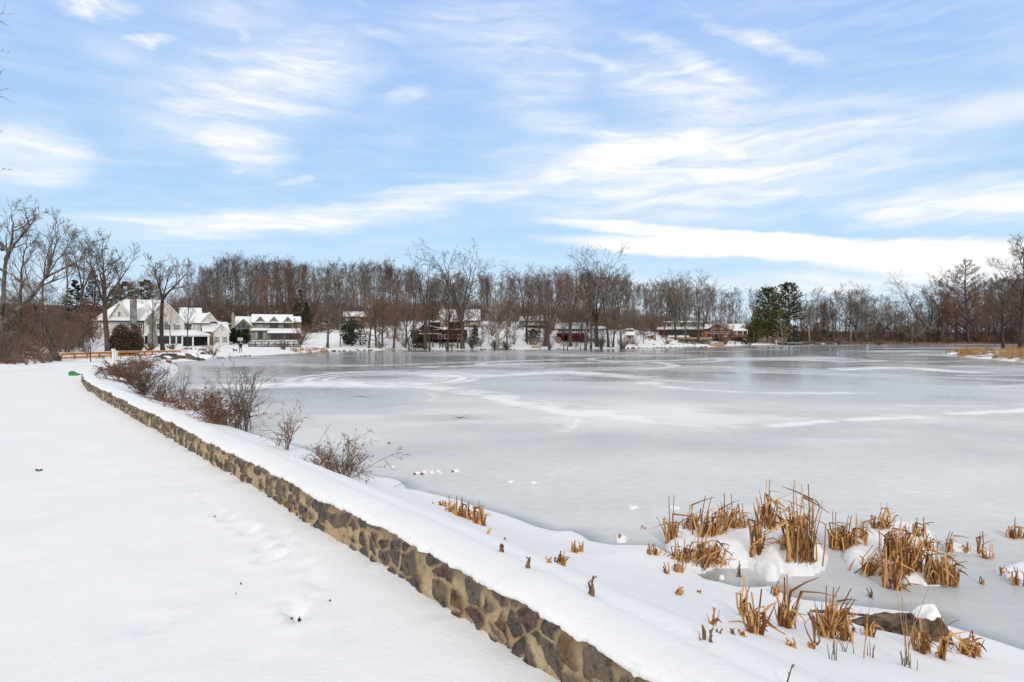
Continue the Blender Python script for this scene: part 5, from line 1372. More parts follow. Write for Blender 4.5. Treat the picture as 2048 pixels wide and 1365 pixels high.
def far_fence(px0, px1, d, pyt, pyb, nr, mat, lab, posts=3):
    x0 = (px0-CX)/F*d; x1 = (px1-CX)/F*d; hh = (pyb-pyt)/F*d
    return rail_fence('rail_fence', (x0, d), (x1, d), posts, (z_top(pyt, d), z_top(pyt, d)), hh, nr, mat, lab, 'fence')
far_fence(879, 891, 124.6, 686.5, 695, 3, 'wood_dark', 'short black rail fence standing on the far snowy shore')
far_fence(897, 910, 125, 690, 696, 1, 'wood_dark', 'single dark handrail sloping beside the black rail fence', 2)
far_fence(828, 846, 126, 687, 696, 2, 'wood_dark', 'dark rail fence left of the thick trunked tall tree')
# vine trellis in front of the sage house
fe = far_fence(498, 601, 124, 683.5, 696.5, 3, 'wood_dark', 'long dark rail trellis carrying snowy vines in front of the sage green house', 9)
a_, l_ = MB(), MB(); rg = random.Random(3)
for i in range(26):
    xx = 10.7*i/26; sh, lv = shrub_mb(200+i, .75, .9, 4, leaves=1, rm=.016, n=(4, 3), lsize=.16, arch=.04)
    o_ = len(a_.v); zo = rg.uniform(.1, .5)
    a_.v += [(v[0]+xx, v[1]-.05, v[2]+zo) for v in sh.v]; a_.f += [tuple(k+o_ for k in f) for f in sh.f]; a_.m += sh.m
a_.build('vine', M['twig_dark'], fe)
q = MB()
for i in range(40):
    xx = rg.uniform(0, 10.6); w = rg.uniform(.1, .35); zz = 1.32+rg.uniform(.0, .1)
    q.slab([(xx-w, -.13, zz), (xx+w, -.13, zz), (xx+w*.8, .13, zz+.02), (xx-w*.8, .13, zz+.02)], .07)
q.build('snow_cover', M['snow'], fe)

# ------------------------------------------------------------------ small things on the far shore
# basketball hoop
d = 123; x = (480.5-CX)/F*d; z = hz(x, d); t = z_top(676, d)-z; bt = z_top(682, d)-z
e = empty('basketball_hoop', (x, d, z), 'basketball hoop with a pale backboard on a slim pole before the arborvitae', 'basketball hoop')
q = MB(); q.tube([(0, .5, -.1), (0, .45, bt*.8), (0, .1, bt+.2)], [.05, .05, .05], 6); q.build('pole', M['metal'], e)
q = MB(); w = .52
q.box(-w, -.02, t-.07, w, .02, t); q.box(-w, -.02, bt, w, .02, bt+.07); q.box(-w, -.02, bt+.07, -w+.07, .02, t-.07); q.box(w-.07, -.02, bt+.07, w, .02, t-.07)
q.box(-.2, -.025, bt+.15, .2, .015, bt+.2); q.box(-.2, -.025, bt+.38, .2, .015, bt+.43)
bb = q.build('backboard', M['trim'], e); q = MB(); q.box(-w+.08, -.005, bt+.08, w-.08, .01, t-.08); q.build('board_panel', M['glass_curtain'], bb)
q = MB(); q.tube([(.22*math.cos(k*.5236), -.25+.22*math.sin(k*.5236), bt+.12) for k in range(13)], [.02]*13, 4); q.build('rim', M['wood_orange'], e)

# person standing on the snowy shore
def skin_body(name, joints, edges, mats, pick, parent, sub=2):
    me = bpy.data.meshes.new(name); me.from_pydata([j[0] for j in joints], edges, [])
    o = bpy.data.objects.new(name, me); COL.objects.link(o)
    sk = o.modifiers.new('s', 'SKIN'); o.modifiers.new('u', 'SUBSURF').levels = sub
    for i, j in enumerate(joints):
        v = me.skin_vertices[0].data[i]; r = j[1]; v.radius = (r, r) if not isinstance(r, tuple) else r; v.use_root = (i == 0)
    bpy.context.view_layer.update()
    m2 = bpy.data.meshes.new_from_object(o.evaluated_get(bpy.context.evaluated_depsgraph_get()))
    bpy.data.objects.remove(o); m2.name = name
    m2.materials.clear()
    for m_ in mats: m2.materials.append(m_)
    for p in m2.polygons: p.material_index = pick(p.center); p.use_smooth = True
    return obj_from(name, m2, parent)
x, d, z = G(481, 706.2); z = hz(x, d)
e = empty('person', (x, d, z), 'person in a dark navy jacket and blue jeans standing on the snowy shore', 'person', None, .15)
J = [((0,0,.95),(.15,.11)), ((0,0,1.18),(.16,.11)), ((0,0,1.40),(.18,.11)), ((0,0,1.50),.065), ((0,-.01,1.58),(.075,.085)), ((0,-.015,1.68),(.08,.095)),
     ((.20,0,1.40),.07), ((.27,-.02,1.16),.055), ((.22,-.17,.98),.042), ((.17,-.24,.96),.035), ((-.20,0,1.40),.07), ((-.27,-.02,1.16),.055), ((-.22,-.15,.96),.042), ((-.17,-.22,.94),.035),
     ((.11,0,.86),.09), ((.14,-.02,.48),.065), ((.16,.02,.08),.05), ((.17,-.12,.04),.04), ((-.11,0,.86),.09), ((-.15,-.02,.48),.065), ((-.17,.02,.08),.05), ((-.19,-.12,.04),.04)]
Ed = [(0,1),(1,2),(2,3),(3,4),(4,5),(2,6),(6,7),(7,8),(8,9),(2,10),(10,11),(11,12),(12,13),(0,14),(14,15),(15,16),(16,17),(0,18),(18,19),(19,20),(20,21)]
def pk(c):
    if c.z > 1.49: return 2
    if c.y < -.19 and .85 < c.z < 1.05: return 2
    if c.z > .86: return 0
    return 1 if c.z > .1 else 0
skin_body('body', J, Ed, [M['navy'], M['jeans'], M['skin']], pk, e)
q = MB()
for k in range(6):
    r0 = .105*math.cos(k*math.pi/12); z0 = 1.67+.13*math.sin(k*math.pi/12); r1 = .105*math.cos((k+1)*math.pi/12); z1 = 1.67+.13*math.sin((k+1)*math.pi/12)
    for i in range(12):
        a0, a1 = i*math.pi/6, (i+1)*math.pi/6
        q.quad((r0*math.cos(a0), r0*math.sin(a0), z0), (r0*math.cos(a1), r0*math.sin(a1), z0), (r1*math.cos(a1), r1*math.sin(a1), z1), (r1*math.cos(a0), r1*math.sin(a0), z1))
q.build('knit_hat', M['cap'], e, smooth=True)
# dog beside the person
x, d, z = G(470, 704.6); z = hz(x, d)
e = empty('dog', (x, d, z), 'small dark grey dog on the snow left of the person', 'dog', None, .2)
J = [((.22,0,.34),(.085,.10)), ((0,0,.33),(.10,.12)), ((-.2,0,.35),(.10,.13)), ((-.31,0,.46),.065), ((-.38,0,.53),.07), ((-.49,0,.50),.035),
     ((.24,.07,.22),.05), ((.28,.07,.12),.028), ((.25,.07,.02),.025), ((.24,-.07,.22),.05), ((.29,-.07,.12),.028), ((.27,-.07,.02),.025),
     ((-.2,.07,.2),.042), ((-.19,.07,.1),.028), ((-.21,.07,.02),.025), ((-.2,-.07,.2),.042), ((-.22,-.07,.1),.028), ((-.24,-.07,.02),.025), ((.36,0,.42),.025), ((.42,0,.5),.015), ((-.36,.04,.6),.022), ((-.36,-.04,.6),.022)]
Ed = [(0,1),(1,2),(2,3),(3,4),(4,5),(0,6),(6,7),(7,8),(0,9),(9,10),(10,11),(2,12),(12,13),(13,14),(2,15),(15,16),(16,17),(0,18),(18,19),(4,20),(4,21)]
skin_body('body', J, Ed, [M['dog']], lambda c: 0, e)

# life ring on a post, dock
d = 186; x = (1553-CX)/F*d; z = hz(x, d)
e = empty('life_ring_post', (x, d, z), 'white life ring on a white post beside the dock', 'life ring')
q = MB(); q.box(-.07, -.05, -.1, .07, .05, z_top(683, d)-z); q.build('post', M['trim'], e)
q = MB(); zc = z_top(683, d)-z; q.tube([(.34*math.cos(k*math.pi/8), -.14, zc+.34*math.sin(k*math.pi/8)) for k in range(17)], [.10]*17, 6); q.build('ring', M['trim'], e, smooth=True)
d = 187; x0 = (1572-CX)/F*d; x1 = (1630-CX)/F*d; zt = z_top(686.6, d)
e = empty('dock', ((x0+x1)/2, d, 0), 'low dark green dock reaching over the ice at the far shore', 'dock')
q = MB(); w = (x1-x0)/2
for k in range(30): q.box(-w+2*w*k/30+.01, 0, zt-.08, -w+2*w*(k+1)/30-.01, 2.4, zt)
q.build('decking', M['dock'], e); q = MB(); q.box(-w, -.06, zt-.3, w, -.003, zt-.02); q.build('edge_beam', M['dock'], e)
for k in range(5):
    q = MB(); xx = -w+.2+(2*w-.4)*k/4; q.tube([(xx, .2, -.3), (xx, .2, zt-.09)], [.1, .1], 7); q.build('pile', M['wood_dark'], e)
q = MB(); q.box(-w*.9, .2, zt+.003, w*.2, 2.2, zt+.08); q.build('snow_cover', M['snow'], e)
# small sign on the rise
d = 139; x = (1221.5-CX)/F*d; z = hz(x, d); e = empty('sign_board', (x, d, z), 'small grey framed board on legs between the trunks on the snowy rise', 'sign')
q = MB(); zt = z_top(671, d)-z; zb = z_top(675.5, d)-z; q.box(-.3, -.03, zb, .3, .03, zt); q.build('panel', M['white_wall'], e)
for s_ in (-.26, .26):
    q = MB(); q.box(s_-.03, .035, -.1, s_+.03, .085, zt+.02); q.build('leg', M['wood_dark'], e)
# ------------------------------------------------------------------ cattails and other dry stalks in the foreground
def blade(mb, pts, w0, w1, thick=.35, tw=0, m=0):
    """a flat dry leaf or stalk following pts"""
    P_ = [Vector(p) for p in pts]; n0 = len(mb.v); n = len(P_)
    for i, p in enumerate(P_):
        d = (P_[min(i+1, n-1)]-P_[max(i-1, 0)]).normalized(); a = d.cross(Vector((math.sin(tw), math.cos(tw), .15)))
        if a.length < 1e-3: a = d.orthogonal()
        a.normalize(); b = d.cross(a); w = w0+(w1-w0)*i/(n-1)
        for s_ in ((1, 0), (0, thick), (-1, 0), (0, -thick)):
            q = p+a*s_[0]*w+b*s_[1]*w; mb.v.append((q.x, q.y, q.z))
        if i:
            o = n0+(i-1)*4
            for j in range(4): mb.f.append((o+j, o+(j+1)%4, o+4+(j+1)%4, o+4+j)); mb.m.append(m)
    e = n0+(n-1)*4; mb.f.append((e, e+1, e+2, e+3)); mb.m.append(m)
def clump(px, py, hpx, wpx, n, label, seed, bend=.55, lean=0., up=2, mat='cattail', stub=.25, flat=.0, zoff=-.03):
    """a broken clump of cattail: photo foot (px, py), height and width in photo pixels"""
    rg = random.Random(seed); x, d, z = G(px, py)
    k = d/F; hgt = hpx*k/ (1 if True else 1); wd = wpx*k; q = MB()
    for i in range(n):
        bx, by = rg.gauss(0, wd*.3), rg.gauss(0, max(.03, wd*.22)); h = hgt*rg.uniform(.38, .84)
        if rg.random() < stub: h *= .4
        w = rg.uniform(.008, .0175); tw = rg.uniform(-.9, .9)
        la = lean+rg.gauss(0, .22); lb = rg.gauss(0, .15)
        base = Vector((bx, by, zoff)); tip = base+Vector((la*h, lb*h, h-zoff))
        if rg.random() < min(1, bend+.2):
            f = rg.uniform(.55, 1.); kn = base.lerp(tip, f); az = rg.gauss(0 if lean >= 0 else math.pi, 1.1); L = h*rg.uniform(.35, .95); dr = rg.uniform(-1.1, -.1)
            if rg.random() < .25: dr = rg.uniform(0, .5)
            hor = math.cos(dr)*L
            end = kn+Vector((math.cos(az)*hor, math.sin(az)*hor*.5, math.sin(dr)*L))
            if end.z < .01: end.z = .01
            blade(q, [base, base.lerp(kn, .5)+Vector((rg.gauss(0, .01), 0, 0)), kn], w, w*.9, .45, tw); blade(q, [kn-Vector((0, 0, .004)), kn.lerp(end, .5)+Vector((0, 0, .012)), end], w*.95, w*.2, .3, tw)
        else:
            mid = base.lerp(tip, .5)+Vector((rg.gauss(0, .012), rg.gauss(0, .01), 0)); blade(q, [base, mid, tip], w, w*.22, .45, tw)
    for i in range(up):
        bx = rg.gauss(0, wd*.22); h = hgt*rg.uniform(.96, 1.06); blade(q, [(bx, 0, zoff), (bx+rg.gauss(0, .012), 0, h*.5), (bx+lean*h*.5+rg.gauss(0, .02), 0, h)], .010, .006, .6, 0)
    for i in range(int(n*flat)):
        az = rg.uniform(0, 6.28); L = hgt*rg.uniform(.3, .8); b = Vector((rg.gauss(0, wd*.4), rg.gauss(0, wd*.2), .02)); blade(q, [b, b+Vector((math.cos(az)*L*.5, math.sin(az)*L*.3, rg.uniform(.02, .1))), b+Vector((math.cos(az)*L, math.sin(az)*L*.6, .015))], .009, .006, .4, 0)
    xs_ = [v[0] for v in q.v if v[2] < .005]; blade(q, [(min(xs_), 0, zoff-.01), (0, .004, zoff-.01), (max(xs_), 0, zoff-.01)], .02, .02, 1., 0)
    o = q.build('cattail_clump' if n > 3 else 'cattail_stub', M[mat], None, (x, d, z))
    return tag(o, label, 'cattail')
cl = [  # px, py, height, width, count, options, label
 (1341,1080,84,26,20,dict(), 'upright dry cattail clump at the far left end of the larger snowy reed island'),
 (1384,1056,44,30,22,dict(bend=.3), 'short bundled cattail clump behind the left part of the larger reed island'),
 (1424,1070,76,46,46,dict(lean=.12,bend=.35,flat=.1), 'thick leaning cattail clump near the left middle of the larger reed island'),
 (1454,1050,62,20,14,dict(bend=.3), 'narrow upright cattail clump right of the thick leaning clump'),
 (1478,1056,46,30,18,dict(bend=.8,flat=.3), 'low tangled cattail clump in the middle of the larger reed island'),
 (1514,1108,98,22,26,dict(bend=.4), 'tall cattail clump standing at the front middle of the larger reed island'),
 (1533,1052,88,30,26,dict(bend=.6,flat=.2), 'cattail clump with one long upright spike behind the snow hump'),
 (1606,1117,150,44,54,dict(bend=.35,up=4,lean=-.04), 'tallest cattail clump with thin upright spikes at the right end of the larger reed island'),
 (1580,1092,84,34,24,dict(bend=.85,flat=.3), 'tangled bent cattails just left of the tallest cattail clump'),
 (1402,1122,66,60,46,dict(lean=.22,bend=.45,flat=.3), 'flattened fan of cattail leaves at the front left of the larger reed island'),
 (1364,1118,44,30,16,dict(bend=.9,flat=.4), 'low broken cattails beside the flattened fan on the left'),
 (1668,1092,66,26,18,dict(bend=.9), 'pointed arching cattail clump at the left tip of the smaller reed island'),
 (1696,1094,60,42,28,dict(bend=.8,lean=.1,flat=.3), 'cattail clump with long bent leaves on the smaller reed island'),
 (1722,1074,46,20,9,dict(bend=.9), 'few cattail leaves folded to a peak at the back of the smaller reed island'),
 (1750,1056,26,24,9,dict(bend=.9), 'short bent cattail stubs at the rear left of the smaller reed island'),
 (1766,1058,52,26,14,dict(bend=.8), 'cattail leaf folded in a high point at the rear of the smaller reed island'),
 (1787,1112,80,44,50,dict(bend=.4,lean=.1), 'dense upright cattail sheaf in the centre of the smaller reed island'),
 (1812,1144,98,52,60,dict(bend=.35,lean=.06), 'widest cattail sheaf at the front of the smaller reed island'),
 (1840,1072,38,26,12,dict(bend=.9), 'hooked cattail leaves at the back right of the smaller reed island'),
 (1880,1162,80,34,40,dict(bend=.25), 'stiff cattail bundle at the right front corner of the smaller reed island'),
 (1900,1166,50,22,20,dict(lean=.2,bend=.3), 'cattail leaves leaning right off the stiff bundle'),
 (1732,1146,56,40,24,dict(lean=.75,bend=.2), 'cattail leaves thrown far over to the right, front left of the smaller island'),
 (1771,1176,84,10,5,dict(bend=.4), 'sparse tall cattail stalks standing in the ice before the smaller reed island'),
 (1796,1180,58,20,10,dict(bend=.8,flat=.4), 'broken cattail stems with a snow knob before the smaller island'),
 (1857,1096,28,30,12,dict(bend=.9,flat=.3), 'small messy cattail tuft between the sheaf and the hooked leaves'),
 (1897,1102,38,20,12,dict(bend=.5,lean=.15), 'cattail stub pair leaning right on the small drift east of the reed islands'),
 (1936,1102,18,8,4,dict(bend=.1,lean=-.25), 'single slanting cattail stub on the small drift'),
 (1962,1106,42,16,5,dict(bend=1), 'thin arched cattail leaf above the small drift'),
 (1972,1116,28,22,8,dict(bend=.2), 'spread cattail stubs at the right end of the small drift'),
 (2033,1076,40,30,20,dict(bend=.5), 'cattail clump on the ice at the right edge of the picture'),
 (1963,1168,15,8,4,dict(bend=.6), 'tiny cattail stub in a flake of snow on the ice'),
 (2006,1146,12,14,5,dict(bend=.6), 'tiny cattail stubs on the snow patch at the right edge'),
 (2032,1170,36,22,8,dict(bend=.7), 'cattail stubs at the front of the snow patch at the right edge'),
 (1487,1232,78,12,12,dict(bend=.55), 'slender tall cattail stalks on the near bank below the pool'),
 (1511,1266,84,18,18,dict(bend=.5,flat=.15), 'cattail stalks with one long leaf bent right on the near bank'),
 (1572,1255,104,18,20,dict(bend=.25), 'narrow tall cattail bundle on the near bank left of the flat driftwood'),
 (1550,1192,28,10,7,dict(bend=.6), 'small cattail tuft on the snow point beside the pool'),
 (1653,1275,98,24,26,dict(bend=.3,lean=.05), 'tall cattail bundle standing in front of the flat driftwood'),
 (1668,1260,84,34,16,dict(bend=.3,lean=.5), 'cattail leaves slanting up to the right behind the tall bundle'),
 (1687,1280,52,20,12,dict(bend=.8,flat=.2), 'curled cattail leaves at the right foot of the tall bundle'),
 (1736,1271,44,14,11,dict(bend=.45), 'cattail stub before the pointed left end of the brown boulder'),
 (1843,1304,66,16,22,dict(bend=.3), 'cattail bundle before the snow topped end of the brown boulder'),
 (1884,1318,82,10,9,dict(bend=.3), 'two tall thin cattail spikes right of the brown boulder'),
 (1930,1309,40,22,16,dict(bend=.9,flat=.2), 'rounded broken cattail tuft holding a ball of snow at the lower right'),
 (1948,1309,48,14,12,dict(bend=.4), 'dark cattail tuft right of the tuft with the snow ball'),
 (1583,1293,18,14,7,dict(bend=.9), 'drooping cattail stub on the snow below the narrow tall bundle'),
 (1427,1250,34,8,8,dict(bend=.2), 'frayed thick cattail stub on the near bank, left of all the tall bundles'),
 (1626,1298,14,6,4,dict(bend=.8), 'tiny cattail stub left below the tall bundle at the driftwood'),
 (1487,1273,10,8,4,dict(bend=.5), 'low chopped stub between the two tall near bank bundles'),
 (905,1026,34,20,12,dict(bend=.3), 'left group of the cattail row along the bank near the wall'),
 (922,1034,40,18,14,dict(bend=.4), 'middle group of the cattail row along the bank near the wall'),
 (940,1040,30,18,10,dict(bend=.6), 'sparse bent group between the middle and right of the bank cattail row'),
 (956,1048,46,10,12,dict(bend=.15), 'tallest right hand group of the bank cattail row'),
 (966,1052,40,8,8,dict(bend=.15), 'last thin group at the right end of the bank cattail row'),
 (884,1012,10,22,8,dict(bend=1,flat=.4), 'flattened curl of dry leaves at the left end of the bank cattail row'),
 (1150,1106,24,12,10,dict(bend=.2), 'left half of a split cattail tuft on the bank edge by the ice'),
 (1161,1104,22,12,9,dict(bend=.3,lean=.2), 'right half of a split cattail tuft on the bank edge by the ice'),
 (1098,1133,18,9,9,dict(bend=.2), 'chopped cattail stub on the bank, left neighbour of a drooping tuft'),
 (1122,1130,27,16,14,dict(bend=.7), 'drooping cattail tuft on the bank right of a chopped stub'),
 (974,1074,16,8,3,dict(bend=0,lean=.5), 'slanting twig stub in the snow below the bank cattail row'),
 (1010,1086,10,4,4,dict(bend=0), 'lone peg of cattail in the smooth bank snow'),
 (1298,1107,20,7,7,dict(bend=.2), 'cattail peg pair at the snow edge left of the larger reed island'),
 (1310,1110,22,10,4,dict(bend=1), 'looped cattail leaf at the snow edge left of the larger reed island'),
 (1334,1148,22,10,3,dict(bend=.9), 'thin folded cattail leaf in the snow before the larger reed island'),
 (1357,1144,26,18,13,dict(bend=.5), 'cattail tuft in a melted hollow before the larger reed island'),
 (1358,1190,16,10,8,dict(bend=.3), 'small fanned cattail stub on the bank snow below the melted hollow'),
 (1399,1186,6,5,4,dict(bend=.3), 'barely showing cattail stub on the bank above the frayed thick stub'),
 (1286,1057,6,8,4,dict(bend=.5), 'tiny stub frozen into the ice left of the larger reed island'),
 (1240,1074,6,4,4,dict(bend=0), 'peg of cattail on top of the round snow cushion in the ice'),
]
for i, (px, py, hh, ww, n, kw, lab) in enumerate(cl):
    clump(px, py, hh, ww, max(2, int(n*1.65)), lab, 4000+i, **kw)
for i, (px, py, hh, ww, n, kw, lab) in enumerate([
 (1182,1180,27,10,4,dict(bend=0), 'three dark upright stalks alone on the bank snow'),
 (1478,1154,31,8,5,dict(bend=.1), 'dark weathered stub standing in the frozen pool'),
 (1057,1126,12,4,3,dict(bend=0,lean=-.3), 'short grey twig slanting out of the bank snow'),
 (1003,1095,7,5,3,dict(bend=1), 'tiny hooped dark stem beside the lone cattail peg'),
 (1742,1195,18,8,7,dict(bend=.2,lean=-.3), 'dark slanting stub frozen in the ice above the driftwood'),
 (1408,1279,28,4,3,dict(bend=0), 'thin brown twig stub left of a row of dark pegs on the near bank'),
 (1422,1285,26,10,3,dict(bend=0,lean=.3), 'slanting thin dark stems beside the brown twig stub'),
 (1437,1272,14,6,3,dict(bend=0,lean=.2), 'pair of dark pegs in the near bank snow'),
 (1463,1268,11,4,2,dict(bend=0,lean=.5), 'small slanted splinter in the near bank snow'),
 (1630,1290,62,6,2,dict(bend=0,lean=-.35), 'thin stem leaning left beside the tall bundle at the driftwood')]):
    clump(px, py, hh, ww, n, lab, 4600+i, mat='cattail_dark', **kw)
# thin grasses
def grass_tuft(px, py, hpx, n, spread, lab, seed, mat='twig_grey'):
    rg = random.Random(seed); x, d, z = G(px, py); k = d/F; q = MB()
    for i in range(n):
        h = hpx*k*rg.uniform(.55, 1.02) if i else hpx*k; sx = rg.gauss(0, spread)
        pts = [(rg.gauss(0, .02), rg.gauss(0, .02), -.02)]
        for j in range(1, 6): f = j/5; pts.append((pts[0][0]+sx*h*f**1.5, pts[0][1]+rg.gauss(0, .004), h*f*(1-.15*abs(sx)*f)))
        q.tube(pts, [.0045, .004, .0035, .003, .0025, .002], 4)
    o = q.build('grass_stem', M[mat], None, (x, d, z)); return tag(o, lab, 'dry grass')
grass_tuft(1721,1315,104,2,.08,'tall pale grass stem in front of the left tip of the brown boulder',1,'straw'); grass_tuft(1818,1331,172,5,.12,'tallest grass stem arching past the snow topped boulder',2,'straw'); grass_tuft(1812,1334,30,9,.25,'low tuft of dark grass at the foot of the tallest grass stem',3)
grass_tuft(1666,1320,40,4,.3,'few dark grass stems below the tall bundle at the driftwood',4); grass_tuft(1697,1306,34,4,.35,'crossed grass stems between the curled cattails and the tall pale stem',5); grass_tuft(1751,1317,32,3,.35,'short leaning grass stems below the boulder tip',6); grass_tuft(1737,1312,34,2,.05,'single fine upright grass stem below the boulder tip',7); grass_tuft(1658,1310,36,1,.05,'lone pale grass stem left of the few dark stems',8)
def twig_thing(px, py, hpx, lean, lab, seed, nb=4):
    rg = random.Random(seed); x, d, z = G(px, py); k = d/F; h = hpx*k; q = MB()
    p = limb(rg, (0, 0, -.03), (lean, 0, 1), h*math.sqrt(1+lean*lean), .006, .003, 6, .06, 0); q.tube(p[0], p[1], 5)
    for i in range(nb):
        a, dd, r_ = along(p, rg.uniform(.4, .95)); c = limb(rg, a, rotdir(dd, R(35), rg.uniform(0, 6)), h*.16, .003, .002, 3, .1, 0); q.tube(c[0], c[1], 4)
    o = q.build('twig', M['twig_dark'], None, (x, d, z)); return tag(o, lab, 'twig')
twig_thing(1571, 1366, 46, .28, 'dark forked twig poking from the snow at the bottom edge', 1)
twig_thing(732, 968, 18, .02, 'short upright twig on the bank by the spiky bare bush', 2, 1)
twig_thing(783, 974, 14, 1.9, 'thin branch lying over the bank edge onto the ice', 3, 3)
# ------------------------------------------------------------------ shrubs between wall and ice
def sh(name, px, py, hpx, spread, ns, mat, lab, seed, leafmat=None, **kw):
    x, d, z = G(px, py); return put_shrub(name, seed, (x, d, z-.03), hpx*d/F, spread, ns, M[mat], lab, 'shrub', M[leafmat] if leafmat else None, **kw)
sh('bare_bush', 688, 955, 84, 1.7, 30, 'twig_rust', 'spiky leafless bush with seed clusters at the bank edge, nearest to the camera', 11, 'twig_dark', leaves=1, arch=.05, rm=.0038, n=(6, 4), lsize=.035)
sh('bare_bush', 640, 932, 50, 1.9, 24, 'twig_rust', 'low sprawling bare stems left of the spiky leafless bush', 12, arch=.12, rm=.0038, n=(5, 4))
sh('sapling', 574, 900, 92, .6, 8, 'twig_rust', 'reddish branching shrub with open twigs behind the wall snow', 13, 'twig_dark', leaves=1, rm=.005, n=(6, 4), lsize=.03)
sh('sapling', 553, 892, 40, .5, 3, 'twig', 'small thin stems beside the reddish branching shrub', 14, rm=.004)
sh('sapling', 492, 862, 142, .42, 10, 'twig_dark', 'tall thin leafless sapling cluster rising above the ice', 15, rm=.0075, n=(7, 4))
sh('sapling', 474, 856, 112, .7, 9, 'twig_dark', 'shorter curving stems left of the tall thin sapling cluster', 16, rm=.006, n=(6, 4))
sh('bramble', 425, 842, 72, 1.2, 30, 'twig_rust', 'dense rust brown bramble full of dead leaves behind the wall', 17, 'leaf_brown', leaves=2, arch=.08, rm=.006, n=(6, 4), lsize=.05)
sh('bramble', 383, 821, 56, 1.8, 28, 'twig_rust', 'left shoulder of brown bramble with fewer leaves', 18, 'leaf_brown', leaves=1, arch=.10, rm=.006, n=(6, 4), lsize=.05)
sh('bramble', 452, 851, 56, 1.7, 26, 'twig_rust', 'lower right bramble mixed with snow behind the wall', 19, 'leaf_brown', leaves=1, arch=.10, rm=.006, n=(5, 4), lsize=.05)
sh('bare_bush', 285, 790, 66, .85, 42, 'twig_dark', 'fan shaped grey bush of many upright stems behind the far wall', 20, rm=.009, n=(5, 3))
sh('bare_bush', 318, 800, 54, .9, 22, 'twig', 'smaller grey bush leaning right beside the fan shaped bush', 21, rm=.008, n=(5, 3))
sh('bramble', 258, 768, 52, 1.2, 30, 'twig_rust', 'brown bramble tumbling over the curve of the wall', 22, 'leaf_brown', leaves=1, arch=.1, rm=.010, n=(6, 4), lsize=.09)
sh('bramble', 236, 752, 34, 1.3, 22, 'twig_rust', 'low brown bramble clinging to the inner face of the wall curve', 23, 'leaf_brown', leaves=1, arch=.12, rm=.010, n=(6, 4), lsize=.09)
sh('bramble', 278, 742, 36, 1.3, 24, 'twig', 'dark brown bramble at the lake end of the wall before the boulders', 24, 'leaf_brown', leaves=1, arch=.08, rm=.011, n=(6, 4), lsize=.08)
sh('bramble', 340, 806, 40, 1.8, 20, 'twig_rust', 'low rusty bramble filling the gap between grey bushes and left shoulder of bramble', 27, 'leaf_brown', leaves=1, arch=.1, rm=.007, n=(5, 4), lsize=.05)
sh('bare_bush', 362, 806, 72, .5, 7, 'twig_dark', 'few thin twigs standing against the ice left of the brambles', 25, rm=.006, n=(5, 3))
sh('bramble', 425, 714, 26, 1.0, 18, 'twig_rust', 'rust coloured bare bush by the snowy boulders on the far shore', 26, rm=.018, n=(5, 4))
# shrubs along the far shore
for i, (px, py, hp, spd, ns, mat, lab) in enumerate([
 (568, 700, 22, .9, 16, 'twig', 'bare bush on the shore before the vine trellis'), (944, 697, 26, .8, 20, 'twig_dark', 'bare bush at the waterline right of the tallest tree'), (990, 698, 18, 1.2, 26, 'twig_dark', 'dark low bush at the foot of the pale sycamore'),
 (1012, 698, 16, 1.2, 22, 'twig_dark', 'dark low bush right of the sycamore foot'), (1068, 690, 16, 1.5, 20, 'twig_pale', 'pale low weeping shrub on the snow left of the massive tree'), (1203, 697, 22, .9, 18, 'twig_dark', 'bush of dark stems at the waterline below the white outbuilding'),
 (1247, 697, 20, 1.1, 24, 'twig_rust', 'reddish spreading bush at the foot of the grey green tree'), (1450, 690, 40, .8, 20, 'twig_rust', 'pinkish bare shrub before the red house balcony'), (1334, 688, 10, 1.4, 16, 'twig_rust', 'low brown tuft on the lawn before the cream house'),
 (1678, 690, 20, 1., 22, 'twig', 'bare brown bush at the far waterline left of the double trunked tree'), (1758, 690, 10, 1.2, 16, 'twig_dark', 'low dark bush at the far waterline right of the double trunked tree'), (1100, 668, 26, 1., 20, 'twig_rust', 'russet bush behind the massive multi stemmed tree'),
 (985, 672, 30, 1., 20, 'twig_rust', 'russet bush on the slope left of the sycamore trunk'), (760, 697, 14, 1.2, 18, 'twig', 'low bush beneath the golden willow'), (600, 690, 44, 1.1, 26, 'twig_rust', 'wide bare shrub with reddish twigs at the right corner of the sage green house'),
 (300, 702, 16, 1.3, 26, 'twig_rust', 'brown low hedge bush before the big stone chimney of the beige house'), (345, 699, 12, 1.3, 20, 'twig', 'brown low bush under the sun porch windows')]):
    sh('bush', px, py, hp, spd, ns, mat, lab, 100+i, rm=.022, n=(5, 3))
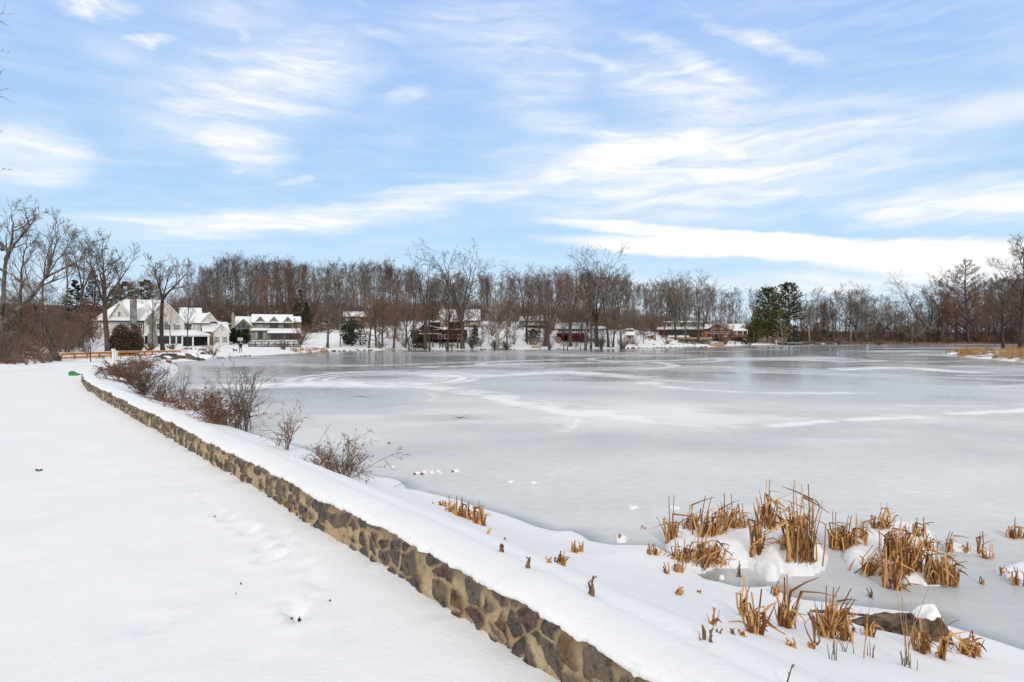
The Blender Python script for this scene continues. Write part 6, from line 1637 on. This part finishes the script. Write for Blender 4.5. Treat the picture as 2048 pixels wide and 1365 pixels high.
# ------------------------------------------------------------------ boulders and lumps
def rock_mesh(seed, sx, sy, sz, rough=.35, sub=3):
    import bmesh
    bm = bmesh.new(); bmesh.ops.create_icosphere(bm, subdivisions=sub, radius=1)
    V_ = np.array([v.co[:] for v in bm.verts])
    n = (fbm(V_[:,0]*1.3+seed, V_[:,1]*1.3+V_[:,2]*1.1, seed, 4)-.5)*rough*2+(fbm(V_[:,2]*2.5+seed, V_[:,0]*2.5-V_[:,1]*2, seed+5, 3)-.5)*rough
    for v, k in zip(bm.verts, n):
        c = v.co*(1+k); c = Vector((max(-.86, min(.86, c.x)), max(-.86, min(.86, c.y)), max(-.8, min(.74, c.z)))); v.co = Vector((c.x*sx, c.y*sy, c.z*sz))
    bm.normal_update(); me = bpy.data.meshes.new('rock'); bm.to_mesh(me)
    cap = MB()
    lift = .06*sz+.03
    for f in bm.faces:
        if f.normal.z > .5:
            vs = [v.co for v in f.verts]; cap.v += [(p.x*1.005, p.y*1.005, p.z+lift*min(1, max(.15, (v.normal.z-.45)*3))) for p, v in zip(vs, f.verts)]
            cap.f.append((len(cap.v)-3, len(cap.v)-2, len(cap.v)-1)); cap.m.append(0)
    bm.free()
    return me, cap
def boulder(px, py, wpx, hpx, lab, seed, mat='rock', snow=True, dy=.8, name='boulder', cat='rock', sink=.3, rough=.35, loc=None):
    x, d, z = loc or G(px, py); sx = wpx/2*d/F/.86; sz = hpx*d/F/(.74+sink*.5); me, cap = rock_mesh(seed, sx, sx*dy, sz, rough)
    me.materials.append(M[mat]); me.polygons.foreach_set('use_smooth', [False]*len(me.polygons))
    o = obj_from(name, me, None, (x, d+sx*dy*.5, z+sz*.74*0+sz*(.0)-sz*sink*.3)); tag(o, lab, cat)
    if snow and cap.f: cap.build('snow_cap', M['snow'], o, smooth=True)
    return o
boulder(326, 723.5, 40, 14, 'dark flat topped boulder with thick snow cap, left of the long dark boulder', 3, dy=.6, sink=.1, loc=P(328, 723.5)+(.12,))
boulder(368, 722, 46, 13.5, 'long dark boulder, snow along its back, right of the flat topped one', 4, dy=.5, sink=.1, loc=P(372, 721.5)+(.12,))
boulder(300, 722, 28, 9, 'low snow topped slab of rock left of the pair of boulders', 5, dy=.6, sink=.1, loc=P(303, 722)+(.12,))
boulder(395, 721, 24, 3, 'thin dark ledge of rock at the ice right of the long boulder', 6, dy=.5, snow=False, loc=P(395, 721)+(.12,))
boulder(336, 727, 10, 5, 'small reddish lump with a snow cap on the ice below the boulder pair', 7, 'brick_red', sink=.1, loc=P(336, 727)+(.12,))
boulder(408, 716, 26, 8, 'snow covered rock mound between the long boulder and the rust coloured bush', 8, 'snow', snow=False)
boulder(406, 709, 12, 6, 'square dark stone block on the snowy terrace above the boulders', 9, dy=.5, sink=.1)
boulder(382, 704, 24, 6, 'snow covered stone pile on the terrace of the beige house', 10, 'snow', snow=False); boulder(425, 699, 14, 5, 'snow covered garden shrub mound before the right wing of the beige house', 12, 'snow', snow=False)
boulder(372, 699, 18, 5, 'snow heaped garden table before the beige house porch', 13, dy=.7); boulder(400, 700, 22, 3.5, 'low stone terrace step with snow before the open porch', 14, dy=.4); boulder(639, 699, 16, 6, 'tan rounded rock on the shore beside the twin stemmed grey tree', 15, 'stone_tan', snow=True)
boulder(440, 717, 16, 2.4, 'flat dark stone at the shoreline below the rust coloured bush', 16, snow=False); boulder(713, 700, 6, 2.0, 'flat dark stone lying in the snow before the dark hollies', 17, snow=False)
# the big brown boulder and driftwood at the lower right
x, d, z = G(1796, 1264)
q = MB(); nx = 36; rg = random.Random(9); ny = 12; W = [(1-abs(2*v/ny-1)**3) for v in range(ny+1)]
def brock(u, v):   # u 0..1 left to right, v 0..1 front to back
    hh = .28*(u**.75)*(1-max(0, (u-.88)/.12)**2*.9)*min(1, (v*3.2)**.8)*(1 if v < .6 else max(0, 1-((v-.6)/.4)**2))
    xx = (u-.5)*.92; yy = (v-.35)*.62*(.35+.65*math.sin(math.pi*min(1, u*.8+.12))) - .1*(u-.5)+.12*(.5-u)
    nn = (fbm(np.array([u*6.]), np.array([v*4.]), 3, 4)[0]-.5)
    return (xx, yy, -.06+hh+nn*.12*min(1, hh*8))
G_ = [[brock(i/nx, j/ny) for j in range(ny+1)] for i in range(nx+1)]
for i in range(nx):
    for j in range(ny): q.quad(G_[i][j], G_[i+1][j], G_[i+1][j+1], G_[i][j+1])
bz = z-.02
o = q.build('boulder', M['rock_brown'], None, (x, d, bz)); tag(o, 'large wedge shaped brown boulder with a heap of snow on its right end', 'rock')
q = MB(); K = 18; cu, cv = .87, .56
TT = []
for i in range(K+1):
    row = []
    for j in range(25):
        a = 2*math.pi*j/24; rr = (i/K)*(.13+.025*math.sin(2*a+1)+.012*math.sin(5*a)); u = cu+rr*math.cos(a)*.98; v = cv+rr*math.sin(a)*2.3
        p = brock(min(1, max(0, u)), min(1, max(0, v))); over = max(0, u-1)
        row.append((p[0]+over*.92, p[1]+max(0, v-1)*.5, p[2]-over*1.2+.10*(1-(i/K)**2.2)*(1+.35*math.sin(3*a+.5)*(i/K))+.004 if i < K else p[2]-.03-over*1.5))
    TT.append(row)
for i in range(K):
    for j in range(24): q.quad(TT[i][j], TT[i+1][j], TT[i+1][j+1], TT[i][j+1])
q.build('snow_heap', M['snow'], o, smooth=True)
x, d, z = G(1676, 1228); q = MB(); p = limb(random.Random(3), (-.42, -.0, .015), (1, -.04, -.01), .88, .03, .025, 10, .05, 0)
q.tube(p[0], [.01, .028, .034, .03, .036, .028, .03, .034, .028, .02, .008], 8)
q.v = [(a, b*1.5, c*.75+.012*math.sin(a*23)) for a, b, c in q.v]
tag(q.build('driftwood', M['rock_brown'], None, (x, d, z), True), 'flat brown driftwood log half under snow left of the wedge shaped boulder', 'driftwood')
# snow lumps frozen on the ice
for i, (px, py, w, hh, lab) in enumerate([(834, 949, 14, 6, 'leftmost snow lump of the cluster on the ice beyond the spiky bush'), (851, 946, 12, 6, 'second snow lump from the left in the ice cluster'), (864, 947, 11, 6, 'middle snow lump of the ice cluster'), (877, 944, 10, 5, 'fourth snow lump of the ice cluster, slightly farther out'),
        (882, 949, 8, 4, 'smallest snow lump of the ice cluster, nearest to the camera'), (912, 944, 16, 6, 'isolated snow lump right of the ice cluster'), (787, 935, 8, 4, 'small snow lump on the ice left of the ice cluster'),
        (1022, 965, 16, 4, 'flat snow lump on the open ice, left of its twin'), (1068, 967, 15, 4, 'flat snow lump on the open ice, right of its twin'), (1268, 1020, 22, 9, 'ragged snow lump on the ice left of the larger reed island'), (1352, 1018, 24, 5, 'low snow patch with a dark twig behind the left reeds'),
        (1444, 1159, 12, 10, 'round snowball shaped lump in the frozen pool'), (1284, 1057, 6, 3, 'tiny snow lump with a brown stub in the ice')]):
    x, d, z = P(px, py) + (0,)
    boulder(px, py, w*.8, hh*.7, lab, 40+i, 'snow', False, 1., 'snow_lump', 'snow lump', .1, .75, (x, d, 0))
for i, (px, py, w, lab) in enumerate([(829, 950, 5, 'dark red leaf clump at the left foot of the ice cluster'), (844, 950, 6, 'reddish leaf clump in the middle of the ice cluster'), (905, 945, 4, 'dark leaf clump on the left of the isolated snow lump'), (778, 888, 4, 'small dark speck of leaf far out on the ice'), (1806, 0, 0, '')]):
    if not w: continue
    x, d = P(px, py); boulder(px, py, w, 3.5, lab, 60+i, 'leaf_brown', False, 1., 'leaf_clump', 'dead leaves', .1, .6, (x, d, 0))
# dead leaves on the path
for i, (px, py, w, lab) in enumerate([(78, 943, 12, 'curled brown leaf alone on the left of the path snow'), (598, 1230, 16, 'brown leaf clump in the footprint nearest the camera'), (583, 1225, 6, 'tiny brown leaf bit left of the leaf clump'), (430, 1037, 4, 'tiny dark leaf bit among the middle footprints'), (482, 1171, 5, 'small dark seed on smooth snow left of the nearest footprint'), (660, 1205, 4, 'small dark seed on the snow near the wall'), (471, 1191, 4, 'second small dark seed below and left of the first')]):
    x, d, z = G(px, py); z = float(H(np.array([x]), np.array([d]), True)[0]); rg = random.Random(i); r_ = w/2*d/F; q = MB(); pr = []
    n_ = 10
    for k in range(n_+1):
        u = k/n_*2-1; wd_ = r_*.42*(1-u*u)**.6*(1+.3*math.sin(7*u+i)); pr.append(((u*r_, -wd_, .012+.35*r_*u*u+.006*math.sin(5*u)), (u*r_, 0, .004+.15*r_*u*u), (u*r_, wd_, .02+.4*r_*abs(u))))
    for a, b in zip(pr[:-1], pr[1:]): q.quad(a[0], b[0], b[1], a[1]); q.quad(a[1], b[1], b[2], a[2])
    o = q.build('dead_leaf', M['dry_leaf'], None, (x, d, z+.004)); o.rotation_euler = (.1, 0, i*1.3+.4); tag(o, lab, 'leaf')
# green plastic sled
x, d, z = G(153, 751.5)
q = MB(); pr = []
for k in range(13):
    u = k/12; w = .24*(1-.6*u); xx = -.30+.66*u; zz = .27*(1-u)**1.6+.01
    pr.append([(xx, -w, zz*.55+.05), (xx, -w*.75, zz*.9), (xx, 0, zz*1.0), (xx, w*.75, zz*.9), (xx, w, zz*.55+.05)])
for a, b in zip(pr[:-1], pr[1:]):
    for j in range(4): q.quad(a[j], b[j], b[j+1], a[j+1]); q.quad(*[(p[0], p[1], p[2]-.03) for p in (a[j+1], b[j+1], b[j], a[j])])
for p in (pr,):
    for e_ in (0, 4):
        for a, b in zip(pr[:-1], pr[1:]):
            A_, B_ = a[e_], b[e_]; q.quad(A_, B_, (B_[0], B_[1], 0), (A_[0], A_[1], 0))
A_ = pr[0]; q.v += list(A_)+[(A_[4][0], A_[4][1], 0), (A_[0][0], A_[0][1], 0)]; q.f.append(tuple(range(len(q.v)-7, len(q.v)))); q.m.append(0)
o = q.build('sled', M['green_plastic'], None, (x, d, z), True); o.rotation_euler = (0, 0, -.12); tag(o, 'green plastic sled with one high end lying on the snowy path', 'sled')
# stones along the far waterline
rg = random.Random(21); RK = []
for k in range(4):
    me, cap = rock_mesh(80+k, 1, .7, .62, .4, 2); me.materials.append(M['rock']); RK.append(me)
def stones(n, px0, px1, y0, y1, lab, grp, s0=.14, s1=.4):
    for i in range(n):
        px = px0+(px1-px0)*(i+rg.random())/n; py = y0+(y1-y0)*(px-px0)/(px1-px0)+rg.uniform(-.9, .1)
        x, d, z = G(px, py); o = obj_from('shore_stone', RK[rg.randrange(4)], None, (x, d, z+.02)); s = rg.uniform(s0, s1); o.scale = (s*1.3, s, s*rg.uniform(.5, .9)); o.rotation_euler = (0, 0, rg.uniform(0, 6))
        tag(o, lab, 'stone', grp)
stones(16, 655, 745, 703.2, 701.2, 'small dark stone in the snowy waterline before the dark hollies', 'stones before the hollies')
stones(12, 1085, 1180, 698.9, 698.2, 'small dark stone at the waterline below the red deck lodge', 'stones below the lodge', .12, .3)
stones(18, 1255, 1415, 697.2, 694.6, 'small dark stone at the waterline before the cream house', 'stones before the cream house', .2, .5)
stones(26, 1300, 1500, 690.5, 686.5, 'dark stone poking from the snowy lawn before the cream and red houses', 'stones on the lawn', .2, .5)
stones(14, 960, 1030, 699.6, 699.2, 'small dark stone at the waterline under the sycamore bushes', 'stones under the sycamore', .15, .35)
stones(12, 455, 500, 714.5, 711.8, 'small dark stone at the shore below the person and dog', 'stones below the person', .08, .2)
# dry grasses
def grass_patch(places, name, lab, hmin, hmax, n, seed, mat='straw'):
    rg = random.Random(seed); q = MB()
    for (x, y, r) in places:
        for i in range(n):
            a = rg.uniform(0, 6.28); rr = r*math.sqrt(rg.random()); bx, by = x+rr*math.cos(a), y+rr*math.sin(a); z = 0
            h = rg.uniform(hmin, hmax); lx, ly = rg.gauss(0, .35)*h, rg.gauss(0, .3)*h; w = rg.uniform(.012, .028)
            q.v += [(bx-w, by, -.03), (bx+w, by, -.03), (bx+lx*.5+w*.7, by+ly*.5, h*.75), (bx+lx*.5-w*.7, by+ly*.5, h*.75), (bx+lx+.005, by+ly, h*rg.uniform(.55, 1))]
            m_ = len(q.v); q.f += [(m_-5, m_-4, m_-3, m_-2), (m_-2, m_-3, m_-1)]; q.m += [0, 0]
    V_ = np.array(q.v); gz = np.maximum(H(V_[::5,0], V_[::5,1]), 0); V_[:,2] += np.repeat(gz, 5); q.v = [tuple(v) for v in V_]
    o = q.build(name, M[mat]); tag(o, lab, None, None, 'stuff')
rg = random.Random(8); pl = []
PN = np.array(PENIN)
while len(pl) < 210:
    px = rg.uniform(1885, 2200); py = rg.uniform(702, 727); x, y = P(px, py)
    if inside(np.array([x]), np.array([y]), PENIN)[0] and vnoise(np.array([x*.28]), np.array([y*.28]), 4)[0] > .40: pl.append((x, y, rg.uniform(.25, .8)))
grass_patch(pl, 'dry_grass', 'matted orange brown dry grass covering the spit at the right', .15, .95, 42, 1)
pl = [P(rg.uniform(582, 655), rg.uniform(702.5, 706))+(rg.uniform(.3, .8),) for _ in range(34)]; pb = [P(rg.uniform(755, 845), rg.uniform(700.0, 700.9))+(rg.uniform(.4, 1.6),) for _ in range(26)]
grass_patch(pb, 'dry_grass', 'brown dry grass at the waterline below the golden willow', .15, .5, 9, 9, 'leaf_brown')
pl += [P(rg.uniform(1062, 1080), 698.4)+(.5,) for _ in range(10)]; pl += [P(rg.uniform(1418, 1452), rg.uniform(692.6, 693.6))+(rg.uniform(.4, 1.2),) for _ in range(26)]
grass_patch(pl, 'dry_grass', 'orange dry grass fringing the far shore', .2, .75, 15, 2)
pl = [(P(px, 690.2)[0], P(px, 690.2)[1]+16+rg.uniform(0, 2), 1.) for px in np.linspace(1640, 2060, 60)]
grass_patch(pl, 'dry_grass', 'tan dry grass along the far right bank', .3, .9, 14, 3)
pl = [(((px-CX)/F*d), d, 1.2) for px, d in [(rg.uniform(-60, 118), rg.uniform(48, 60)) for _ in range(70)] if hz((px-CX)/F*d, d) > .95]
grass_patch(pl, 'dry_grass', 'brown dry grass at the foot of the left thicket', .15, .5, 46, 4, 'leaf_brown')
# ------------------------------------------------------------------ sky, sun, camera
SKYK = .1
SUN_EL, SUN_AZ = 30.0, 178.0      # degrees; azimuth clockwise from +y: behind the camera, to the left
wd = bpy.data.worlds.new('World'); SC.world = wd; wd.use_nodes = True
t = wd.node_tree; bg = t.nodes['Background']
sky = N(t, 'ShaderNodeTexSky'); sky.sky_type = 'NISHITA'; sky.sun_disc = False
sky.sun_elevation = R(SUN_EL); sky.sun_rotation = R(SUN_AZ); sky.air_density = 1.0; sky.dust_density = .6; sky.ozone_density = 1.0; sky.altitude = 60
tc = N(t, 'ShaderNodeTexCoord'); sx = N(t, 'ShaderNodeSeparateXYZ'); t.links.new(tc.outputs['Generated'], sx.inputs[0])
az = mth(t, 'ARCTAN2', sx.outputs[0], sx.outputs[1]); el = mth(t, 'ARCSINE', sx.outputs[2])
cb = N(t, 'ShaderNodeCombineXYZ'); t.links.new(az, cb.inputs[0]); t.links.new(el, cb.inputs[1])
# gentle warping so that no edge is clean
def vec(op, a, b=None, c=None):
    n = t.nodes.new('ShaderNodeVectorMath'); n.operation = op
    for i, v in enumerate((a, b, c)):
        if v is None: continue
        if isinstance(v, tuple): n.inputs[i].default_value = v
        else: t.links.new(v, n.inputs[i])
    return n.outputs[0]
m1 = N(t, 'ShaderNodeMapping', Scale=(2.2, 7., 1.)); t.links.new(cb.outputs[0], m1.inputs[0])
w1 = N(t, 'ShaderNodeTexNoise', Scale=1.6, Detail=6., Roughness=.62); t.links.new(m1.outputs[0], w1.inputs['Vector'])
A0 = vec('ADD', cb.outputs[0], vec('MULTIPLY', vec('SUBTRACT', w1.outputs['Color'], (.5, .5, .5)), (.16, .055, 0)))
def ang(px, py):
    a = math.atan2(px-CX, F); e = math.atan2((HY-py)*math.cos(a), F); return a, e
def stroke_node(x0, y0, x1, y1, hw, pw, k):
    a0, e0 = ang(x0, y0); a1, e1 = ang(x1, y1); L = math.hypot(a1-a0, e1-e0)/2
    m = t.nodes.new('ShaderNodeMapping'); m.vector_type = 'TEXTURE'
    m.inputs['Location'].default_value = ((a0+a1)/2, (e0+e1)/2, 0); m.inputs['Rotation'].default_value = (0, 0, math.atan2(e1-e0, a1-a0)); m.inputs['Scale'].default_value = (L, hw/F*.85, 1)
    t.links.new(A0, m.inputs[0]); g = t.nodes.new('ShaderNodeTexGradient'); g.gradient_type = 'SPHERICAL'; t.links.new(m.outputs[0], g.inputs[0])
    r = t.nodes.new('ShaderNodeMapRange'); r.interpolation_type = 'SMOOTHSTEP'; r.inputs[2].default_value = pw; r.inputs[4].default_value = k; t.links.new(g.outputs['Fac'], r.inputs[0])
    return r.outputs[0]
def total(L):
    o = None
    for s in L:
        v = stroke_node(*s); o = v if o is None else mth(t, 'MAXIMUM', o, v)
    return o
veil = total([   # broad thin cirrus
 (760,370,2300,170,175,.9,.92), (1000,330,1700,240,90,.7,1.0), (1100,120,1700,230,120,.9,.62), (120,250,850,60,150,.9,.74), (330,200,640,350,80,.8,.72), (-150,300,230,310,95,.7,.74), (-100,455,1050,400,52,.75,.85), (640,400,1250,355,40,.6,.7),
 (1550,420,2500,360,60,.7,.82), (900,220,1250,60,160,1.,.5), (650,20,1300,60,130,1.,.42), (1300,580,2400,520,45,.8,.75), (1850,120,2500,60,100,1.,.35), (200,30,700,10,70,1.,.42), (60,70,420,130,60,1.,.28), (1060,560,1700,575,26,.9,.6), (880,180,1450,330,60,.9,.4), (1180,30,1640,215,34,1.,.85), (1330,15,1760,150,24,1.,.7), (1010,50,1360,165,26,1.,.65), (640,30,900,110,26,1.,.5)])
solid = total([  # the bright banks
 (1010,470,2700,496,34,.42,1.), (1180,462,1900,480,22,.5,.9), (1000,432,1500,470,22,.6,.85), (1500,512,2500,540,36,.6,.9), (1780,404,2300,412,22,.6,.75), (1040,325,1500,262,30,.7,.7), (1700,250,2300,180,50,.8,.55)])
puff = total([(60,-14,310,22,50,1.,.95), (205,88,360,76,17,.9,.85), (440,68,512,58,24,1.,.5), (150,-15,260,14,40,1.,.9), (430,350,620,322,24,1.,.6), (1070,376,1260,334,14,1.,.75), (740,190,910,196,34,1.,.45), (880,370,1030,360,20,1.,.6), (560,372,660,350,14,1.,.5), (1290,90,1560,185,18,1.,.45), (1240,60,1460,150,14,1.,.4), (1480,40,1650,110,12,1.,.35)])
# wind-drawn filaments
m2 = N(t, 'ShaderNodeMapping', Scale=(4.5, 30., 1.), Rotation=(0, 0, R(-8))); t.links.new(A0, m2.inputs[0])
f1 = N(t, 'ShaderNodeTexNoise', Scale=1.5, Detail=8., Roughness=.57, Distortion=.5); t.links.new(m2.outputs[0], f1.inputs['Vector'])
m3 = N(t, 'ShaderNodeMapping', Scale=(5., 34., 1.), Rotation=(0, 0, R(26))); t.links.new(A0, m3.inputs[0])
f2 = N(t, 'ShaderNodeTexNoise', Scale=1.6, Detail=7., Roughness=.55, Distortion=.4); t.links.new(m3.outputs[0], f2.inputs['Vector'])
m4 = N(t, 'ShaderNodeMapping', Scale=(9., 16., 1.)); t.links.new(A0, m4.inputs[0])
f3 = N(t, 'ShaderNodeTexNoise', Scale=2.2, Detail=8., Roughness=.6); t.links.new(m4.outputs[0], f3.inputs['Vector'])
fil = mth(t, 'ADD', mth(t, 'MULTIPLY', f1.outputs['Fac'], .6), mth(t, 'MULTIPLY', f2.outputs['Fac'], .4))
fr_ = ramp(t, fil, [(.37, (.38,)*3), (.50, (.85,)*3), (.60, (1.35,)*3)])
d1 = mth(t, 'MULTIPLY', veil, fr_)
d2 = mth(t, 'MULTIPLY', solid, ramp(t, f1.outputs['Fac'], [(.22, (.72,)*3), (.5, (1.15,)*3)]))
d3 = mth(t, 'MULTIPLY', puff, ramp(t, f3.outputs['Fac'], [(.36, (.15,)*3), (.62, (1.25,)*3)]))
thin = mth(t, 'MULTIPLY', ramp(t, fil, [(.42, (0,)*3), (.68, (1,)*3)]), .24)
dens = mth(t, 'MAXIMUM', mth(t, 'MAXIMUM', d1, d2), mth(t, 'MAXIMUM', d3, thin), True)
# unseen grey sheet added overhead and behind the camera to set the light
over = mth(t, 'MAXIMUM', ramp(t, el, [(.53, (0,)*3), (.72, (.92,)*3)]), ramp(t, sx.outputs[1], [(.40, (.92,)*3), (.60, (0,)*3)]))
FILL_SHEET = (.80/SKYK, .79/SKYK, .785/SKYK)

hs = N(t, 'ShaderNodeHueSaturation', Saturation=.92, Value=SKYV); t.links.new(sky.outputs[0], hs.inputs['Color'])
grad = ramp(t, el, [(.0, (.68, .86, 1.0)), (.17, (.46, .715, 1.0)), (.50, (.385, .59, 1.0))])
base = mixc(t, .88, hs.outputs[0], grad)
base_n = t.nodes[-1]
gs = vec('MULTIPLY', grad, (1/SKYK*1.02,)*3); t.links.new(gs, base_n.inputs[7])
white = (1.01/SKYK, 1.015/SKYK, 1.02/SKYK)
col = mixc(t, over, mixc(t, dens, base, white), FILL_SHEET)
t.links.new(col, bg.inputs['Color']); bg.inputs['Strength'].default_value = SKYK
wd.cycles.sampling_method = 'MANUAL'; wd.cycles.sample_map_resolution = 512
sun = bpy.data.lights.new('sun', 'SUN'); sun.energy = SUNE; sun.angle = R(9); sun.color = (1, .955, .89)
so = bpy.data.objects.new('sun', sun); COL.objects.link(so)
a, e_ = R(SUN_AZ), R(SUN_EL)
v = Vector((math.sin(a)*math.cos(e_), math.cos(a)*math.cos(e_), math.sin(e_)))
so.rotation_euler = v.to_track_quat('Z', 'Y').to_euler(); so.location = (0, 0, 60)
cam = bpy.data.cameras.new('camera'); co_ = bpy.data.objects.new('camera', cam); COL.objects.link(co_)
cam.sensor_width = 36; cam.lens = F/2048*36; cam.shift_y = -(682.5-HY)/2048; cam.clip_start = .1; cam.clip_end = 3000
co_.location = (0, 0, CAMZ); co_.rotation_euler = (R(90), 0, 0); SC.camera = co_
SC.view_settings.view_transform = 'Standard'; SC.view_settings.look = 'None'; SC.view_settings.exposure = 0; SC.view_settings.gamma = 1
SC.cycles.use_adaptive_sampling = False; SC.cycles.max_bounces = 6; SC.cycles.diffuse_bounces = 3; SC.cycles.glossy_bounces = 2; SC.cycles.use_denoising = DENOISE
